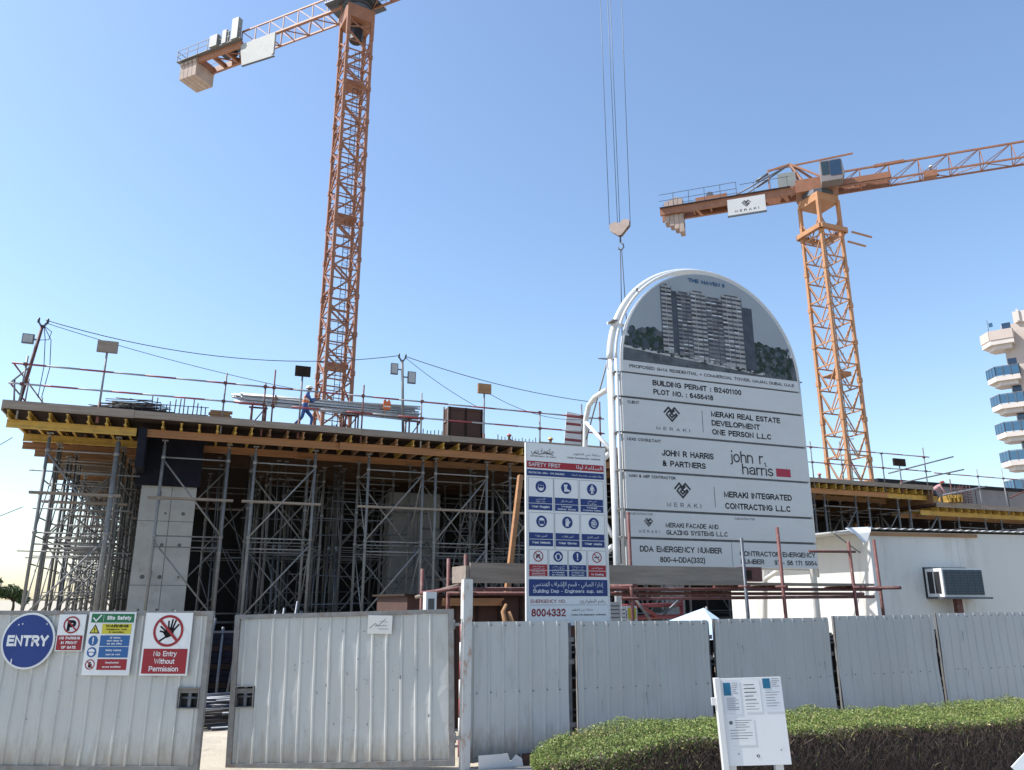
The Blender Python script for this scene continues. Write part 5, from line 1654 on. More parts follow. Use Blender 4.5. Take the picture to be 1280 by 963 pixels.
for u_ in (7.0, 9.33, 10.17, 12.05, 12.95):
    tube_part('transom', (u_, 11.85, 2.33), (u_, 12.9, 2.33), .032, 'rust_red', SC)
mb = MB(); mb.box(4.05, 9.24, 11.88, 11.925, 2.355, 2.665, 'timber_grey'); mb.build('toe_board', SC)
mb = MB(); mb.box(3.98, 4.045, 11.9, 12.6, 2.36, 2.62, 'timber_grey'); mb.build('toe_board', SC)
mb = MB()
for i in range(3):
    mb.box(7.05, 12.6, 12.15 + i * .24, 12.37 + i * .24, 2.366, 2.41, 'timber_grey')
mb.build('walk_boards', SC)
tube_part('brace', (5.9, 12.0, 0), (6.1, 12.0, 2.25), .05, 'rust_red', SC)
mb = MB(); mb.box(9.27, 9.75, 11.99, 12.1, 2.42, 2.68, 'rust_red'); mb.box(9.3, 9.5, 11.97, 11.988, 2.46, 2.62, 'ply_dark'); mb.build('coupler_box', SC)

# brown hut, timber prop, things behind the fence
t = thing('plywood_hut', 'dark brown plywood hut behind the narrow hoarding panel', 'hut', S(0, 0), SA)
mb = MB()
mb.box(3.5, 6.8, 13.6, 16, 0, 2.16, 'ply_brown'); mb.build('wall', t)
mb = MB(); mb.box(3.42, 6.9, 13.5, 16.1, 2.162, 2.2, 'ply_dark'); mb.build('roof', t)
mb = MB()
for x in np.arange(3.9, 6.7, .42): mb.box(x, x + .05, 13.57, 13.598, 0, 2.15, 'ply_dark')
mb.build('batten', t)
mb = MB(); mb.prism([(4.1, 2.0), (5.1, 2.0), (5.25, 2.13), (4.1, 2.13)], 13.46, 13.49, 'timber_orange')
mb.box(4.1, 5.2, 13.4905, 13.55, 2.0, 2.1, 'timber_brown'); mb.build('hatch', t)
mb = MB()
mb.path([(0, 0, 1.0), (-.1, -.05, 1.5), (-.18, 0, 1.9), (-.1, .05, 2.02)], .07, 'timber_brown', 8, .03)
mb.path([(.12, 0, 1.0), (.03, -.05, 1.55), (-.08, 0, 1.9)], .09, 'timber_brown', 8, .04)
single('cloth_bundle', mb, 'tan cloth bundle hanging in front of the brown hut', 'cloth', S(5.35, 13.35, 0), SA)
mb = MB(); mb.bar((0, 0, 0), (.72, .35, 4.6), .12, .09, 'timber_orange')
single('timber_prop', mb, 'long orange timber leaning up beside the safety sign', 'timber prop', S(5.45, 14.6, .0), SA)
mb = MB()
def rod(p, q, r=.03, k='rail_red'): mb.tube(p, q, r, k, 6)
rod((7.9, 15.4, 1.95), (10.3, 15.5, 2.0), .05); rod((7.9, 15.4, 1.7), (10.3, 15.5, 1.75), .05)
rod((7.9, 15.4, 0), (7.9, 15.4, 2.7), .05); rod((10.3, 15.5, 0), (10.3, 15.5, 2.1), .05); rod((8.2, 15.4, 2.5), (9.6, 15.4, 1.75), .04); rod((9.7, 15.5, 1.7), (10.4, 15.3, 2.3), .03, 'galv_dark')
single('red_trestle', mb, 'bright red steel trestle under the project board', 'trestle', S(0, 0), SA)
mb = MB()
rod((7.25, 13.6, 0), (7.25, 13.6, 2.25), .04, 'rust_red'); rod((8.0, 13.7, 0), (8.0, 13.7, 2.25), .04, 'rust_red'); rod((7.2, 13.6, 2.2), (8.1, 13.7, 2.2), .03, 'rust_red'); rod((8.3, 14.2, 2.2), (8.75, 14.2, 1.6), .025, 'galv')
single('sheet_stand', mb, 'rusty frame holding the posted sheets behind the fence', 'frame', S(0, 0), SA)
for (a, b, z1, k, lab) in ((7.3, 7.62, 2.06, 'paper_grey', 'bluish notice sheet posted behind the fence'), (7.64, 7.74, 1.99, 'white_print', 'narrow white notice sheet between two others behind the fence'), (7.76, 7.98, 1.99, 'yellow_print', 'green and yellow notice sheet posted behind the fence')):
    t = thing('notice_sheet', lab, 'notice', S(0, 0), SA, 'sheets posted behind the fence')
    mb = MB(); mb.box(a, b, 13.52, 13.53, 1.55, z1, k if k != 'yellow_print' else 'paper'); mb.build('sheet', t)
    mb = MB()
    if k == 'yellow_print':
        mb.box(a + .02, b - .02, 13.515, 13.518, 1.75, z1 - .04, 'yellow_print'); mb.box(a + .08, b - .07, 13.511, 13.514, 1.68, z1 - .09, 'green')
    else:
        for i in range(4): mb.box(a + .02, b - .02, 13.515, 13.518, z1 - .08 - i * .07, z1 - .06 - i * .07, 'ink_pale')
        mb.box(a + .03, b - .03, 13.515, 13.518, 1.62, 1.68, 'blue_mid')
    mb.build('print', t)
t = thing('cloth_canopy', 'pale blue cloth canopy peeking over the fence gap', 'canopy', S(8.12, 11.55), SA)
mb = MB()
apex = (0, 0, 1.97); n = 8
ring = [(math.cos(2 * math.pi * i / n) * .62 - .22, math.sin(2 * math.pi * i / n) * .55, 1.73 - (.05 if i % 2 else 0)) for i in range(n)]
low = [(x * 1.35, y * 1.35, 1.5 - (.06 if i % 2 else 0)) for i, (x, y, z) in enumerate(ring)]
mb.add([apex] + ring + low, [(0, 1 + i, 1 + (i + 1) % n) for i in range(n)] + [(1 + i, 1 + n + i, 1 + n + (i + 1) % n, 1 + (i + 1) % n) for i in range(n)], 'tarp')
mb.build('cloth', t)
mb = MB(); mb.tube((.05, 0, 0), (.05, 0, 1.99), .018, 'galv', 8); mb.build('pole', t)
mb = MB()
mb.add([(-.05, -.70, 1.5), (.07, -.70, 1.5), (.04, -.72, 1.15), (.0, -.72, 1.1)], [(0, 1, 2, 3)], 'tarp')
mb.add([(-.05, -.69, 1.5), (.07, -.69, 1.5), (.04, -.71, 1.15), (.0, -.71, 1.1)], [(3, 2, 1, 0)], 'tarp')
mb.build('hanging_flap', t)
# stack seen in the gate gap
t = thing('panel_stack', 'dark stack of formwork panels and upright tubes in the gate opening', 'stack', (-6.2, 17.2, 0), SA)
mb = MB()
for i in range(12): mb.box(-1.6, 1.9 - (i % 3) * .08, -.4, .9, .01 + i * .12, .12 + i * .12, 'ply_black' if i % 3 else 'ply_dark')
mb.build('panel', t)
mb = MB()
rr = random.Random(2)
for i in range(16):
    x = -1.2 + i * .18
    mb.tube((x, -.55 + rr.uniform(-.1, .1), .0), (x + rr.uniform(-.15, .25), -.35, rr.uniform(1.3, 2.1)), .03, 'galv_dark', 6)
mb.build('upright_tube', t)
mb = MB()
rr = random.Random(8)
for i in range(170):
    x = rr.uniform(-1.8, 2.0); y = rr.uniform(-.6, 1.2); z = rr.uniform(.03, .42); a = rr.uniform(-.5, .5)
    L = rr.uniform(.5, 1.3)
    mb.tube((x - L * math.cos(a), y - L * .4 * math.sin(a), z), (x + L * math.cos(a), y + L * .4 * math.sin(a), max(.03, z + rr.uniform(-.1, .1))), .025, 'galv_dark' if i % 3 else 'rebar', 5)
o = single('scrap_heap', mb, 'tangled heap of dark scrap bars on the sand in the gate opening', 'scrap heap', (-5.75, 14.35, 0), SA)

# ================================================================ white site cabin
t = thing('site_cabin', 'large white site cabin behind the hoarding, with a corrugated roof edge', 'site cabin', (8.9, 19.75, 0), R(14))
W, D, H = 12, 7.0, 3.75
mb = MB()
mb.box(0, W, 0, D, 0, H, 'cabin')
mb.build('wall', t)
mb = MB()
n = 100
prof = []
for i in range(n + 1):
    prof.append((-.1 + (W + .2) * i / n, H + .01 + (.035 if i % 2 else 0)))
poly = prof + [(W + .1, H + .09), (-.1, H + .09)]
top = [(x, z + .03) for x, z in prof]
vs_ = []
for x, z in top: vs_ += [(x, -.12, z), (x, D + .12, z + .12)]
fs = [(2 * i, 2 * i + 2, 2 * i + 3, 2 * i + 1) for i in range(n)]
m0 = len(vs_)
for x, z in top: vs_ += [(x, -.12, z + .012), (x, D + .12, z + .132)]
fs += [(m0 + 2 * i, m0 + 2 * i + 1, m0 + 2 * i + 3, m0 + 2 * i + 2) for i in range(n)]
fs += [(2 * i, m0 + 2 * i, m0 + 2 * i + 2, 2 * i + 2) for i in range(n)]
mb.add(vs_, fs, 'roof_sheet')
mb.build('roof', t)
mb = MB()
for x in (2.6, 5.0, 7.4, 9.8): mb.box(x, x + .012, -.004, -.001, 0, H - .02, 'paper_grey')
for y in (2.4, 4.7): mb.box(-.004, -.001, y, y + .012, 0, H - .02, 'paper_grey')
mb.box(-.0045, -.0015, -.001, .05, 0, H - .02, 'paper_grey')
mb.build('panel_joint', t)
mb = MB(); mb.box(.02, 3.2, -.06, -.002, H - .1, H - .02, 'timber_brown'); mb.build('fascia', t)
mb = MB()
mb.box(-.75, -.02, .3, 6.8, H - .02, H + .012, 'roof_sheet')
for y in (.4, 2.4, 4.4, 6.6): mb.bar((-.01, y, H - .5), (-.7, y, H - .04), .03, .03, 'galv')
mb.build('shade_eave', t)  # overhang added to throw shade on the upper side wall
mb = MB()
mb.path([(7.9, -.03, H - .3), (8.0, -.035, 3.0), (7.95, -.03, 2.2), (8.05, -.03, 1.0)], .012, 'cable', 5); mb.box(7.8, 8.1, -.1, -.003, 2.3, 2.6, 'cabinet')
mb.build('conduit', t)
mb = MB()
mb.add([(-.75, -.12, H + .06), (-.1, -.25, H + .09), (-.22, -.35, H - .05), (-.42, -.42, H - .32), (-.50, -.40, H - .30), (-.62, -.3, H - .10)], [(0, 1, 2, 5), (2, 3, 4, 5)], 'white_paint')
mb.add([(-.75, -.11, H + .05), (-.1, -.24, H + .08), (-.22, -.34, H - .06), (-.42, -.41, H - .33), (-.50, -.39, H - .31), (-.62, -.29, H - .11)], [(5, 2, 1, 0), (5, 4, 3, 2)], 'white_paint')
mb.build('loose_sheet', t)
# air conditioner through the wall
ac = thing('air_conditioner', 'white window air conditioner sticking out of the cabin wall on a rusty bracket', 'air conditioner', (0, 0, 0), R(14))
def cabin_pt(x, y, z):
    v = Vector((x, y, z)); v.rotate(Matrix.Rotation(R(14), 3, 'Z')); return v + Vector((8.9, 19.75, 0))
ac.location = cabin_pt(1.50, 0, 2.17)
ac.rotation_euler = (0, 0, R(14) + R(0))
mb = MB(); mb.box(0, 1.2, -.55, -.002, 0, .68, 'white_paint'); mb.build('casing', ac)
mb = MB(); mb.box(.04, 1.16, -.575, -.552, .05, .64, 'grille')
for i in range(9): mb.box(.04, 1.16, -.583, -.576, .09 + i * .063, .10 + i * .063, 'galv_dark')
for i in range(6): mb.box(.12 + i * .2, .132 + i * .2, -.585, -.5835, .05, .64, 'galv_dark')
mb.build('condenser_grille', ac)
mb = MB()
for y0 in (-.47, -.25): mb.box(-.012, -.002, y0, y0 + .17, .08, .6, 'black')
mb.build('side_louvre', ac)
mb = MB(); mb.box(-.05, 1.32, -.64, -.003, -.05, -.005, 'galv_dark'); mb.box(.55, .72, -.3, -.18, -.85, -.051, 'rust_red'); mb.bar((.63, -.01, -.8), (.63, -.24, -.8), .1, .1, 'rust_red'); mb.build('bracket', ac)
mb = MB(); mb.box(-.06, 1.26, -.006, -.001, -.02, .72, 'black'); mb.build('wall_opening', ac)

# ================================================================ notice board on legs
t = thing('notice_board', 'small white notice board on two legs in front of the hedge with posted papers', 'notice board', (2.06, 8.2, 0), R(0))
t.rotation_euler = (R(-2), R(-2.0), R(-3))
bw, bz0, bz1 = .605, .555, 1.345
mb = MB(); mb.box(.045, bw + .04, 0, .03, bz0, bz1, 'sign_white'); mb.build('board', t)
mb = MB(); mb.box(-.005, .044, -.02, .09, .35, bz1 + .005, 'white_paint'); mb.box(-.05, -.006, .01, .05, 1.1, 1.17, 'white_paint'); mb.build('side_frame', t)
for x in (.05, .50):
    mb = MB(); mb.box(x, x + .075, .031, .11, 0, bz1 - .05, 'white_paint'); mb.build('leg', t)
sg = Sign(t)
s = 1.24
X = lambda x: (x - .03) * s + .03
Z = lambda z: (z - 2.1) * 1.2424 + 2.1
def paper(n, x0, x1, z0, z1, k='paper'):
    sg.rect('posted_paper#%d' % n, X(x0), X(x1), Z(z0), Z(z1), k, 1)
rr = random.Random(6)
def lines(n, x0, x1, z0, z1, step, k='ink_pale', w=.0022):
    z = z1
    while z > z0:
        sg.rect('posted_paper#%d' % n, X(x0), X(x0 + (x1 - x0) * rr.uniform(.5, 1)), Z(z) - w, Z(z) + w, k, 2)
        z -= step
paper(1, .062, .196, 1.225, 1.475); sg.rect('posted_paper#1', X(.065), X(.122), Z(1.365), Z(1.46), 'teal', 2)
lines(1, .135, .185, 1.37, 1.455, .015); lines(1, .08, .185, 1.26, 1.345, .014)
paper(2, .215, .352, 1.235, 1.485, 'sign_white'); lines(2, .225, .34, 1.31, 1.44, .028, 'ink', .0032); lines(2, .225, .34, 1.25, 1.30, .02)
paper(3, .372, .525, 1.235, 1.49); sg.rect('posted_paper#3', X(.378), X(.436), Z(1.41), Z(1.483), 'teal', 2)
lines(3, .45, .515, 1.42, 1.48, .014); lines(3, .39, .515, 1.26, 1.38, .02)
paper(4, .07, .275, 1.0, 1.20, 'sign_white'); sg.disc('posted_paper#4', X(.095), Z(1.165), .018, 'ink_pale', 2, 14); lines(4, .13, .26, 1.13, 1.18, .016); lines(4, .08, .26, 1.03, 1.11, .02)
for x, z in ((.13, .94), (.46, .96), (.27, .925)):
    sg.disc('screw', X(x), Z(z), .006, 'ink', 1, 10)
sg.ring('emblem', X(.28), Z(.922), .008, .014, 'ink_grey', 1, 16)
sg.finish()
# leaning white board at the lower right corner
t = thing('leaning_board', 'white board with a dark ring mark leaning at the lower right corner', 'board', (4.70, 7.0, .16), R(-6))
t.rotation_euler = (R(-6), R(-42), R(-6))
mb = MB(); mb.box(0, .8, 0, .02, 0, .8, 'white_print'); mb.build('board', t)
sg = Sign(t); sg.ring('ring_mark', .28, .32, .12, .16, 'ink', 1); sg.disc('ring_mark', .28, .32, .12, 'ink_pale', 1); sg.line('ring_mark', [(.12, .6), (.2, .64), (.3, .62)], .02, 'ink_grey', 1); sg.finish()
mb = MB(); mb.bar((.4, .021, .5), (.75, .35, -.35), .03, .03, 'white_paint'); mb.build('prop', t)
# broken sheet at the foot of the fence
mb = MB()
mb.prism([(0, 0), (.62, 0), (.60, .10), (.52, .15), (.44, .07), (.40, .17), (0, .17)], 0, .012, 'white_paint')
single('broken_sheet', mb, 'broken white sheet lying at the foot of the narrow hoarding panel', 'sheet', S(3.66, 10.3, .0), SA)
mb = MB(); mb.box(0, .9, 0, .08, 0, .14, 'ply_brown')
single('timber_kerb', mb, 'reddish brown timber at the foot of the hoarding by the hedge', 'timber', S(4.30, 10.32, .0), SA)

# dark filler piles added behind the fence so its gaps stay dark
def gap_filler(u0, u1, label, seed):
    t = thing('gap_filler', label, 'stack', S(u0, 11.0), SA, 'added dark filler piles behind the hoarding')
    rr = random.Random(seed); L = u1 - u0
    mb = MB()
    z = .02
    while z < 1.5:
        h = rr.uniform(.05, .11)
        mb.box(rr.uniform(-.1, .05), L + rr.uniform(-.05, .1), rr.uniform(0, .06), .8, z, z + h, rr.choice(('ply_black', 'ply_dark', 'conc_dark')))
        z += h + .004
    mb.build('dark_filler', t)
    mb = MB()
    for i in range(14):
        x = rr.uniform(.0, L); zz = rr.uniform(.1, 1.5)
        mb.tube((x - .3, -.05, zz), (x + .3, -.04, zz + rr.uniform(-.12, .12)), .018, 'galv' if i % 2 else 'galv_dark', 6)
    mb.build('loose_tube', t)
gap_filler(4.5, 5.75, 'added dark filler pile of boards and tubes behind the gap under the safety sign', 1)
gap_filler(6.9, 7.9, 'added dark filler pile of boards and tubes behind the gap by the blue cloth', 2)
gap_filler(9.3, 10.5, 'added dark filler pile of boards and tubes behind the gap right of the notice board', 3)
gap_filler(11.6, 12.9, 'added dark filler pile of boards and tubes behind the gap left of the air conditioner', 4)

# ================================================================ guard rails along the deck edges
def striped(mb, p, q, r, seg=1.05, k=('rail_red', 'rail_grey'), ph=0):
    p = Vector(p); q = Vector(q); L = (q - p).length
    n = max(1, int(round(L / seg)))
    for i in range(n):
        mb.tube(p.lerp(q, i / n), p.lerp(q, (i + 1) / n), r, k[(i + ph) % 2], 6)
def rail_run(label, u0, u1, v, zs, posts, z0, seg=1.05):
    t = thing('guard_rail', label, 'guard rail', S(0, 0), SA, 'guard rails on the deck edges')
    for j, z in enumerate(zs):
        mb = MB(); striped(mb, (u0, v - .03, z), (u1, v - .03, z + random.uniform(-.05, .05)), .034, seg, ph=j); mb.build('rail', t)
    for (u_, zt, k) in posts:
        mb = MB(); mb.tube((u_, v, z0), (u_ + random.uniform(-.03, .03), v, zt), .034, k, 6)
        for z in zs: mb.box(u_ - .06, u_ + .06, v - .07, v + .04, z - .05, z + .05, 'rust_red')
        mb.build('post', t)
    return t
GR = rail_run('red and grey striped guard rail along the left deck edge', -6.35, 16.3, 29.82, (9.85, 9.15),
         ((-5.95, 10.15, 'galv'), (.48, 10.24, 'galv'), (2.22, 10.55, 'rust_red'), (1.9, 10.0, 'rust_red'), (5.6, 10.3, 'rust_red'), (8.0, 10.2, 'galv'), (13.2, 9.9, 'galv'), (16.1, 10.6, 'rust_red'), (15.2, 10.4, 'galv_dark')), 7.95)
mb = MB(); mb.tube((-6.3, 29.8, 9.15), (-5.75, 29.9, 9.9), .03, 'galv', 6); mb.tube((-6.1, 29.85, 8.5), (-6.2, 29.85, 9.3), .03, 'galv', 6); mb.build('brace', GR)
mb = MB()
for y in (0, 8.5): striped(mb, (-6.3, 29.9 + y, 9.85), (-6.3, 38.4 + y, 9.85), .03); striped(mb, (-6.3, 29.9 + y, 9.15), (-6.3, 38.4 + y, 9.15), .03)
for v in (32.5, 35.5, 38.5, 41.5, 44.5): mb.tube((-6.3, v, 8.2), (-6.3, v, 10), .03, 'galv', 6)
single('guard_rail', mb, 'guard rail along the left side of the deck, running away from the street', 'guard rail', S(0, 0), SA, 'guard rails on the deck edges')
rail_run('striped guard rail along the right deck edge below the right crane', 22, 39.7, 33.1, (10.18, 9.35),
         ((23, 10.4, 'galv'), (27, 10.4, 'galv'), (33.0, 10.65, 'galv'), (36.0, 10.1, 'galv_dark'), (39.3, 10.75, 'galv'), (30.9, 10.5, 'galv')), 7.95)
g = rail_run('low striped guard rail along the far right deck step', 40.0, 50, 33.15, (9.3,), ((41.2, 9.0, 'rust_red'), (43.6, 9.75, 'rail_grey'), (45.8, 9.9, 'rail_grey'), (49, 9.7, 'rail_grey')), 7.1)
mb = MB(); mb.tube((36.6, 33.3, 9.1), (41.6, 33.0, 10.35), .045, 'galv', 6); mb.tube((37.5, 33.4, 8.6), (42.2, 32.9, 9.6), .045, 'galv', 6)
mb.tube((40.3, 33.0, 8.0), (44.3, 33.2, 8.75), .045, 'rail_grey', 6); mb.tube((46.0, 33.1, 8.1), (49.5, 33.3, 9.2), .045, 'rust_red', 6)
single('loose_tubes', mb, 'loose grey tubes sticking out past the end of the right guard rail', 'tubes', S(0, 0), SA)

# ---------------------------------------------------------------- lamps and masts on the deck
def board_lamp(u, v, zt, w, h, label, k='timber_brown', pole='galv', z0=8.0, double=False):
    t = thing('site_lamp', label, 'site lamp', S(u, v), SA, 'square site lamps on poles')
    mb = MB(); mb.tube((0, 0, z0), (0, 0, zt - h * .4), .035, pole, 8); mb.tube((0, 0, z0), (0, 0, z0 + .75), .05, 'rust_red', 8); mb.build('pole', t)
    for s in ((-.5, .5) if double else (0,)):
        mb = MB(); mb.box(s * w * 1.1 - w / 2, s * w * 1.1 + w / 2, -.08, .04, zt - h, zt, k)
        mb.box(s * w * 1.1 - w / 2 + .03, s * w * 1.1 + w / 2 - .03, .041, .05, zt - h + .03, zt - .03, 'lamp_face'); mb.build('lamp_head', t)
    return t
board_lamp(-3.55, 29.85, 10.98, .66, .42, 'brown square site lamp on a thin pole near the left deck end', 'timber_grey')
board_lamp(3.25, 30.0, 10.85, .58, .40, 'dark square site lamp on a pole right beside the walking worker', 'ply_dark')
board_lamp(10.70, 29.9, 10.88, .58, .42, 'brown square site lamp on a pole in front of the brown crate', 'timber_brown')
board_lamp(37.4, 33.2, 9.98, .42, .42, 'pair of dark square site lamps on a short pole below the right crane', 'ply_dark', 'rail_grey', double=True)
def flood_mast(name, label, base, top, heads, k):
    t = thing(name, label, 'floodlight mast', S(0, 0), SA, 'floodlight masts on the deck')
    mb = MB(); mb.tube(base, top, .06, k, 8, .055); mb.build('pole', t)
    for (dx, dy, dz, w, h) in heads:
        p = Vector(top) + Vector((dx, dy, dz))
        mb = MB()
        mb.box(p.x - w / 2, p.x + w / 2, p.y - .07, p.y + .05, p.z - h / 2, p.z + h / 2, 'galv_dark')
        mb.box(p.x - w / 2 + .03, p.x + w / 2 - .03, p.y - .085, p.y - .071, p.z - h / 2 + .03, p.z + h / 2 - .03, 'lamp_face')
        mb.bar(tuple(p), tuple(Vector(top) + Vector((0, 0, dz))), .05, .05, 'galv')
        mb.build('floodlight', t)
    mb = MB()
    for dx in (-.14, .14):
        mb.bar((top[0], top[1], top[2] - .1), (top[0] + dx, top[1], top[2] + .12), .06, .06, 'galv_dark')
        mb.tube((top[0] + dx, top[1], top[2] + .08), (top[0] + dx, top[1], top[2] + .26), .04, 'black', 6)
    mb.build('insulator', t)
    return t
FM = flood_mast('floodlight_mast', 'leaning red floodlight mast at the left deck corner', (-6.05, 30.2, 8.25), (-5.72, 30.2, 11.42), ((-.36, 0, -.55, .36, .34),), 'rust_red')
mb = MB()
for dx, sg_ in ((.12, .05), (.3, .0)):
    mb.path([(-5.66, 30.15, 11.38), (-5.68 + dx, 30.15, 10.9), (-5.58 + dx, 30.15, 9.9), (-5.56 + dx * .6, 30.15, 8.8)], .014, 'cable', 5)
mb.path([(-5.66, 30.15, 11.38), (-5.4, 30.15, 11.2), (-5.45, 30.15, 10.9), (-5.75, 30.15, 10.85)], .014, 'cable', 5)
mb.build('hanging_rope', FM)
flood_mast('floodlight_mast', 'grey pole with two floodlights right of the left crane mast', (7.45, 30.5, 8.25), (7.28, 30.5, 11.72), ((-.32, 0, -.42, .30, .46), (.42, 0, -.72, .34, .5)), 'galv')
def cable(label, p, q, sag, r=.016, n=20):
    mb = MB()
    p = Vector(p); q = Vector(q)
    mb.path([p.lerp(q, i / n) - Vector((0, 0, sag * 4 * (i / n) * (1 - i / n))) for i in range(n + 1)], r, 'cable', 5)
    single('overhead_cable', mb, label, 'cable', (0, 0, 0), 0, 'cables strung between the deck masts')
cable('black cable from the leaning red mast across to the grey floodlight pole, upper one', S(-5.65, 30.2, 11.62), S(7.15, 30.5, 11.9), .75)
cable('thin cable sagging from the red mast past the brown lamp', S(-5.65, 30.2, 11.52), S(3.2, 30.0, 9.9), .15, .012)
cable('cable from the grey floodlight pole down to the right past the brown crate lamp', S(7.4, 30.5, 11.9), S(16.1, 30, 10.6), .25)
cable('steep thin cable from the grey floodlight pole to the brown crate', S(7.4, 30.5, 11.85), S(10.6, 30.2, 9.9), .12, .012)
cable('thin cable looping between brown lamp and tube stay', S(10.7, 29.9, 10.6), S(16.1, 30, 9.9), .5, .012)
def guy(label, p, q):
    mb = MB(); mb.path([p, q], .014, 'cable', 5)
    single('guy_wire', mb, label, 'guy wire', (0, 0, 0), 0, 'guy wires left of the deck')
guy('upper guy wire running down to the left from the deck corner', S(-6.3, 31.5, 7.6), S(-11.5, 26, 1.2))
guy('lower guy wire running down to the left from the shoring', S(-6.0, 33.5, 5.4), S(-12.5, 29, 1.0))

# ---------------------------------------------------------------- material on the deck
mb = MB(); rr = random.Random(12)
for i in range(90):
    a = rr.gauss(0, .35); L = rr.uniform(.25, .85)
    x = rr.gauss(0, .38); y = rr.uniform(-.4, .4); z = .04 + max(0, rr.gauss(.16, .12)) * max(0, 1 - abs(x) / 1.2) + .25
    mb.tube((x - L * math.cos(a), y - L * math.sin(a) * .5, z), (x + L * math.cos(a), y + L * math.sin(a) * .5, z + rr.uniform(-.08, .12)), .018, 'rebar', 5)
for i in range(5): mb.box(-.8, .8, -.5, .5, .004 + i * .055, .05 + i * .055, 'ply_black')
single('rebar_heap', mb, 'tangled heap of dark reinforcing bars on the deck near the left end', 'rebar heap', S(-2.55, 30.6, 8.40), SA)
t = thing('starter_bars', 'row of upright starter bars behind the left deck edge', 'starter bars', S(0, 0), SA)
for i in range(13):
    u_ = -1.95 + i * .155
    mb = MB(); mb.tube((u_, 30.8, 8.40), (u_ + rr.uniform(-.03, .03), 30.8, 9.30 + rr.uniform(-.25, .12)), .022, 'rebar', 5); mb.build('bar', t)
mb = MB()
for z in (8.75, 9.05): mb.tube((-2.0, 30.78, z), (0, 30.78, z + .03), .016, 'rebar', 5)
mb.build('tie_bar', t)
for i, (a, b, lab) in enumerate(((8.3, 9.2, 'short starter bars left of the brown crate'), (4.6, 5.2, 'short starter bars below the tube bundle'), (11.6, 13.6, 'short starter bars right of the brown crate'))):
    mb = MB(); u_ = a
    while u_ < b:
        mb.tube((u_, 30.6, 8.40), (u_ + rr.uniform(-.02, .02), 30.6, 8.78 + rr.uniform(0, .14)), .02, 'rebar', 5); u_ += .16
    single('starter_bars', mb, lab, 'starter bars', S(0, 0), SA)
t = thing('tube_bundle', 'long bundle of grey steel tubes lying on red trestles behind the rail', 'tube bundle', S(.74, 30.7, 9.58), SA)
t.rotation_euler = (0, R(.25), SA)
rr = random.Random(3)
tb = None
k_ = 0
for r_ in range(6):
    for c_ in range(5):
        o0 = rr.uniform(-.25, .25)
        if tb is None:
            mb = MB(); mb.tube((0, 0, 0), (7.0, 0, 0), .034, 'silver', 7); tb = mb.build('tube', t); o = tb
        else:
            o = tb.copy(); COL.objects.link(o); o.parent = t
        o.location = (o0 + .25, c_ * .074 + (r_ % 2) * .036, -.18 + r_ * .066 + rr.uniform(-.01, .01))
        o.rotation_euler = (0, rr.gauss(0, .008), rr.gauss(0, .006))
for x in (1.6, 5.9):
    mb = MB(); mb.box(x, x + .05, -.05, .42, -.23, .21, 'timber_brown'); mb.build('strap', t)
tr = thing('trestle', 'red steel trestle under the tube bundle at its left end', 'trestle', S(1.55, 30.6, 8.4), SA, 'trestles under the tube bundle')
mb = MB()
for x in (0, .5):
    mb.tube((x, 0, 0), (x, 0, 1.0), .035, 'rust_red', 6)
    mb.tube((x, .6, 0), (x, .6, 1.0), .035, 'rust_red', 6)
mb.build('leg', tr)
mb = MB()
mb.bar((-.1, 0, .94), (.6, 0, .94), .06, .06, 'rust_red'); mb.bar((-.1, .6, .94), (.6, .6, .94), .06, .06, 'rust_red'); mb.bar((0, 0, .88), (0, .6, .88), .06, .05, 'rust_red'); mb.bar((.5, 0, .88), (.5, .6, .88), .06, .05, 'rust_red'); mb.tube((0, 0, .1), (.5, 0, .85), .025, 'rust_red', 6)
mb.build('top_frame', tr)
dup(tr, S(5.1, 30.6, 8.4), label='red steel trestle under the middle of the tube bundle')
dup(tr, S(7.7, 30.6, 8.38), label='red steel trestle under the tube bundle by the floodlight pole')
t = thing('timber_crate', 'dark brown timber crate on the deck above the brown front beam', 'crate', S(9.32, 30.4, 8.4), SA)
mb = MB()
mb.box(0, 1.5, 0, .8, .25, 1.5, 'ply_brown'); mb.build('box', t)
mb = MB()
for x in (0, .71, 1.42): mb.box(x, x + .08, -.03, -.001, .25, 1.5, 'ply_dark')
for z in (.28, .85, 1.38): mb.box(.0805, 1.4195, -.025, -.001, z, z + .09, 'ply_brown')
mb.box(-.04, -.001, 0, .1, .25, 1.5, 'timber_grey'); mb.box(-.04, -.001, .6, .7, .25, 1.62, 'timber_grey'); mb.box(-.04, -.001, .101, .599, .9, 1.0, 'timber_grey')
mb.build('batten', t)
mb = MB()
for x in (.05, .68, 1.32): mb.box(x, x + .14, .01, .79, 0, .249, 'timber_brown')
mb.build('skid', t)
for u_, w, lab in ((.05, .75, 'small stack of timber offcuts on the deck edge near the left tube end'),):
    mb = MB()
    for i in range(5): mb.box(rr.uniform(-.04, .04), w + rr.uniform(-.04, .04), 0, .2, i * .09, i * .09 + .08, 'timber_brown')
    single('timber_offcuts', mb, lab, 'timber stack', S(u_, 30.0, 8.4), SA)
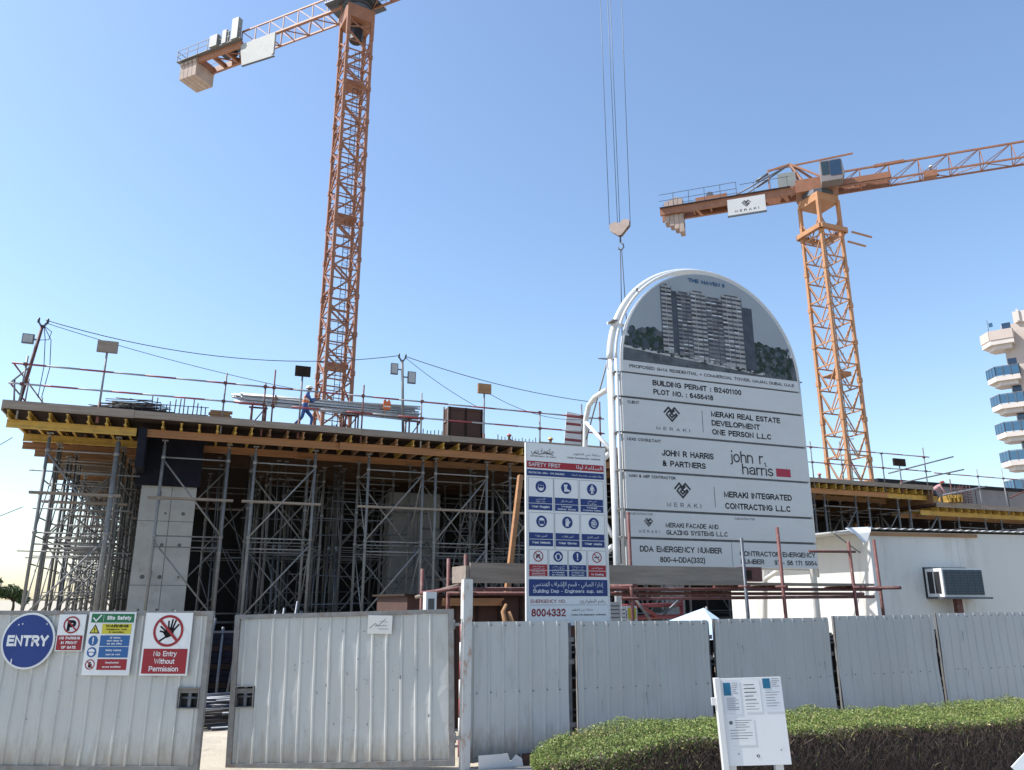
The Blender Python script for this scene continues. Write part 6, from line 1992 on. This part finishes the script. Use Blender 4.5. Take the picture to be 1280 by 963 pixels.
# striped barrier sheet by the safety sign
t = thing('barrier_panel', 'white barrier panel with red stripes on the deck above the safety sign', 'barrier', S(14.55, 30.3, 8.4), SA)
t.rotation_euler = (0, R(6), SA)
mb = MB(); mb.box(0, .95, 0, .03, .3, 1.75, 'white_paint'); mb.build('panel', t)
mb = MB()
for i in range(4):
    mb.add([(0.01, -.004, .42 + i * .36), (.94, -.004, .50 + i * .36), (.94, -.004, .62 + i * .36), (.01, -.004, .54 + i * .36)], [(0, 1, 2, 3)], 'rail_red')
mb.build('stripes', t)
mb = MB(); mb.bar((.1, .1, 0), (.1, .04, 1.6), .05, .05, 'galv_dark'); mb.bar((.85, .1, 0), (.85, .04, 1.6), .05, .05, 'galv_dark'); mb.build('foot', t)
# column cages on the low right deck
cage = None
def rebar_cage():
    t = thing('rebar_cage', 'x', 'rebar cage', (0, 0, 0), SA, 'rebar cages on the right decks')
    mb = MB()
    for x in (0, .3, .6, .9):
        for y in (0, .6): mb.tube((x, y, 0), (x, y, 1.9), .03, 'rust_red', 5)
    mb.build('upright_bar', t)
    mb = MB()
    for z in np.arange(.15, 1.6, .16):
        mb.path([(-.03, -.03, z), (.93, -.03, z), (.93, .63, z), (-.03, .63, z)], .018, 'rebar', 4, closed=True)
    mb.build('link', t)
    return t
cg = rebar_cage(); cg.location = S(46.2, 36.5, 7.5); cg['label'] = 'red rebar column cage on the low deck in front of the grey block'
mb = MB(); rr = random.Random(31)
for i in range(4):
    for j in range(2):
        y = i * .22
        mb.box(-.2 - rr.uniform(0, .2), 2.6, y, y + .08, j * .21, j * .21 + .2, 'h_yellow')
o = single('beam_stack', mb, 'bright yellow beam ends stacked over the step of the right deck', 'beam stack', S(41.2, 32.6, 7.58), SA + R(65))

# ================================================================ people
def make_person(name, label, J, clothes, vest=None, helmet=None, loc=(0, 0, 0), rotz=0.0, group='site workers'):
    """J: joint positions (local metres, facing +x). One skinned continuous body; vest and helmet are children."""
    bones = []; rad = []
    idx = {}
    def jt(n, r):
        idx[n] = len(bones); bones.append(J[n]); rad.append(r)
    for n, r in (('pelvis', .135), ('waist', .125), ('chest', .15), ('neck', .058), ('skull', .085), ('crown', .075),
                 ('shoulderL', .068), ('elbowL', .048), ('wristL', .033), ('shoulderR', .068), ('elbowR', .048), ('wristR', .033),
                 ('hipL', .095), ('kneeL', .066), ('ankleL', .047), ('toeL', .04), ('hipR', .095), ('kneeR', .066), ('ankleR', .047), ('toeR', .04)):
        jt(n, r)
    E = [('pelvis', 'waist'), ('waist', 'chest'), ('chest', 'neck'), ('neck', 'skull'), ('skull', 'crown'), ('chest', 'shoulderL'), ('shoulderL', 'elbowL'), ('elbowL', 'wristL'),
         ('chest', 'shoulderR'), ('shoulderR', 'elbowR'), ('elbowR', 'wristR'), ('pelvis', 'hipL'), ('hipL', 'kneeL'), ('kneeL', 'ankleL'), ('ankleL', 'toeL'),
         ('pelvis', 'hipR'), ('hipR', 'kneeR'), ('kneeR', 'ankleR'), ('ankleR', 'toeR')]
    E = [(idx[a], idx[b]) for a, b in E]
    reg = {}
    # nose and chin
    sk = Vector(J['skull']); up = (Vector(J['crown']) - sk).normalized(); fw = Vector(J.get('face', (1, 0, 0))).normalized()
    bones.append(tuple(sk - up * .035 + fw * .055)); rad.append(.05); E.append((idx['skull'], len(bones) - 1)); reg[len(bones) - 1] = 'skin'
    # hands: palm, four curled fingers of unequal length and a thumb from the side of the palm
    for s in 'LR':
        w = Vector(J['wrist' + s]); d = (w - Vector(J['elbow' + s])).normalized()
        side = d.cross(Vector((0, 0, 1)) if abs(d.z) < .9 else Vector((1, 0, 0))).normalized()
        nrm = side.cross(d).normalized()
        bones.append(tuple(w + d * .085)); rad.append(.036); palm = len(bones) - 1; E.append((idx['wrist' + s], palm)); reg[palm] = 'skin'
        for i, L in enumerate((.07, .08, .075, .06)):
            o = side * (-.033 + .022 * i)
            bones.append(tuple(w + d * (.10 + L * .5) + o)); rad.append(.010); E.append((palm, len(bones) - 1)); reg[len(bones) - 1] = 'skin'
            bones.append(tuple(w + d * (.10 + L * .85) + o - nrm * .03)); rad.append(.009); E.append((len(bones) - 2, len(bones) - 1)); reg[len(bones) - 1] = 'skin'
        bones.append(tuple(w + d * .07 - side * .05 - nrm * .015)); rad.append(.012); E.append((palm, len(bones) - 1)); reg[len(bones) - 1] = 'skin'
    def skin(bones, E, rad, sub):
        me = bpy.data.meshes.new('body'); me.from_pydata(bones, E, [])
        o = bpy.data.objects.new('body', me); COL.objects.link(o)
        md = o.modifiers.new('skin', 'SKIN'); md.use_smooth_shade = True
        sv = me.skin_vertices[0].data
        for i, r in enumerate(rad): sv[i].radius = (r, r)
        sv[0].use_root = True
        ms = o.modifiers.new('sub', 'SUBSURF'); ms.levels = sub; ms.render_levels = sub
        dg = bpy.context.evaluated_depsgraph_get()
        m2 = bpy.data.meshes.new_from_object(o.evaluated_get(dg))
        bpy.data.objects.remove(o); bpy.data.meshes.remove(me)
        return m2
    t = thing(name, label, 'person', loc, rotz, group)
    m2 = skin(bones, E, rad, 2)
    m2.materials.clear()
    for k in ('skin', clothes[0], clothes[1], 'boot'): m2.materials.append(M[k])
    B = np.array(bones)
    inv = {v: k for k, v in idx.items()}
    def region(i):
        n = inv.get(i, '')
        if i in reg: return 0
        if n in ('neck', 'skull', 'crown', 'wristL', 'wristR'): return 0
        if n.startswith(('toe', 'ankle')): return 3
        if n.startswith(('hip', 'knee', 'pelvis')): return 2
        return 1
    regs = np.array([region(i) for i in range(len(bones))])
    segA = np.array([e[0] for e in E]); segB = np.array([e[1] for e in E])
    for p in m2.polygons:
        c = np.array(p.center)
        a = B[segA]; b = B[segB]
        ab = b - a; tt = np.clip(((c - a) * ab).sum(1) / np.maximum((ab * ab).sum(1), 1e-9), 0, 1)
        d = np.linalg.norm(a + ab * tt[:, None] - c, axis=1) / np.array([max(rad[x], rad[y]) for x, y in E]) ** .3
        j = int(np.argmin(d))
        p.material_index = int(regs[segA[j]] if tt[j] < .5 else regs[segB[j]])
        if regs[segB[j]] == 3 and inv.get(segB[j], '').startswith('ankle') and tt[j] < .75: p.material_index = 2
        if regs[segB[j]] == 0 and inv.get(segB[j], '').startswith('wrist') and tt[j] < .9: p.material_index = 1
        p.use_smooth = True
    o = bpy.data.objects.new('body', m2); COL.objects.link(o); o.parent = t
    mb = MB()
    right = fw.cross(up).normalized()
    for s in (-1, 1):
        c = sk + up * .0 + fw * .08 + right * s * .032
        mb.box(c.x - .012, c.x + .012, c.y - .012, c.y + .012, c.z - .008, c.z + .008, 'black')
    mb.build('eyes', t)
    if vest:
        vn = ['pelvis', 'waist', 'chest']; vr = [.158, .155, .188]
        vb = [J[n] for n in vn] + [tuple(Vector(J['chest']).lerp(Vector(J['shoulder' + s]), .75)) for s in 'LR']
        m3 = skin(vb, [(0, 1), (1, 2), (2, 3), (2, 4)], vr + [.09, .09], 2)
        m3.materials.clear(); m3.materials.append(M[vest]); m3.materials.append(M['reflect'])
        ax = (Vector(J['chest']) - Vector(J['pelvis'])); L = ax.length; ax.normalize()
        for p in m3.polygons:
            h = (Vector(p.center) - Vector(J['pelvis'])).dot(ax) / L
            p.material_index = 1 if .18 < h < .34 or .62 < h < .74 else 0
            p.use_smooth = True
        o = bpy.data.objects.new('vest', m3); COL.objects.link(o); o.parent = t
    if helmet:
        mb = MB()
        n = 18; rings = []
        c = sk + up * .035
        vs_ = []
        for a in np.linspace(0, math.pi / 2 * .96, 7):
            for j in range(n):
                th = 2 * math.pi * j / n
                vs_.append(tuple(c + (fw * math.cos(th) * 1.12 + right * math.sin(th)) * .125 * math.cos(a) + up * .125 * math.sin(a)))
        fs = [(i * n + j, i * n + (j + 1) % n, (i + 1) * n + (j + 1) % n, (i + 1) * n + j) for i in range(6) for j in range(n)]
        fs.append(tuple(6 * n + j for j in range(n)))
        mb.add(vs_, fs, helmet, True)
        br = [tuple(c + fw * x + right * y + up * z) for x, y, z in ((.11, -.1, 0), (.19, -.06, -.01), (.205, 0, -.012), (.19, .06, -.01), (.11, .1, 0), (.11, .1, .012), (.19, .06, .004), (.205, 0, .002), (.19, -.06, .004), (.11, -.1, .012))]
        mb.add(br, [(0, 1, 2, 3, 4), (5, 6, 7, 8, 9), (0, 9, 8, 1), (1, 8, 7, 2), (2, 7, 6, 3), (3, 6, 5, 4)], helmet)
        mb.build('helmet', t)
    return t
WALK = dict(pelvis=(0, 0, .90), waist=(.03, 0, 1.10), chest=(.07, 0, 1.32), neck=(.10, 0, 1.50), skull=(.13, 0, 1.62), crown=(.13, 0, 1.70),
            shoulderL=(.08, .19, 1.40), elbowL=(.22, .24, 1.18), wristL=(.42, .18, 1.26), shoulderR=(.07, -.19, 1.40), elbowR=(.20, -.24, 1.16), wristR=(.42, -.2, 1.22),
            hipL=(.02, .10, .86), kneeL=(.30, .10, .52), ankleL=(.26, .10, .10), toeL=(.44, .11, .05), hipR=(0, -.10, .86), kneeR=(-.08, -.10, .46), ankleR=(-.36, -.10, .16), toeR=(-.22, -.11, .05))
STAND = dict(pelvis=(0, 0, .94), waist=(.0, 0, 1.12), chest=(.01, 0, 1.34), neck=(.02, 0, 1.51), skull=(.04, 0, 1.64), crown=(.04, 0, 1.72),
             shoulderL=(0, .2, 1.42), elbowL=(.05, .27, 1.14), wristL=(.22, .22, .98), shoulderR=(0, -.2, 1.42), elbowR=(.05, -.27, 1.14), wristR=(.25, -.18, 1.0),
             hipL=(0, .1, .88), kneeL=(.04, .11, .48), ankleL=(0, .12, .09), toeL=(.17, .14, .04), hipR=(0, -.1, .88), kneeR=(.02, -.11, .48), ankleR=(-.02, -.12, .09), toeR=(.15, -.14, .04))
BEND = dict(pelvis=(-.15, 0, .80), waist=(.03, 0, .96), chest=(.24, 0, 1.10), neck=(.40, 0, 1.22), skull=(.50, 0, 1.31), crown=(.54, 0, 1.38),
            shoulderL=(.28, .19, 1.12), elbowL=(.42, .22, .85), wristL=(.58, .16, .62), shoulderR=(.28, -.19, 1.12), elbowR=(.40, -.22, .84), wristR=(.56, -.16, .60),
            hipL=(-.14, .1, .76), kneeL=(.12, .12, .44), ankleL=(-.08, .12, .09), toeL=(.1, .13, .04), hipR=(-.14, -.1, .76), kneeR=(.10, -.12, .44), ankleR=(-.12, -.12, .09), toeR=(.06, -.13, .04))
SIT = dict(pelvis=(0, 0, .12), waist=(.04, 0, .30), chest=(.10, 0, .52), neck=(.15, 0, .69), skull=(.19, 0, .81), crown=(.20, 0, .89),
           shoulderL=(.1, .19, .59), elbowL=(.24, .24, .36), wristL=(.42, .16, .26), shoulderR=(.1, -.19, .59), elbowR=(.24, -.24, .36), wristR=(.42, -.16, .26),
           hipL=(.05, .1, .12), kneeL=(.42, .13, .34), ankleL=(.52, .13, .02 + .08), toeL=(.68, .14, .05), hipR=(.05, -.1, .12), kneeR=(.44, -.13, .30), ankleR=(.50, -.13, .09), toeR=(.66, -.14, .05))
def mirror(J): return J
make_person('person', 'worker in blue with orange vest and white helmet walking along the deck', WALK, ('cloth_blue', 'cloth_blue'), 'vest', 'helmet_white', S(3.45, 30.25, 8.40), SA + R(-8))
t = thing('hanging_vest', 'orange vest draped over the tube bundle beside the floodlight pole', 'vest', S(6.75, 30.62, 9.45), SA)
mb = MB()
pts = [(x * .7, .12 + z * .75) for x, z in [(-.2, .0), (.2, .02), (.24, .30), (.18, .52), (.09, .60), (.05, .48), (-.05, .47), (-.08, .6), (-.2, .53), (-.22, .26)]]
mb.prism(pts, 0, .05, 'vest'); mb.build('cloth', t)
mb = MB(); mb.box(-.145, .15, -.006, -.001, .24, .285, 'reflect'); mb.build('tape', t)
make_person('person', 'worker showing only a red helmet above the deck edge right of the brown crate', STAND, ('cloth_blue', 'cloth_blue'), 'vest', 'helmet_red', S(14.25, 36.0, 8.40), SA + R(-120))
make_person('person', 'worker showing only a tan helmet above the deck edge beside the safety sign', STAND, ('cloth_blue', 'cloth_blue'), 'vest', 'helmet_yellow', S(16.5, 36.0, 8.40), SA + R(-60))
make_person('person', 'worker bending in pale pink shirt and red helmet at the step of the right deck', BEND, ('cloth_pink', 'cloth_dark'), None, 'helmet_red', S(40.5, 33.7, 7.5), SA + R(-20))
make_person('person', 'worker with red helmet showing above the right deck edge beside the round topped board', STAND, ('cloth_dark', 'cloth_dark'), None, 'helmet_red', S(38.0, 40.2, 8.40), SA + R(-100))
jd = Vector((math.cos(RA + math.pi), math.sin(RA + math.pi), 0)); jn = Vector((-jd.y, jd.x, 0))
pw = Vector((*CR, 33.36)) + jd * 8.0 + jn * -.85
make_person('person', 'worker in dark clothes sitting in the basket on the right crane jib', SIT, ('cloth_dark', 'cloth_dark'), None, 'helmet_white', tuple(pw), RA + math.pi)

# ================================================================ apartment block and grey block at the right
AP = thing('apartment_block', 'pinkish apartment block with blue glass balconies at the right edge', 'apartment block', (56.4, 85, 0), R(-37))
mb = MB()
mb.box(0, 26, 0, 18, 0, 32.6, 'pink')
mb.box(1.5, 26, -.3, 18.3, 32.601, 33.9, 'cream')
mb.build('wall', AP)
mb = MB()
for x in np.arange(1.7, 26, 1.6): mb.box(x, x + .25, -.5, -.301, 32.7, 34.1, 'cream')
for y in np.arange(.2, 18, 1.8): mb.box(1.3, 1.499, y, y + .25, 32.7, 34.1, 'cream')
mb.build('parapet_fins', AP)
for i in range(10):
    zb = 29.1 - i * 3.2 + (1.05 if i == 0 else 0)
    if zb < 1: break
    mb = MB()
    poly = [(-2.2, .3), (-1.2, -1.2), (1.1, -1.2), (1.1, -.005), (-.005, -.005), (-.005, 2.0), (-1.6, 2.0)]
    mb.prism_z(poly, zb, zb + .55, 'cream')
    p2 = [(x * .72, y * .72) for x, y in poly[:3]] + [(.8, -.006), (-.006, -.006), (-.006, 1.4), (-1.1, 1.4)]
    mb.prism_z(p2, zb - .5, zb - .001, 'cream')
    o = mb.build('balcony', AP)
    mb = MB()
    if i == 0:
        for (a, b) in ((0, 1), (1, 2), (2, 3), (6, 0)):
            mb.bar((*poly[a], zb + 1.1), (*poly[b], zb + 1.1), .15, 1.1, 'pink')
        mb.build('parapet', o)
    else:
        for (a, b) in ((0, 1), (1, 2), (2, 3), (6, 0)):
            mb.bar((*poly[a], zb + 1.1), (*poly[b], zb + 1.1), .05, 1.0, 'glass_blue')
            mb.bar((*poly[a], zb + 1.66), (*poly[b], zb + 1.66), .08, .06, 'galv')
        for (a, b) in ((0, 1), (1, 2), (2, 3)):
            for q in (0, .33, .66, 1):
                x = poly[a][0] + (poly[b][0] - poly[a][0]) * q; y = poly[a][1] + (poly[b][1] - poly[a][1]) * q
                mb.bar((x * 1.01, y * 1.02, zb + .56), (x * 1.01, y * 1.02, zb + 1.68), .08, .08, 'galv_dark')
        mb.build('glass_rail', o)
    mb = MB()
    mb.box(.1, .95, -.012, -.002, zb + .56, zb + 2.7, 'glass_dark'); mb.box(-.012, -.002, .8, 2.2, zb + .56, zb + 2.7, 'glass_dark')
    mb.build('window', AP)
mb = MB()
mb.tube((-1.2, -.8, 30.7), (-1.2, -.8, 33.3), .04, 'galv_dark', 6); mb.box(-1.1, -.7, -.82, -.78, 32.4, 32.9, 'glass_blue')
mb.build('antenna', AP)
mb = MB()
for i in range(7):
    for j in range(5):
        z = 2.2 + i * 3.2 + 6.4; x = 4.5 + j * 4.4
        mb.box(x, x + 1.8, -.012, -.002, z, z + 1.6, 'glass_dark')
mb.build('window_row', AP)
t = thing('grey_block', 'dark grey concrete block standing behind the low right deck', 'building', S(60.5, 48), SA)
mb = MB(); mb.box(-9, 16, 0, 8, 0, 11.4, 'grey_wall'); mb.build('wall', t)
mb = MB(); mb.box(-9.1, 16.1, -.1, 8.1, 11.401, 11.7, 'conc_dark')
for x in (-6, -2, 2, 6, 10): mb.box(x, x + .06, -.012, -.002, 0, 11.3, 'conc_dark')
mb.build('coping', t)

# ================================================================ tree at the far left
def leaf_cloud(name, P, Nrm, size, keys, parent=None, aspect=.5):
    n = len(P)
    a = rng.uniform(0, 2 * math.pi, n)
    t1 = np.cross(Nrm, rng.normal(size=(n, 3))); t1 /= np.linalg.norm(t1, axis=1)[:, None] + 1e-9
    t2 = np.cross(Nrm, t1)
    s = size[:, None]
    v = np.stack([P - t1 * s * aspect, P + t2 * s * .0 + t1 * s * aspect * .0 - t2 * s, P + t1 * s * aspect, P + t2 * s], 1).reshape(-1, 3)
    me = bpy.data.meshes.new(name)
    me.vertices.add(4 * n); me.vertices.foreach_set('co', v.ravel())
    me.loops.add(4 * n); me.loops.foreach_set('vertex_index', np.arange(4 * n))
    me.polygons.add(n); me.polygons.foreach_set('loop_start', np.arange(0, 4 * n, 4)); me.polygons.foreach_set('loop_total', np.full(n, 4))
    for k in keys[0]: me.materials.append(M[k])
    me.polygons.foreach_set('material_index', rng.choice(len(keys[0]), n, p=keys[1]).astype(np.int32))
    me.update(); me.validate()
    o = bpy.data.objects.new(name, me); COL.objects.link(o)
    if parent: o.parent = parent
    return o
def tree(loc, h, rad, label, seed):
    rr = random.Random(seed)
    t = thing('broadleaf_tree', label, 'tree', loc, 0, 'trees far behind the left gate')
    mb = MB()
    mb.path([(0, 0, 0), (.1, .05, h * .3), (.0, 0, h * .55)], .22, 'bark', 8, .12)
    cl = []
    for i in range(9):
        a = rr.uniform(0, 6.28); r = rr.uniform(.3, .8) * rad; z = rr.uniform(.5, .93) * h
        mb.path([(0, 0, h * .45), (r * .5 * math.cos(a), r * .5 * math.sin(a), (h * .45 + z) / 2 + .2), (r * math.cos(a), r * math.sin(a), z)], .09, 'bark', 6, .03)
        cl.append((r * math.cos(a), r * math.sin(a), z, rr.uniform(.35, .6) * rad))
    mb.build('trunk', t)
    P = []
    for (x, y, z, r) in cl:
        d = rng.normal(size=(500, 3)); d /= np.linalg.norm(d, axis=1)[:, None]
        P.append(np.array([x, y, z]) + d * r * rng.uniform(.5, 1.05, 500)[:, None] * np.array([1, 1, .7]))
    P = np.concatenate(P)
    leaf_cloud('crown', P, rng.normal(size=P.shape), rng.uniform(.1, .22, len(P)), (('tree_leaf', 'leaf_dark'), (.6, .4)), t)
tree((-72.5, 108, 0), 5.2, 3.2, 'dark green tree far behind the left gate leaf', 1)
tree((-69, 112, 0), 4.0, 2.2, 'low tree just right of the darker tree behind the left gate', 2)
mb = MB()
mb.tube((0, 0, 0), (0, 0, 6.2), .09, 'galv_dark', 8); mb.box(-.2, 1.6, -.3, .3, 5.9, 6.25, 'cabinet')
single('street_lamp', mb, 'grey lamp head on a pole above the far left tree', 'street lamp', (-72.2, 106, 0), R(10))

# ================================================================ clipped hedge in front of the hoarding
HG = thing('hedge', 'clipped hedge with green top and bare brown twiggy front along the pavement', 'hedge', (0, 0, 0), 0)
H0 = np.array([.42, 8.25]); HD = np.array([math.cos(R(18.2)), math.sin(R(18.2))]); HN = np.array([-HD[1], HD[0]])
HL, HW, HZ = 9.55, 1.28, .73
def hpt(a, b, z):
    p = H0 + HD * a + HN * b
    return (p[0], p[1], z)
def half_w(a):                                           # rounded nose at the left end
    r = .75
    return math.sqrt(max(0, 1 - ((r - a) / r) ** 2)) if a < r else 1.0
def top_z(a): return HZ - .25 * max(0, 1 - a / 1.5) ** 1.4 + .02 * math.sin(a * 2.1) + .012 * math.sin(a * 5.3)
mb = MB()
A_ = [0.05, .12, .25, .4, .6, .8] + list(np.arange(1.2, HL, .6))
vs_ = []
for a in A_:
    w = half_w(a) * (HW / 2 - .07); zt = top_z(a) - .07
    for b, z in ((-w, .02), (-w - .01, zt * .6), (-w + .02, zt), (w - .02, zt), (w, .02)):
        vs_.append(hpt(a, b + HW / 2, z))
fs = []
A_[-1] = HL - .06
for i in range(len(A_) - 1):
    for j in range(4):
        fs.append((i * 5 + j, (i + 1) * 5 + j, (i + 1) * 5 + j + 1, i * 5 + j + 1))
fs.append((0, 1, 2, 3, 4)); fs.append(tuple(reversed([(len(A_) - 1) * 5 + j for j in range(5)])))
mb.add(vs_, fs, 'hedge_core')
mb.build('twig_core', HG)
# leaves on top
n = 150000
a = rng.uniform(0, 9.5, n); hw = np.array([half_w(x) for x in a]) * HW / 2
b = rng.uniform(-1, 1, n) * hw + HW / 2
tz = np.array([top_z(x) for x in a])
lump = .028 * np.sin(a * 7.1 + b * 5) + .02 * np.sin(b * 11 - a * 4.3) + .016 * np.sin(a * 17 + 2 * np.sin(b * 9))
thin = np.sin(a * 5.3 + 1.7 * np.sin(b * 6)) * np.sin(b * 8.7 + 1.3 * np.sin(a * 3.1)) + .35 * np.sin(a * 23 + b * 19)
z = tz + lump + rng.uniform(-.09, .02, n)
P = np.stack([H0[0] + HD[0] * a + HN[0] * b, H0[1] + HD[1] * a + HN[1] * b, z], 1)
sel = rng.uniform(size=n) > np.clip((thin - .55) * 1.6, 0, .85)
P = P[sel]; n = len(P)
Nn = rng.normal(size=(n, 3)) * .8 + np.array([0, 0, .9]); Nn /= np.linalg.norm(Nn, axis=1)[:, None]
leaf_cloud('leafy_top', P, Nn, rng.uniform(.008, .015, n), (('leaf', 'leaf_dark', 'leaf_dry'), (.76, .18, .06)), HG, .4)
# upright shoots
n = 22000
a = rng.uniform(0, 9.5, n); hw = np.array([half_w(x) for x in a]) * HW / 2
b = rng.uniform(-1, 1, n) * hw + HW / 2
P = np.stack([H0[0] + HD[0] * a + HN[0] * b, H0[1] + HD[1] * a + HN[1] * b, np.array([top_z(x) for x in a]) + rng.uniform(-.01, .032, n)], 1)
Nn = rng.normal(size=(n, 3)) * np.array([1, 1, .25]); Nn /= np.linalg.norm(Nn, axis=1)[:, None]
leaf_cloud('shoot', P, Nn, rng.uniform(.010, .021, n), (('leaf', 'leaf_dark', 'leaf_dry'), (.74, .14, .12)), HG, .2)
# front and nose: sparse leaves high up, dry twigs below
n = 34000
a = rng.uniform(0, 9.5, n)
zt = np.array([top_z(x) for x in a])
nose = np.clip(1.15 - a / 1.5, 0, 1)
f = rng.uniform(0, 1, n) ** (.35 + 0 * a)
f = np.where(rng.uniform(size=n) < nose * .8, rng.uniform(.1, 1, n), f)
keep = (f > .955 - nose * .2) | (rng.uniform(size=n) < .012 + nose * .9)
z = zt * f
b = HW / 2 - np.array([half_w(x) for x in a]) * HW / 2 + rng.uniform(-.03, .06, n)
P = np.stack([H0[0] + HD[0] * a + HN[0] * b, H0[1] + HD[1] * a + HN[1] * b, z], 1)[keep]
Nn = rng.normal(size=P.shape); Nn /= np.linalg.norm(Nn, axis=1)[:, None]
leaf_cloud('front_leaves', P, Nn, rng.uniform(.010, .022, len(P)), (('leaf_dark', 'leaf', 'twig', 'leaf_dry'), (.45, .25, .22, .08)), HG)
n = 16000
a = rng.uniform(.02, 9.5, n); hw = np.array([half_w(x) for x in a])
b = HW / 2 - hw * HW / 2 + rng.uniform(-.035, .08, n); zt = np.array([top_z(x) for x in a])
z0 = rng.uniform(.0, .93, n) * zt
ln = rng.uniform(.03, .14, n); dirn = np.stack([rng.normal(0, .45, n), rng.normal(0, .3, n), np.abs(rng.normal(.75, .35, n))], 1)
dirn /= np.linalg.norm(dirn, axis=1)[:, None]
p0 = np.stack([H0[0] + HD[0] * a + HN[0] * b, H0[1] + HD[1] * a + HN[1] * b, z0], 1)
p1 = p0 + dirn * ln[:, None]; p1[:, 2] = np.minimum(p1[:, 2], zt)
wv = np.cross(dirn, rng.normal(size=(n, 3))); wv /= np.linalg.norm(wv, axis=1)[:, None]; wv *= rng.uniform(.0022, .0048, n)[:, None]
v = np.stack([p0 - wv, p0 + wv, p1 + wv * .5, p1 - wv * .5], 1).reshape(-1, 3)
me = bpy.data.meshes.new('twigs'); me.vertices.add(4 * n); me.vertices.foreach_set('co', v.ravel()); me.loops.add(4 * n); me.loops.foreach_set('vertex_index', np.arange(4 * n))
me.polygons.add(n); me.polygons.foreach_set('loop_start', np.arange(0, 4 * n, 4)); me.polygons.foreach_set('loop_total', np.full(n, 4))
me.materials.append(M['twig']); me.materials.append(M['leaf_dry']); me.polygons.foreach_set('material_index', (rng.uniform(size=n) < .02).astype(np.int32)); me.update()
o = bpy.data.objects.new('twigs', me); COL.objects.link(o); o.parent = HG
# dry yellow patch near the left end
n = 260
a = rng.normal(.75, .16, n); b = HW * .82 + rng.normal(0, .09, n)
P = np.stack([H0[0] + HD[0] * a + HN[0] * b, H0[1] + HD[1] * a + HN[1] * b, np.array([top_z(x) for x in a]) + rng.uniform(-.04, .02, n)], 1)
Nn = rng.normal(size=P.shape); Nn /= np.linalg.norm(Nn, axis=1)[:, None]
leaf_cloud('dry_patch', P, Nn, rng.uniform(.014, .03, n), (('leaf_dry',), (1.0,)), HG, .3)
